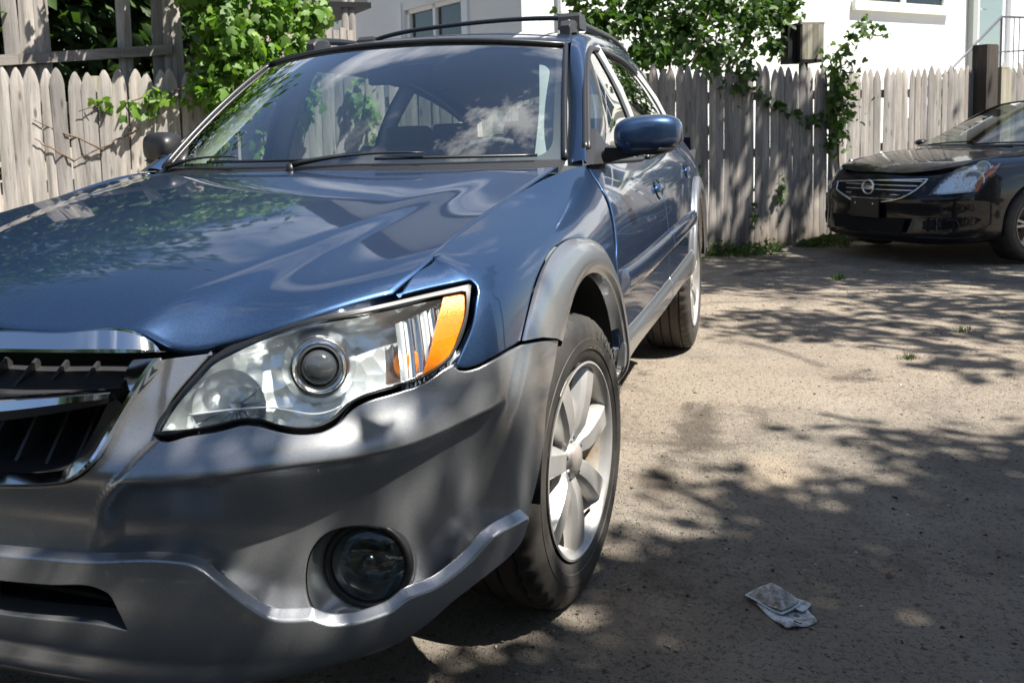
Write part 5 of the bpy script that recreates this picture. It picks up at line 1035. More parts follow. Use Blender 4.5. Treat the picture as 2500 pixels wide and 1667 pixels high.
MB().loft([[(.50,-.645,.872),(.72,-.56,.832),(.84,-.3,.797),(.86,0,.797),(.84,.3,.797),(.72,.56,.832),(.50,.645,.872)],[tuple(sbody(4.6,6.9)[0]*np.array([1,-1,1])),tuple(sbody(3,6.9)[0]*np.array([1,-1,1])),tuple(sbody(1.2,6.9)[0]*np.array([1,-1,1])),tuple(sbody(0,6.9)[0]),tuple(sbody(1.2,6.9)[0]),tuple(sbody(3,6.9)[0]),tuple(sbody(4.6,6.9)[0])]],closed=False).build('nose_panel',M['black_paint'],sedan,smooth=True)
# greenhouse
SL=[(-.47,.745,.975),(-.85,.665,1.14),(-1.22,.585,1.31),(-1.50,.555,1.385),(-1.9,.55,1.41),(-2.3,.545,1.395),(-2.7,.55,1.32),(-3.1,.60,1.18),(-3.45,.66,1.04)]
SU=[(-.44,.70,.985),(-.80,.622,1.15),(-1.15,.545,1.325),(-1.42,.515,1.405),(-1.9,.50,1.435),(-2.35,.49,1.415),(-2.75,.48,1.335),(-3.1,.52,1.20),(-3.42,.60,1.05)]
SLf,SUf=cfun(SL),cfun(SU)
for sd in (1,-1):
    grid_surf('roof_pillar',vis(lambda u,w: SUf(u)*(1-w)[:,None]+SLf(u)*w[:,None]+np.array([0,.010,.008])*(4*w*(1-w))[:,None]),np.linspace(0,1,40),np.linspace(0,1,6),M['black_paint'],sedan,side=sd)
    def sg2(u,w):
        c=SLf(u); s=np.interp(-c[:,0],[.47,.6,1.5,2.3,2.78,3.4],[6.9,7,8,9,10,11]); b=sbody(s,np.full_like(s,6.95)); return b*(1-w)[:,None]+c*w[:,None]
    grid_surf('side_window',vis(sg2),np.linspace(.06,.95,30),np.linspace(0,.98,6),M['glass_dark'],sedan,side=sd)
    MB().tube([sg2(np.array([u]),np.array([0.]))[0]*np.array([1,sd,1])+np.array([0,.004*sd,.004]) for u in np.linspace(.06,.95,20)],.008,6).build('belt_trim',M['chrome'],sedan,smooth=True)
def sws(u,w):
    b=np.stack([-.30-.14*np.abs(u)**2.2,u*.70,.992-.010*u*u],1); t=np.stack([-1.32-.10*np.abs(u)**2.2,u*.515,1.425-.022*u*u],1); q=b*(1-w)[:,None]+t*w[:,None]; q+=np.array([.4,0,.85])*(.022*4*w*(1-w))[:,None]; return q
sw_=grid_surf('windshield',vis(sws),np.linspace(-1,1,24),np.linspace(0,1,14),M['glass'],sedan)
MB().loft([sws(np.linspace(-1,1,20),np.full(20,w))+np.array([.004,0,.004]) for w in (0,.035)],closed=False).build('cowl_band',M['black'],sw_,smooth=True)
def srf(u,w):
    e=np.array([SUf(x)[0] for x in .33+.45*w]); z0=np.interp(w,[0,.3,.6,1.],[1.425,1.465,1.465,1.40]); k=np.abs(u)**2.4
    x0=e[:,0]+.08*(1-w); return np.stack([x0*(1-k)+e[:,0]*k,u*e[:,1],z0*(1-k)+e[:,2]*k],1)
grid_surf('roof',vis(srf),np.linspace(-1,1,24),np.linspace(0,1,20),M['black_paint'],sedan)
MB().loft([[(-2.75,-.48,1.335),(-2.75,0,1.38),(-2.75,.48,1.335)],[(-3.35,-.60,1.06),(-3.42,0,1.06),(-3.35,.60,1.06)]],closed=False).build('rear_window',M['glass_dark'],sedan,smooth=True)
MB().loft([[(-3.35,-.66,1.045),(-3.42,0,1.055),(-3.35,.66,1.045)],[(-3.85,-.60,1.03),(-3.95,0,1.04),(-3.85,.60,1.03)],[(-3.88,-.66,.3),(-4.0,0,.3),(-3.88,.66,.3)]],closed=False).build('trunk',M['black_paint'],sedan,smooth=True)
MB().box((-1.2,0,.42),(3.9,1.45,.30)).box((.35,0,.55),(.9,1.1,.30)).build('underbody',M['void'],sedan)
for y in (.36,-.36): s_=rbox((-1.70,y,.88),(.14,.46,.56),.05,M['interior_lt'],'seat',sedan,R(-14)); rbox((-1.82,y,1.20),(.10,.24,.15),.04,M['interior_lt'],'headrest',s_,R(-8))
MB().loft([[(x,y,z) for y in np.linspace(-.68,.68,8)] for x,z in ((-.42,.97),(-.95,.95),(-1.05,.85))],closed=False).build('dashboard',M['dash'],sedan,smooth=True)
mb=MB(); mb.tube([(-1.20+.03*math.sin(k*math.pi/12),.36+.18*math.cos(k*math.pi/12),.93+.17*math.sin(k*math.pi/12)) for k in range(25)],.014,6,cap=False); mb.build('steering_wheel',M['dash'],sedan,smooth=True)
def swipe(a,b): MB().tube([sws(np.array([u]),np.array([w]))[0]+np.array([.015,0,.02]) for u,w in (a,((a[0]+b[0])/2,(a[1]+b[1])/2+.01),b)],.008,6).build('wiper',M['black'],sedan)
swipe((-.72,.0),(.02,.055)); swipe((.05,.0),(.78,.05))
# sedan lamps
shd=resample(dedupe(DATA['s_head']),.35,.12,.02); sg_=resample(dedupe(DATA['s_sig']),.35,.12,.02)
for sd in (1,-1):
    f=np.array([1,sd,1]); A=sbody(shd[:,0],shd[:,1]); B=sbody(shd[:,0],shd[:,1],-.05); c=B.mean(0); B=c+(B-c)*.9
    hb=panel('headlight',lambda s,t:sbody(s,t,-.045),DATA['s_head'],M['reflector'],sedan,ks=.35,kt=.12,step=.03,side=sd,gap=.0,flange=0)
    MB().loft([A*f,B*f]).build('lamp_wall',M['chrome_soft'],hb,smooth=True)
    panel('lens_cover',lambda s,t:sbody(s,t,.004),DATA['s_head'],M['lens'],hb,ks=.35,kt=.12,step=.03,side=sd,gap=.0,flange=.0)
    panel('turn_signal',lambda s,t:sbody(s,t,-.004),DATA['s_sig'],P('orange_signal',(.55,.12,.03),.25),hb,ks=.35,kt=.12,step=.03,side=sd,gap=.0,flange=.0)
    for (st_,r) in (((4.25,5.35),.082),((4.95,6.15),.055)):
        C=sbody(*st_,-.035)[0]; ax=np.array([.8,.55,.2]); ax/=np.linalg.norm(ax); x=np.cross((0,0,1.),ax); x/=np.linalg.norm(x); y=np.cross(ax,x)
        rg=lambda rr,z,n=24:[(C+x*rr*math.cos(k*2*math.pi/n)+y*rr*math.sin(k*2*math.pi/n)+ax*z)*f for k in range(n)]
        MB().loft([rg(r,.0),rg(r*1.02,.012),rg(r*.92,.014),rg(r*.88,.004)]).build('lamp_ring',M['white_ring'],hb,smooth=True)
        MB().loft([rg(r*.88,.004),rg(r*.6,-.02),rg(r*.2,-.035),rg(.001,-.036)]).build('lamp_bowl',M['chrome_soft'],hb,smooth=True)
# grille
sgo=resample(dedupe(DATA['s_grille']),.35,.12,.02); A=sbody(sgo[:,0],sgo[:,1],.012); c=A.mean(0)
gb=MB().add(list(sbody(sgo[:,0],sgo[:,1],.003)),[tuple(range(len(sgo)))]).build('grille',M['void'],sedan)
n=len(A); MB().tube(list(A)+[A[0]],.009,8,cap=False,sy=1.).build('grille_surround',M['chrome'],gb,smooth=True)
zs=A[:,2]; 
for k in range(5):
    z=zs.min()+(zs.max()-zs.min())*(.16+.19*k); ys=[]
    for i in range(n):
        a,b=A[i],A[(i+1)%n]
        if (a[2]-z)*(b[2]-z)<0: q=a+(b-a)*((z-a[2])/(b[2]-a[2])); ys.append(q)
    if len(ys)>=2:
        ys=sorted(ys,key=lambda q:q[1]); a,b=ys[0],ys[-1]
        pts=[]
        for t_ in np.linspace(.02,.98,14):
            y=a[1]*(1-t_)+b[1]*t_; xx=float(np.interp(abs(y),[0,.25,.48,.66],[.965,.95,.90,.80]))-.025*float(np.interp(z,[.55,.78],[.2,2.8])); pts.append((xx+.012,y,z))
        MB().tube(pts,.0065,6,sy=1.).build('grille_bar',M['chrome'],gb,smooth=True)
C=np.array([.985-.045,.0,.665]); yz=lambda a,b,d=0.:(C[0]+d,C[1]+a,C[2]+b)
em=MB().tube([yz(.062*math.cos(k*math.pi/18),.062*math.sin(k*math.pi/18),.018) for k in range(37)],.0095,8,cap=False).build('emblem',M['chrome'],gb,smooth=True)
MB().box(yz(0,0,.024),(.010,.142,.026)).build('emblem_bar',M['chrome'],em)
V,F=text_mesh('NISSAN',.026,.001); MB().add([yz(v[0],v[1],.031) for v in V],F).build('emblem_lettering',M['black'],em)
pl=rbox((.995,.0,.475),(.02,.32,.17),.008,M['black'],'plate_bracket',sedan)
for y in (-.10,.10): MB().tube([(1.004,y,.52),(1.009,y,.52)],.008,8).build('screw',M['chrome_soft'],pl)
MB().loft([[(.968,y,.40) for y in np.linspace(-.42,.42,9)],[(.968,y,.27) for y in np.linspace(-.38,.38,9)]],closed=False).build('lower_intake',M['void'],sedan)
for sd in (1,-1):
    C=sbody(3.3,2.2,.002)[0]; ax=np.array([.85,.5,0]); ax/=np.linalg.norm(ax); x=np.cross((0,0,1.),ax); y=np.array((0,0,1.)); f=np.array([1,sd,1])
    MB().loft([[(C+x*r*math.cos(k*math.pi/10)+y*r*math.sin(k*math.pi/10)+ax*z)*f for k in range(20)] for r,z in ((.062,.0),(.060,.006),(.050,.004),(.045,-.004),(.001,-.01))]).build('fog_lamp',M['black'],sedan,smooth=True)
    MB().tube([sbody(s,1.35,.006)[0]*f for s in np.linspace(1.9,4.2,12)],.008,6).build('bumper_crease',M['black_paint'],sedan,smooth=True)
    m=MB(); rings=[]; mw=1.0 if sd==1 else .6
    for dx,sc in ((.05,.1),(.035,.7),(.0,1.),(-.05,.95)):
        rings.append([(-.62+dx,sd*((.93 if sd==1 else .84)+.095*mw*sc*math.cos(k*math.pi/10)),1.02+.06*mw*sc*math.sin(k*math.pi/10)) for k in range(20)])
    m.loft(rings,caps=(True,True)).build('door_mirror',M['black_paint'],sedan,smooth=True)
for cx in (0,-2.78):
    for sd in (1,-1): make_wheel('wheel',sedan,cx,.775*sd,sd,Rt=.325,Rr=.214,style='s',phase=80,cz=.322)
    for sd in (1,-1):
        ths=np.radians(np.linspace(-12,192,24)); MB().loft([[(cx+r*math.cos(a),sd*y,.325+r*math.sin(a)) for a in ths] for y,r in ((.878,.362),(.55,.37),(.54,.1))],closed=False).build('wheel_well',M['void'],sedan,smooth=True)
MS=MS_keep

# =============================== ground ===============================
def gz(x,y):
    d=np.clip((-np.asarray(x,float)-3.0)/4.5,0,1); base=-.14*d*d*(3-2*d)
    return base
def hsh(x,y): return 0
xs=np.concatenate([np.linspace(-400,-14,14),np.linspace(-13,4,120),np.linspace(5,400,14)]); ys=np.concatenate([np.linspace(-400,-8,14),np.linspace(-7,8,110),np.linspace(9,400,14)])
X_,Y_=np.meshgrid(xs,ys,indexing='ij'); rngg=np.random.default_rng(5)
def vn(x,y,sc,seed):
    rg_=np.random.default_rng(seed).random((64,64)); xi=np.floor(x/sc).astype(int); yi=np.floor(y/sc).astype(int); fx=x/sc-xi; fy=y/sc-yi; fx=fx*fx*(3-2*fx); fy=fy*fy*(3-2*fy)
    g=lambda a,b: rg_[a%64,b%64]; return (g(xi,yi)*(1-fx)+g(xi+1,yi)*fx)*(1-fy)+(g(xi,yi+1)*(1-fx)+g(xi+1,yi+1)*fx)*fy
near=((np.abs(X_+4)<9)&(np.abs(Y_)<8)).astype(float)
Z_=gz(X_,Y_)+near*((vn(X_,Y_,.9,1)-.5)*.022+(vn(X_,Y_,.33,2)-.5)*.010)
# keep tyre contact patches level
for cx,cy in ((0,.75),(0,-.72),(-2.67,.75),(-2.67,-.72)):
    k=np.exp(-(((X_-cx)**2+(Y_-cy)**2)/.35**2)); Z_=Z_*(1-k)+(-.002)*k
nY=len(ys); idx=np.arange(len(xs)*nY).reshape(len(xs),nY); F=np.stack([idx[:-1,:-1].ravel(),idx[1:,:-1].ravel(),idx[1:,1:].ravel(),idx[:-1,1:].ravel()],1)
t=NT('dusty_gravel_ground',Roughness=.93); v=t.tex('Object')
big=t.noise(v,.42,6,.62,.5); mid_=t.noise(v,2.3,7,.65); fine=t.noise(t.tex('Object',(1,1,1)),60,6,.75,.4); vf=t.noise(v,210,4,.75)
c=t.ramp(mid_,[(.30,(.125,.106,.084)),(.50,(.225,.195,.158)),(.68,(.335,.295,.240))])
c=t.mix(t.ramp(big,[(.44,0.),(.60,.8)]),c,(.33,.27,.205))
c=t.mix(t.ramp(t.noise(v,1.1,6,.7,1.2),[(.56,0.),(.66,.85)]),c,(.085,.068,.054))
c=t.mix(t.ramp(fine,[(.34,.9),(.47,0.)]),c,(.040,.036,.032))
c=t.mix(t.ramp(fine,[(.58,0.),(.72,.55)]),c,(.34,.32,.29))
vo=t.N('TexVoronoi'); vo.inputs['Scale'].default_value=95; t.l.new(v,vo.inputs['Vector'])
peb=t.ramp(vo.outputs['Distance'],[(.10,1.),(.30,0.)]); vsel=t.ramp(vo.outputs['Color'],[(.80,0.),(.86,1.)]); mm=t.mix(1.,peb,vsel,'MULTIPLY'); c=t.mix(mm,c,(.48,.46,.43)); 
# damp / oily stains beside the front wheel and drifts of pale dust
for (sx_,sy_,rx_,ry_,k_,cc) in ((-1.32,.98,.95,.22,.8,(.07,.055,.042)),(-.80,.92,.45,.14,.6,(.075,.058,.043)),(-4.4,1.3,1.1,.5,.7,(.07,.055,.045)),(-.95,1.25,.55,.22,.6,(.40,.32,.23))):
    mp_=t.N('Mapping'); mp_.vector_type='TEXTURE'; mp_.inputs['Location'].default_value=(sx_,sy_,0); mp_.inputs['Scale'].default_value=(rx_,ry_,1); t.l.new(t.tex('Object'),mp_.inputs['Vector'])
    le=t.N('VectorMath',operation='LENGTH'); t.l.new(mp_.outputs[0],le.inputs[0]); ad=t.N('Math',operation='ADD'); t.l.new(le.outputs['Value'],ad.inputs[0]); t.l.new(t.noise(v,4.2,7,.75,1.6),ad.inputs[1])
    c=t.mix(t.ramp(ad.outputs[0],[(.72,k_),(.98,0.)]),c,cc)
t.set('Base Color',c)
h=t.mix(.5,fine,vf); h=t.mix(.35,h,peb); t.bump(h,1.,.022); M['ground']=t.m
ground=bulk('ground',np.stack([X_.ravel(),Y_.ravel(),Z_.ravel()],1),F,M['ground'],smooth=True); ground['kind']='structure'
def gzz(x,y): return float(gz(x,y))
rnd=random.Random(7)
# pebbles and grit (uncountable)
def grit(name,n,xr,yr,smin,smax,mat,seed,dens=None):
    rg=np.random.default_rng(seed); base=np.array([(1,0,0),(-.5,.87,0),(-.5,-.87,0),(.1,.05,.75),(0,0,-.4)],float); Fb=np.array([(0,1,3),(1,2,3),(2,0,3),(1,0,4),(2,1,4),(0,2,4)])
    x=rg.uniform(*xr,n); y=rg.uniform(*yr,n); s=smin+(smax-smin)*rg.random(n)**3.2; a=rg.uniform(0,6.28,n); asp=rg.uniform(.55,1.1,n)
    V=np.repeat(base[None],n,0)*(1+.25*rg.standard_normal((n,5,3))); V[:,:,0]*=asp[:,None]
    c,s_=np.cos(a)[:,None],np.sin(a)[:,None]; Vx=V[:,:,0]*c-V[:,:,1]*s_; Vy=V[:,:,0]*s_+V[:,:,1]*c; V=np.stack([Vx*s[:,None]+x[:,None],Vy*s[:,None]+y[:,None],V[:,:,2]*s[:,None]*.7+(gz(x,y)+((vn(x,y,.9,1)-.5)*.022+(vn(x,y,.33,2)-.5)*.010))[:,None]],-1)
    Fx=(Fb[None]+np.arange(n)[:,None,None]*5).reshape(-1,3); o=bulk(name,V.reshape(-1,3),Fx,mat); o['kind']='stuff'; return o
def pebmat(nm,stops):
    t=NT(nm,Roughness=.85); g=t.N('NewGeometry'); t.set('Base Color',t.ramp(g.outputs['Random Per Island'],stops)); return t.m
grit('gravel',34000,(-9,1.2),(.3,6),.0015,.0085,pebmat('gravel_stone',[(0,(.07,.06,.05)),(.4,(.17,.15,.125)),(.8,(.30,.27,.23)),(.93,(.42,.40,.37)),(1,(.6,.58,.54))]),3)
grit('dark_debris',3500,(-9,1.2),(.3,6),.003,.010,pebmat('dark_debris',[(0,(.02,.017,.014)),(1,(.06,.045,.03))]),4)
# =============================== fence ===============================
FA=np.array([-6.826,.251]); FT=np.array([-.7041,.7101]); FNn=np.array([.7101,.7041])
def fp(s,d=0.): q=FA+FT*s+FNn*d; return q
fang=math.atan2(FT[1],FT[0])
def picket_mesh(i,w=.094,h=1.78,bow=.012,pt=.115,r_=None):
    r=random.Random(100+i); mb=MB(); rings=[]
    zs=[0,.3,.62,.95,1.3,h-pt-.02,h-pt]; 
    prof=[(-.5,0),(-.5,.006),(-.25,.006+bow),(0,.008+bow),(.25,.006+bow),(.5,.006),(.5,0)]
    for k,z in enumerate(zs):
        j=r.uniform(-.0025,.0025); ww=w*(1+r.uniform(-.02,.02)); rings.append([(q*ww+j,-d-r.uniform(0,.001),z) for q,d in prof])
    for f,zz in ((.80,.40),(.55,.70),(.30,.90),(.10,1.)): rings.append([(q*w*f+r.uniform(-.002,.002),-d*(.4+.6*f),h-pt+pt*zz) for q,d in prof])
    mb.loft(rings,caps=(True,True)); o=mb.build('picket',M['picket'],smooth=True,auto=R(35)); me=o.data; bpy.data.objects.remove(o); return me
PM=[picket_mesh(i,w=.0985+.003*(i%4)/3,h=1.76+.02*(i%3),bow=.004+.002*(i%3)) for i in range(9)]
fence=empty('picket_fence',(fp(0)[0],fp(0)[1],-.14),fang+math.pi); fence.rotation_euler=(0,0,fang)
tag(fence,'long weathered grey stockade fence of pointed pickets behind both cars','fence')
s_=-7.4; k=0
while s_<6.6:
    o=bpy.data.objects.new('picket',PM[rnd.randrange(9)]); COL.objects.link(o); o.parent=fence; wv=.0985
    zt=(gzz(*fp(s_))+.14)*.0+rnd.gauss(0,.013)+(.012*math.sin(s_*1.7)); 
    # parent frame: x along the fence, y = left normal; camera side is -y
    o.location=(s_,rnd.uniform(-.003,.003),zt-.01); o.rotation_euler=(rnd.gauss(0,.004),rnd.gauss(0,.008),rnd.gauss(0,.03)); psc=rnd.choice([.86,.93,1.,1.,1.04]); o.scale=(psc,1,1); 
    if 3.35<s_<3.45 or 1.0<s_<1.06: s_+=.018
    s_+=wv*psc*.995+rnd.choice([-.003,-.002,-.001,0,.002]); k+=1
for z in (.35,.95,1.50):
    for a,b in ((-7.4,-5.0),(-5.0,-2.6),(-2.6,-.2),(-.2,2.2),(2.2,4.6),(4.6,6.7)):
        o=MB().box(((a+b)/2,.045,z),(b-a-.004,.038,.085)).build('fence_rail',M['rail'],fence)
for x in (-5.0,-2.6,-.2,2.2): MB().box((x,.115,.85),(.10,.10,1.75)).build('fence_post',M['greypost'],fence)
# dark creosoted post and its lower grey companion, beyond the sedan
def at_cam(az_u,v,s_plane,d=0.): pass
def planeS(u,v,d=0.):
    """fence-plane helper is not needed at run time"""
dp=fp(4.12,.06); post=MB(); post.box((0,0,.98),(.215,.16,1.98)); post.box((0,0,1.975),(.205,.15,.012)); o=post.build('tall_post',M['darkwood']); o.location=(dp[0],dp[1],-.12); o.rotation_euler=(0,0,fang+.12); tag(o,'tall dark brown square post standing in front of the picket fence','post')
dp=fp(4.42,.02); o=MB().box((0,0,.86),(.20,.14,1.73)).box((0,0,1.735),(.19,.13,.012)).build('short_post',M['greypost']); o.location=(dp[0],dp[1],-.12); o.rotation_euler=(0,0,fang+.12); tag(o,'shorter grey post with a yellow lichen stain right of the tall dark post','post')
# back fence: old taller fence behind the left part
bf=empty('broken_fence',(fp(0)[0],fp(0)[1],0),fang); tag(bf,'taller broken fence with missing pickets and a sagging rail behind the left fence','fence')
def rail_at(a,za,b,zb,d,th=.085,name='top_rail'):
    L=b-a; mb=MB(); V=[]
    for (x,z) in ((a,za),(b,zb)):
        for dy in (-.02,.02):
            for dz in (-th/2,th/2): V.append((x,d+dy,z+dz))
    mb.add(V,[(0,1,3,2),(4,6,7,5),(0,4,5,1),(2,3,7,6),(0,2,6,4),(1,5,7,3)]); return mb.build(name,M['rail'],bf)
rail_at(-6.4,1.655,-4.44,1.79,.235,.075); rail_at(-4.3,1.80,-3.28,1.94,.235,.06)
BP_=[picket_mesh(20+i,w=.105,h=1.15,pt=.10) for i in range(3)]
for s_,zt in ((-5.53,2.09),(-5.45,2.10),(-5.33,2.15),(-4.78,2.05),(-4.55,2.08),(-4.47,2.05),(-4.39,2.05),(-3.84,2.17),(-3.74,2.18),(-3.59,2.22),(-3.37,2.26),(-3.27,2.26)):
    o=bpy.data.objects.new('picket',BP_[rnd.randrange(3)]); COL.objects.link(o); o.parent=bf; o.location=(s_,.27,zt-1.15); o.rotation_euler=(0,rnd.gauss(0,.02),rnd.gauss(0,.04))
for s_ in (-3.30,): MB().box((s_,.33,.95),(.09,.09,1.9)).build('fence_post',M['greypost'],bf)
w_=MB()
for k in range(5): w_.box((-2.62+.085*k,.30,1.55+.2),(.08,.02,.75+.04*(k%2)))
# low return section near the house
for k in range(5): MB().box((-3.24+.062*k,.30,1.56+.02*(k%2)),(.056,.022,.80)).build('board',M['picket'],bf)
for k,(s_,zt) in enumerate(((-3.01,2.12),(-2.95,2.07))):
    o=bpy.data.objects.new('picket',BP_[k]); COL.objects.link(o); o.parent=bf; o.location=(s_,.36,zt-1.15); o.scale=(.55,1,1)
# =============================== white house ===============================
house=empty('white_house',(-8.9,-1.72,-.12),0)
tag(house,'white stucco house behind the fence, bright sunlit wall and a window in the shaded wall','house')
t=NT('white_stucco',Roughness=.9); v=t.tex(); n=t.noise(v,26,6,.7); n0=t.noise(v,.8,4); t.set('Base Color',t.ramp(n0,[(.3,(.74,.75,.74)),(.7,(.82,.82,.80))])); t.bump(n,.55,.02); M['stucco']=t.m
M['white']=P('white_trim',(.78,.79,.80),.5); M['roofing']=P('roof_shingle',(.09,.085,.08),.9); M['cream']=P('cream_trim',(.74,.76,.66),.6)
d1=np.array([math.cos(R(142)),math.sin(R(142))]); d2=np.array([math.cos(R(232)),math.sin(R(232))]); Hc=np.array([0.,0.])
def hp(a,b,z): q=Hc+d1*a+d2*b; return (q[0],q[1],z)
def wallbox(name,a0,a1,b0,b1,z0,z1,mat,par): 
    mb=MB(); V=[hp(a,b,z) for a in (a0,a1) for b in (b0,b1) for z in (z0,z1)]; mb.add(V,[(0,1,3,2),(4,6,7,5),(0,4,5,1),(2,3,7,6),(0,2,6,4),(1,5,7,3)]); return mb.build(name,mat,par)
# shaded wall runs along d2 with a window opening b 1.25..2.75
WZ0,WZ1,WB0,WB1=1.28,3.0,1.30,2.85
wallbox('wall',0,.20,0,WB0,0,5.6,M['stucco'],house); wallbox('wall',0,.20,WB1,7.5,0,5.6,M['stucco'],house); wallbox('wall',0,.20,WB0,WB1,0,WZ0,M['stucco'],house); wallbox('wall',0,.20,WB0,WB1,WZ1,5.6,M['stucco'],house)
wallbox('wall',.2,9.45,0,.20,0,5.6,M['stucco'],house); wallbox('wall',10.72,14,0,.2,0,5.6,M['stucco'],house); wallbox('wall',9.45,10.72,0,.2,0,1.45,M['stucco'],house); wallbox('wall',9.45,10.72,0,.2,3.95,5.6,M['stucco'],house)
wallbox('wall',.2,14,7.3,7.5,0,5.6,M['stucco'],house); wallbox('wall',13.8,14,.2,7.3,0,5.6,M['stucco'],house)
win=wallbox('window',.09,.11,WB0+.05,WB1-.05,WZ0,WZ1,M['windowpane'],house)
for b0,b1,z0,z1 in ((WB0,WB0+.09,WZ0,WZ1),(WB1-.09,WB1,WZ0,WZ1),((WB0+WB1)/2-.035,(WB0+WB1)/2+.035,WZ0,WZ1),(WB0,WB1,WZ0,WZ0+.06),(WB0,WB1,WZ1-.06,WZ1)): wallbox('window_frame',.04,.14,b0,b1,z0,z1,M['white'],win)
wallbox('unlit_room_sheet',.16,.17,WB0,WB1,WZ0,WZ1,P('dark_room',(.03,.03,.03),.9),win)  # black sheet paints the unlit room behind the panes
for b0,b1 in ((WB0-.16,WB0-.04),(WB1+.04,WB1+.16)): wallbox('window_casing',-.03,-.0,b0,b1,WZ0-.1,WZ1+.1,M['white'],win)
# roof, gable along d1
mb=MB(); V=[hp(-.5,-.5,5.5),hp(-.5,8.0,5.5),hp(13.5,-.5,5.5),hp(13.5,8.0,5.5),hp(-.5,3.75,8.3),hp(13.5,3.75,8.3),hp(-.5,-.5,5.62),hp(-.5,8.0,5.62),hp(13.5,-.5,5.62),hp(13.5,8.0,5.62),hp(-.5,3.75,8.5),hp(13.5,3.75,8.5)]
mb.add(V,[(0,4,5,2),(1,3,5,4),(6,8,11,10),(7,10,11,9),(0,2,8,6),(1,7,9,3),(0,6,10,4),(4,10,7,1),(2,5,11,8),(5,3,9,11)]); mb.build('roof',M['roofing'],house)
MB().add([hp(.1,0,5.5),hp(.1,7.5,5.5),hp(.1,3.75,8.3)],[(0,1,2)]).build('gable',M['stucco'],house)
# ledge, downspout, vents on the lit wall
wallbox('window_ledge',6.20,8.70,-.08,.0,2.88,3.02,M['cream'],house)
wu=wallbox('window',6.35,8.55,-.012,-.006,3.04,4.4,M['windowpane'],house)
for a0,a1,z0,z1 in ((6.27,6.37,3.02,4.5),(8.53,8.63,3.02,4.5),(6.27,8.63,4.4,4.5),(7.4,7.5,3.02,4.4),(6.35,8.55,3.65,3.72)): wallbox('window_frame',a0,a1,-.05,-.001,z0,z1,M['white'],wu)
mb=MB(); mb.tube([hp(.55,-.05,.3),hp(.55,-.05,5.4)],.035,8); mb.build('downspout',M['white'],house,smooth=True)
mb=MB(); mb.tube([hp(2.2,-.03,5.2),hp(2.55,-.04,3.2),hp(2.62,-.03,1.6)],.008,6); mb.tube([hp(2.65,-.03,5.2),hp(2.68,-.03,1.5)],.010,6); mb.build('wall_cable',P('cable_grey',(.2,.2,.2),.7),house)
# door with frame in an opening a 8.4..9.5
dr=wallbox('door',9.60,10.58,.05,.09,1.45,3.85,M['white'],house)
wallbox('door_pane',9.74,10.44,.03,.044,1.70,3.60,glass('storm_door_glass',(.86,.90,.89)),dr); wallbox('door_panel',9.72,10.46,.045,.0495,1.68,3.62,P('door_backing',(.55,.58,.58),.4),dr)
for a0,a1,z0,z1 in ((9.47,9.60,1.45,3.95),(10.58,10.70,1.45,3.95),(9.47,10.70,3.86,3.95)): wallbox('door_frame',a0,a1,-.03,.06,z0,z1,M['white'],dr)
mb=MB(); mb.tube([hp(9.67,.02,3.02),hp(9.67,-.03,3.02),hp(9.80,-.03,3.02)],.012,8); mb.box(hp(9.67,.03,2.98),(.04,.04,.18)); mb.build('door_handle',M['chrome_soft'],dr)
wallbox('door_post',9.30,9.44,-.10,.0,.0,5.4,P('grey_post_paint',(.30,.32,.30),.6),house)
# steps with railing
stp=empty('entrance_steps',(-8.9,-1.72,-.12)); tag(stp,'concrete entrance steps with a thin metal railing below the white door','steps')
M['concrete']=P('concrete',(.40,.39,.37),.9)
wallbox('landing',7.9,10.8,-1.3,.0,0,1.42,M['concrete'],stp)
for k in range(6): wallbox('step',7.9-.28*(k+1),7.9-.28*k-.002,-1.3,-.02,0,1.42-.2*(k+1),M['concrete'],stp)
M['iron']=P('railing_iron',(.10,.10,.12),.4,.6)
for b in (-1.25,):
    rl=MB(); rl.tube([hp(6.1,b,1.62),hp(6.77,b,1.93),hp(8.0,b,2.69),hp(9.9,b,2.72)],.018,8); r0=rl.build('handrail',M['iron'],stp,smooth=True)
    MB().tube([hp(6.7,b,1.45),hp(7.85,b,2.16),hp(9.9,b,2.26)],.012,8).build('lower_rail',M['iron'],stp,smooth=True)
    for a,z0,z1 in ((6.77,.0,1.93),(8.0,1.4,2.69),(8.9,1.4,2.71),(9.9,1.4,2.72)): MB().tube([hp(a,b,z0),hp(a,b,z1)],.016,8).build('baluster',M['iron'],stp)
    for k in range(10): MB().tube([hp(8.35+.15*k,b,1.45),hp(8.35+.15*k,b,2.7)],.008,6).build('baluster',M['iron'],stp)
# dark porch awning behind the left fence
q=fp(-3.02,-.8); aw=empty('porch_awning',(q[0],q[1],0)); tag(aw,'dark grey porch canopy edge showing above the broken fence at the top','canopy')
def awb(name,c,d,mat,rz=R(134.7)): o=MB().box(c,d,rz).build(name,mat,aw); return o
awb('canopy_fascia',(0,0,2.42),(.42,.9,.46),P('canopy_grey',(.05,.052,.055),.6)); awb('canopy_lip',(0,.0,2.17),(.46,.96,.045),M['black']); awb('canopy_post',(.1,-.3,1.1),(.1,.1,2.1),M['darkwood'])
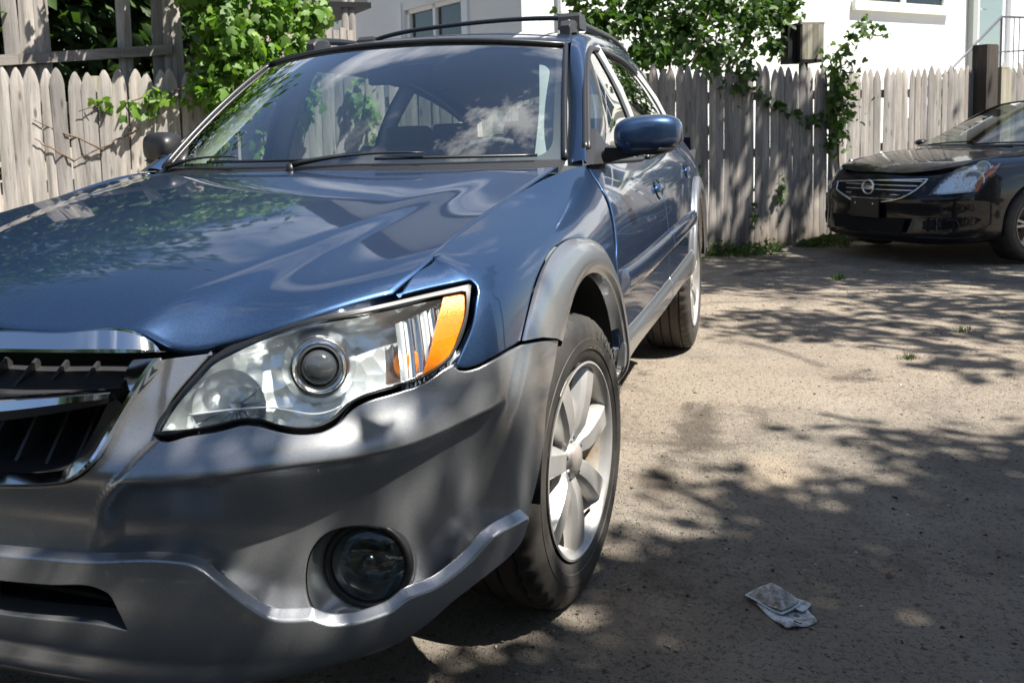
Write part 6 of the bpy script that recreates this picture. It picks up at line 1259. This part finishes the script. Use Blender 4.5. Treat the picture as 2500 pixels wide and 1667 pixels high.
# box on the fence
bx=empty('wooden_box',(0,0,0)); q=fp(1.81,-.16); bx.location=(q[0],q[1],0); bx.scale=(.72,.72,1); bx.rotation_euler=(0,0,fang-.25); tag(bx,'small weathered plank box with its shaded left side coloured dark, just above the fence under the bush','box')
for k in range(4): MB().box((-.115+.078*k,-.12,1.88),(.074,.018,.36)).build('board',M['greypost'],bx)
MB().box((-.165,.05,1.88),(.018,.34,.36)).build('side_board',M['darkwood'],bx); MB().box((.165,.05,1.88),(.018,.34,.36)).build('side_board',M['greypost'],bx)  # left board in dark wood paints the shaded side of the box
MB().box((0,.05,1.70),(.36,.36,.03)).build('base_board',M['void'],bx); MB().box((0,.05,2.07),(.36,.36,.02)).build('lid',M['greypost'],bx); MB().box((-.25,.05,1.86),(.14,.20,.36)).build('shade_block',M['void'],bx); MB().box((0,.10,.85),(.09,.09,1.7)).build('post',M['darkwood'],bx)  # black block at the left paints the shade beside the box
# neighbour house across the yard (seen in the reflections)
nh=empty('siding_house',(1.5,13.5,0)); tag(nh,'grey sided house with white windows across the yard, reflected in the car paint','house')
M['siding']=P('grey_siding',(.36,.36,.33),.8)
MB().box((0,0,2.6),(13,6,5.2)).build('wall',M['siding'],nh); MB().add([(-6.9,-3.4,5.2),(6.9,-3.4,5.2),(6.9,3.4,5.2),(-6.9,3.4,5.2),(-6.9,0,8.2),(6.9,0,8.2)],[(0,1,5,4),(2,3,4,5),(0,4,3),(1,2,5),(0,3,2,1)]).build('roof',M['roofing'],nh)
for x in (-4.5,-1.5,1.5,4.5):
    for z in (1.6,4.0):
        w=MB().box((x,-3.01,z),(1.0,.03,1.3)).build('window',M['windowpane'],nh)
        for dx in (-.52,0,.52): MB().box((x+dx,-3.04,z),(.09,.06,1.4)).build('window_frame',M['white'],w)
        for dz in (-.67,0,.67): MB().box((x,-3.045,z+dz),(1.1,.06,.09)).build('window_frame',M['white'],w)

# unseen garage and hedge added behind the camera to darken the car's front
gar=empty('added_garage',(16,2.5,0)); tag(gar,'dark brick garage added unseen behind the camera to darken the car front','garage')
MB().box((0,0,1.3),(5,13,2.6)).build('wall',P('dark_brick',(.10,.065,.05),.9),gar); MB().add([(-2.8,-7,2.6),(2.8,-7,2.6),(2.8,7,2.6),(-2.8,7,2.6),(0,-7,3.6),(0,7,3.6)],[(0,4,5,3),(1,2,5,4),(0,1,4),(2,3,5),(0,3,2,1)]).build('roof',M['roofing'],gar)
# =============================== vegetation ===============================
def leaf_geo(kind):
    if kind=='lobe':
        P_=[(0,.38,.05),(0,0,0),(.30,.06,-.02),(.50,.40,-.05),(.24,.50,.02),(.20,.78,-.02),(0,1.02,-.06),(-.20,.78,-.02),(-.24,.50,.02),(-.50,.40,-.05),(-.30,.06,-.02)]
        F=[(0,i,i+1) for i in range(1,10)]+[(0,10,1)]; return np.array(P_),np.array(F)
    P_=[(0,0,0),(.26,.45,-.06),(0,1,-.03),(-.26,.45,-.06),(0,.5,.05)]
    return np.array(P_),np.array([(0,1,4),(1,2,4),(2,3,4),(3,0,4)])
def leaves(name, C, size, mat, parent, kind='lobe', seed=0, facing=None, droop=.5, jitter=.35, toneb=0.):
    rg=np.random.default_rng(seed); n=len(C); L,F=leaf_geo(kind); 
    up_=rg.standard_normal((n,3)); up_/=np.linalg.norm(up_,axis=1)[:,None]; up_[:,2]=up_[:,2]*.6-droop
    nr=rg.standard_normal((n,3))*.8+(np.array(facing) if facing is not None else np.array([0,0,1.])); 
    up_/=np.linalg.norm(up_,axis=1)[:,None]; x=np.cross(up_,nr); x/=np.linalg.norm(x,axis=1)[:,None]+1e-9; z=np.cross(x,up_)
    s=size*(1+jitter*rg.standard_normal(n)).clip(.4,1.7)
    V=(C[:,None]+(x[:,None]*L[None,:,0:1]+up_[:,None]*L[None,:,1:2]+z[:,None]*L[None,:,2:3])*s[:,None,None]).reshape(-1,3)
    Fx=(F[None]+np.arange(n)[:,None,None]*len(L)).reshape(-1,3); o=bulk(name,V,Fx,mat,parent)
    at=o.data.attributes.new('tone','FLOAT','POINT'); tn=np.repeat((rg.random(n)*.8+toneb+.25*(vn(C[:,0]*3+C[:,2]*2,C[:,1]*3+C[:,2],1.1,seed+9)-.5)).clip(0,1),len(L)).astype(np.float32); at.data.foreach_set('value',tn); return o
def cloud(blobs, seed, hollow=.55):
    rg=np.random.default_rng(seed); out=[]
    for (x,y,z,a,b,c,n) in blobs:
        d=rg.standard_normal((n,3)); d/=np.linalg.norm(d,axis=1)[:,None]; r=(hollow+(1-hollow)*rg.random(n))[:,None]; bump_=1+.30*np.sin(d[:,0:1]*7+x)+.25*np.sin(d[:,2:3]*9+y)+.12*rg.standard_normal((n,1)); out.append(np.array([x,y,z])+d*r*np.array([a,b,c])*bump_)
    return np.vstack(out)
def limb(mb, a, b, r0, r1, seed, n=7, wob=.06):
    r=random.Random(seed); a=Vector(a); b=Vector(b); pts=[]
    for k in range(n):
        t=k/(n-1); p=a.lerp(b,t); w=wob*(b-a).length*(1 if 0<k<n-1 else 0); pts.append(p+Vector((r.uniform(-w,w),r.uniform(-w,w),r.uniform(-w,w)*.5)))
    mb.tube(pts,[r0+(r1-r0)*k/(n-1) for k in range(n)],8); return pts
def tree(label, x, y, z0, trunk_h, r, blobs, leafn_size, seed, mat='tree', group=None, name='broadleaf_tree', kind='oval', trunk_to=None):
    t_=empty(name,(x,y,z0)); tag(t_,label,'tree',group); mb=MB(); top=trunk_to or (x+.2,y+.1,z0+trunk_h)
    limb(mb,(0,0,-.1),(top[0]-x,top[1]-y,top[2]-z0),r,r*.6,seed)
    for i,b in enumerate(blobs): limb(mb,(top[0]-x,top[1]-y,top[2]-z0),(b[0]-x,b[1]-y,b[2]-z0),r*.45,r*.10,seed+i+1,8,.05)
    mb.build('trunk',M['bark'],t_,smooth=True)
    C=cloud(blobs,seed)-np.array([x,y,z0]); leaves('crown',C,leafn_size,M[mat],t_,kind,seed,None,.3); return t_
def fs(s,d,z): q=fp(s,d); return np.array([q[0],q[1],z])
toC=np.array([.71,.704,.35])
# vine spilling over the left fence
rg=np.random.default_rng(11)
def strand(pts,n,w,seed,d0=.03):
    f=cfun([fs(*p_) for p_ in pts]); r=np.random.default_rng(seed); u=r.random(n); C=f(u); C+=r.standard_normal((n,3))*w; return C,f
vine=empty('ivy_vine',tuple(fs(-4.3,.0,0))); tag(vine,'bright green lobed vine spilling over the left fence above the blue hood','vine')
o0=fs(-4.3,0,0)
bl=[]
for (s,z,a,c,n) in ((-4.10,1.86,.34,.26,330),(-3.85,1.70,.30,.22,260),(-4.25,2.25,.30,.28,330),(-4.0,2.42,.28,.22,280),(-3.72,2.06,.24,.24,230),(-4.55,2.62,.34,.24,300),(-4.2,1.52,.24,.20,170),(-3.95,1.48,.22,.16,150),(-4.0,2.7,.42,.22,260),(-3.5,1.78,.18,.18,110),(-3.40,2.02,.16,.16,90),(-4.9,2.78,.30,.2,160),(-3.55,1.46,.20,.22,110)):
    q=fp(s,-.12*0+.13); bl.append((q[0],q[1],z,a*.72,a*.72,c,int(n*1.9)))
C=cloud(bl,21,.35); 
C2=[strand([(-4.15,.10,1.5),(-4.5,.08,1.42),(-4.70,.05,1.38),(-4.86,.04,1.33)],75,.045,3)[0],strand([(-4.0,.12,1.6),(-4.05,.10,1.3),(-4.15,.07,1.12)],90,.07,4)[0],strand([(-3.8,.10,1.5),(-3.85,.08,1.2),(-3.9,.05,1.0)],60,.06,5)[0],strand([(-4.95,.04,1.36),(-5.02,.03,1.40)],14,.03,6)[0],strand([(-3.1,.1,1.5),(-2.95,.05,1.1),(-2.9,.04,.95)],90,.06,8)[0]]
C=np.vstack([C]+C2)-o0; leaves('foliage',C,.068,M['vine'],vine,'lobe',31,toC,.75,.35,.05)
mb=MB()
for i,(a,b) in enumerate((((-4.1,.05,1.0),(-4.2,.06,2.7)),((-4.15,.05,1.5),(-5.15,.03,1.33)),((-3.9,.04,.9),(-3.7,.1,2.2)),((-5.0,.03,1.05),(-5.45,.02,1.28)),((-4.75,.03,1.2),(-5.2,.02,.98)),((-5.2,.02,.98),(-5.45,.03,1.15)))): limb(mb,fs(*a)-o0,fs(*b)-o0,.007,.003,50+i,9,.05)
mb.build('stem',M['stem'],vine,smooth=True)
# bush rising behind the right fence
bush=empty('climbing_bush',tuple(fs(.2,-.3,0))); tag(bush,'dense green bush rising above the fence in front of the bright white wall','bush')
o0=fs(.2,-.3,0); bl=[]
for (s,z,a,c,n) in ((-.55,2.05,.35,.32,520),(-.1,2.25,.42,.42,800),(.35,2.05,.40,.34,700),(.3,2.55,.40,.34,650),(.8,2.30,.36,.34,560),(1.15,2.12,.34,.30,420),(1.45,2.25,.30,.26,420),(1.62,2.12,.16,.14,120),(1.5,1.86,.16,.16,110),(-.35,2.65,.36,.28,420),(.0,1.78,.42,.18,420),(.75,1.80,.40,.18,380),(-.7,1.70,.25,.15,160),(1.72,2.35,.22,.20,170),(-.8,2.35,.25,.25,180)):
    q=fp(s,-.28 if z<2. else -.3); bl.append((q[0],q[1],z,a*.8,a*.8,c,int(n*.95)))
C=cloud(bl,22,.2)
C2=[strand([(.85,.05,1.70),(.80,.06,1.55),(.75,.05,1.42)],90,.06,13)[0],strand([(-.45,.05,1.7),(-.5,.05,1.5)],40,.05,14)[0],strand([(.95,.05,1.45),(1.1,.04,1.33),(1.35,.04,1.2),(1.62,.04,1.12),(1.82,.04,1.10)],80,.028,15)[0],strand([(.4,.05,1.75),(.5,.05,1.58)],50,.06,16)[0]]
leaves('foliage',np.vstack([C]+C2)-o0,.062,M['bush'],bush,'lobe',33,toC,.5,.35,.0)
mb=MB()
for i in range(9):
    s=-.6+.28*i; limb(mb,fs(.2+.1*(i%3),-.35,.1)-o0,fs(s,-.3,2.1+.3*(i%3))-o0,.022,.006,70+i,9,.05)
mb.build('stem',M['stem'],bush,smooth=True)
v2=empty('hanging_vine',tuple(fs(2.0,.03,0))); tag(v2,'vine hanging in a narrow column down the fence left of the sedan','vine'); o0=fs(2.0,.03,0)
C2=[strand([(1.95,.06,1.75),(2.0,.07,1.45),(2.05,.07,1.1)],240,.075,17)[0],strand([(2.0,.07,1.35),(1.93,.07,1.08),(1.95,.06,.84)],230,.070,18)[0],strand([(2.02,.1,1.75),(2.2,.1,2.0),(2.6,.1,1.98)],90,.05,20)[0]]
leaves('foliage',np.vstack(C2)-o0,.060,M['bush'],v2,'lobe',35,toC,.6,.35,.12); mb=MB(); limb(mb,fs(1.98,.04,.0)-o0,fs(2.0,.05,1.8)-o0,.010,.005,91,12,.02); mb.build('stem',M['stem'],v2,smooth=True)
# small plants at the fence foot
for i,(s,z,n,w,lab) in enumerate(((.28,.62,14,.035,'small green sprig clinging to the fence boards just right of the blue car'),(1.28,.42,40,.06,'thin pale weed growing up the fence boards left of the black sedan'),(.95,.22,22,.04,'short weed at a dark gap at the foot of the fence'))):
    o0=fs(s,.03,0); w_=empty('fence_weed',tuple(o0)); tag(w_,lab,'weed'); C=np.random.default_rng(60+i).standard_normal((n,3))*np.array([w,w*.3,w*1.8])+fs(s,.05,z)-o0; leaves('foliage',C,.045,M['weed'],w_,'lobe',61+i,toC,.3)
rg=np.random.default_rng(77); n=5200; s=rg.uniform(-1.6,3.2,n); d=np.abs(rg.standard_normal(n))*.16+.03; den=vn(s*2.2,d*0,.6,4); k=den>.33+d*.5; s,d=s[k],d[k]; q=np.stack([fp(a,b) for a,b in zip(s,d)]); zz=gz(q[:,0],q[:,1])+rg.random(len(s))**2*.11*(vn(s*3,s*0,.5,8)+.4)
o=leaves('weed_strip',np.stack([q[:,0],q[:,1],zz],1),.036,M['weed'],None,'oval',78,(0,0,1),-.2,.4); o['kind']='stuff'
def tuft(x,y,lab,n=70,r=.05,h=.06,seed=1):
    g=np.random.default_rng(seed); t_=empty('grass_tuft',(x,y,gzz(x,y))); tag(t_,lab,'grass tuft'); mb=MB()
    for i in range(n):
        a=g.uniform(0,6.28); rr=r*g.random(); b=np.array([rr*math.cos(a),rr*math.sin(a),0]); tip=b+np.array([math.cos(a)*h*.6*g.random(),math.sin(a)*h*.6*g.random(),h*(.5+.5*g.random())]); w=np.array([-math.sin(a),math.cos(a),0])*.003; mb.add([b-w,b+w,(b+tip)/2+w*.7,tip],[(0,1,2,3)])
    o=mb.build('blade',M['weed'],t_); o['kind']='stuff'
tuft(-2.62,1.80,'small bright green grass tuft alone on the sunlit gravel at right',90,.05,.035,2); tuft(-5.42,1.62,'small weed tuft on the dark ground in front of the sedan',70,.06,.07,3); tuft(-3.35,2.12,'tiny grass tuft at the right edge of the yard',50,.06,.03,4)
# trees. One behind the left fence (seen and reflected in the hood), the others over the yard on the sunny side
q=fp(-6.0,-2.0)
tree('large dark leafy tree behind the left fence with a brown trunk',q[0],q[1],-.1,2.6,.13,[(q[0]+dx,q[1]+dy,z,a,a,c,n) for dx,dy,z,a,c,n in ((0,0,3.2,1.8,1.3,6500),(1.3,-.8,3.9,1.6,1.2,5200),(-1.2,.9,3.0,1.3,.9,4200),(2.6,-1.6,5.0,1.4,1.0,3000),(2.4,-2.0,3.2,1.7,1.6,6000),(-1.0,.6,2.0,1.2,.9,3500),(.3,-.4,1.6,1.2,.8,2500),(.9,-1.0,2.2,1.5,1.0,3600),(-1.6,1.3,2.6,.9,.8,1500))],.165,201)
q=fp(-7.6,-2.6)
tree('second dark tree crowding the far left behind the fence',q[0],q[1],-.1,2.2,.16,[(q[0]+dx,q[1]+dy,z,a,a,c,n) for dx,dy,z,a,c,n in ((.5,.3,1.8,1.5,1.3,4200),(1.6,-1.2,3.6,2.0,1.6,5200),(.6,-.6,4.0,1.6,1.3,3800),(3.0,-3.2,4.5,2.3,2.2,5200),(3.5,-3.2,6.8,1.8,1.2,3000))],.17,202)
SX,SY=math.cos(SUN_AZ)/math.tan(SUN_EL),math.sin(SUN_AZ)/math.tan(SUN_EL)
def over(gx,gy,h,a,c,n): return (gx+SX*h,gy+SY*h,h,a,a,c,n)
# crown that shades the near right ground, the bumper and the tyre foot
nb_=[over(-.20,1.62,5.6,.62,.40,2800),over(.45,1.35,5.4,.66,.40,2200),over(-.95,2.15,5.9,.66,.4,1900),over(.2,1.95,5.8,.8,.4,2200),over(.75,.95,4.6,.42,.25,700),over(-1.9,2.9,6.2,.7,.4,900),over(.5,2.5,6.0,1.0,.5,1500),over(1.6,1.6,5.8,1.0,.5,1500),over(-.5,3.3,6.6,1.1,.6,1500),
 over(1.02,.62,4.0,.34,.2,650),over(1.22,.20,4.0,.34,.2,650),over(1.35,-.25,4.1,.36,.2,600),over(1.55,.3,4.3,.5,.25,700),over(1.45,-.8,4.3,.4,.25,500),over(.95,1.25,4.6,.5,.3,700),
 over(2.95,.6,5.6,1.15,.5,4500),over(2.95,-1.3,5.8,1.2,.5,4200),over(4.2,-.4,6.2,1.5,.6,4500),over(3.6,2.0,6.4,1.4,.6,4000),over(3.4,-2.8,6.3,1.4,.6,3500)]  # boughs added over the ground ahead to darken the bumper's reflections
tree('yard tree leaning over the near right ground, outside the picture',3.4,6.2,0,3.6,.17,nb_,.11,211,trunk_to=(2.6,5.5,3.9))
# crown over the far ground, the sedan and part of the right fence
fb=[over(-2.9,2.3,5.8,.55,.3,420),over(-3.35,1.35,5.6,.55,.25,400),over(-4.2,2.2,6.0,.75,.35,700),over(-5.3,.9,5.6,.65,.3,1300),over(-5.9,1.6,6.0,1.0,.4,3000),over(-6.8,2.2,6.3,1.0,.5,3200),over(-7.4,3.2,6.6,1.2,.5,2000),over(-6.3,.6,5.8,.5,.35,560),over(-5.6,3.2,6.6,1.0,.5,1300),over(-8.7,4.2,7.0,1.5,.7,2000),over(-7.1,.9,6.1,.45,.3,420),over(-7.3,-.1,6.0,.42,.3,520),over(-7.0,-.5,5.6,.35,.25,330),over(-7.8,.45,6.2,.40,.3,420),over(-8.1,1.0,6.0,.35,.25,300)]
tree('yard tree spreading above the black sedan, outside the picture',-5.2,7.6,0,4.2,.18,fb,.12,221,trunk_to=(-4.8,6.2,4.6))
hb_=[(6.2,y,1.2,1.0,.9,1.3,1500) for y in (4.5,6.2,7.9)]  # unseen bushy tree, added to cut ambient light on the car front
tree('broad bushy tree added unseen behind the camera to darken the car front',6.4,6.0,0,1.4,.10,hb_+[(6.6,6.2,3.6,2.0,2.0,1.4,3500)],.14,231)
hg=empty('added_hedge',(5.8,.5,0)); tag(hg,'tall dark hedge added unseen behind the camera to block low sky light','hedge')  # unseen hedge, added to keep low sky light off the bumper
C=cloud([(6.0+.3*math.sin(y*2),y,z,.9,.9,.95,1500) for y in np.arange(-5.5,7,1.25) for z in (.8,2.2)],241,.3)-np.array([5.8,.5,0]); leaves('foliage',C,.16,M['tree'],hg,'oval',242,None,.3)
mb=MB()
for y in np.arange(-5.5,7,1.25): limb(mb,(.2,y-.5,-.1),(.2,y-.4,2.4),.05,.015,int(y*10)+300)
mb.build('stem',M['bark'],hg,smooth=True)
# =============================== litter ===============================
gx,gy=-.11,1.28
lit=empty('crushed_package',(gx,gy,.0),0); tag(lit,'crushed muddy plastic blister package on pale card, lying on the dirt at lower right','litter')
def sheet(name,O,z,mat,f=None,th=.0012,rc=.25):
    O=np.array(O,float); n=16; mb=MB()
    def Pm(u,v):
        # rounded corners: pull the corners of the unit square in
        x,y=2*u-1,2*v-1; k=1-rc*.30*(x*x*y*y); x,y=x*k,y*k; u,v=(x+1)/2,(y+1)/2
        a=O[0]*(1-u)*(1-v)+O[1]*u*(1-v)+O[2]*u*v+O[3]*(1-u)*v; return (a[0],a[1],z+(f(u,v) if f else 0))
    V=[Pm(i/n,j/n) for i in range(n+1) for j in range(n+1)]; F=[(i*(n+1)+j,(i+1)*(n+1)+j,(i+1)*(n+1)+j+1,i*(n+1)+j+1) for i in range(n) for j in range(n)]; mb.add(V,F)
    o=mb.build(name,mat,lit,smooth=True); m_=o.modifiers.new('t','SOLIDIFY'); m_.thickness=th; return o
t=NT('muddy_card',Roughness=.5); v=t.tex(); n=t.noise(v,38,7,.75); c=t.ramp(n,[(.36,(.10,.082,.066)),(.46,(.34,.35,.35)),(.56,(.55,.62,.68)),(.72,(.40,.56,.78))]); t.set('Base Color',c); M['card']=t.m
t=NT('muddy_plastic',Roughness=.18,Coat_Weight=.8); v=t.tex(); n=t.noise(v,46,7,.75); t.set('Base Color',t.ramp(n,[(.36,(.08,.066,.053)),(.50,(.22,.195,.17)),(.66,(.46,.44,.43))])); t.bump(n,.8,.004); M['plastic']=t.m
sheet('card_back',[(.030,-.056),(-.004,.048),(.074,.083),(.129,.018)],.006,M['card'],lambda u,v:.003*math.sin(7*u)+.002*math.sin(9*v))
sheet('card_corner',[(-.030,.010),(-.002,.072),(.046,.052),(.030,.020)],.010,M['card'])
sheet('card_front',[(.012,-.080),(-.074,-.020),(.004,.054),(.080,.008)],.013,M['card'],lambda u,v:.002*math.sin(6*v))
def bf_(u,v):
    e=min(u,1-u,v,1-v); k=min(1,max(0,(e-.06)/.07)); return .009*k+k*(.0035*math.sin(21*u+5*v)*math.sin(16*v)+.003*math.sin(27*v-9*u))
sheet('blister',[(.012,-.070),(-.064,-.018),(.004,.046),(.070,.006)],.0155,M['plastic'],bf_,.0008)
MB().box((.098,.040,.0125),(.020,.0035,.0006),1.1).build('hang_slot',M['void'],lit)
# fallen leaves and twigs
def fallen(x,y,rz,sz,lab):
    L,F=leaf_geo('oval'); o=mk('fallen_leaf',L*sz*np.array([1,1,1.5])+np.array([0,-.5*sz,.004]),F,M['dry']); o.location=(x,y,gzz(x,y)+.004); o.rotation_euler=(.15,.1,rz); tag(o,lab,'leaf',grp); return o
M['dry']=P('dry_leaf',(.14,.085,.045),.8); grp='fallen leaves on the gravel'
for i in range(26):
    x,y=rnd.uniform(-4.2,.2),rnd.uniform(1.0,2.6)
    fallen(x,y,rnd.uniform(0,6.28),rnd.uniform(.018,.034),'small dry brown leaf lying on the gravel')
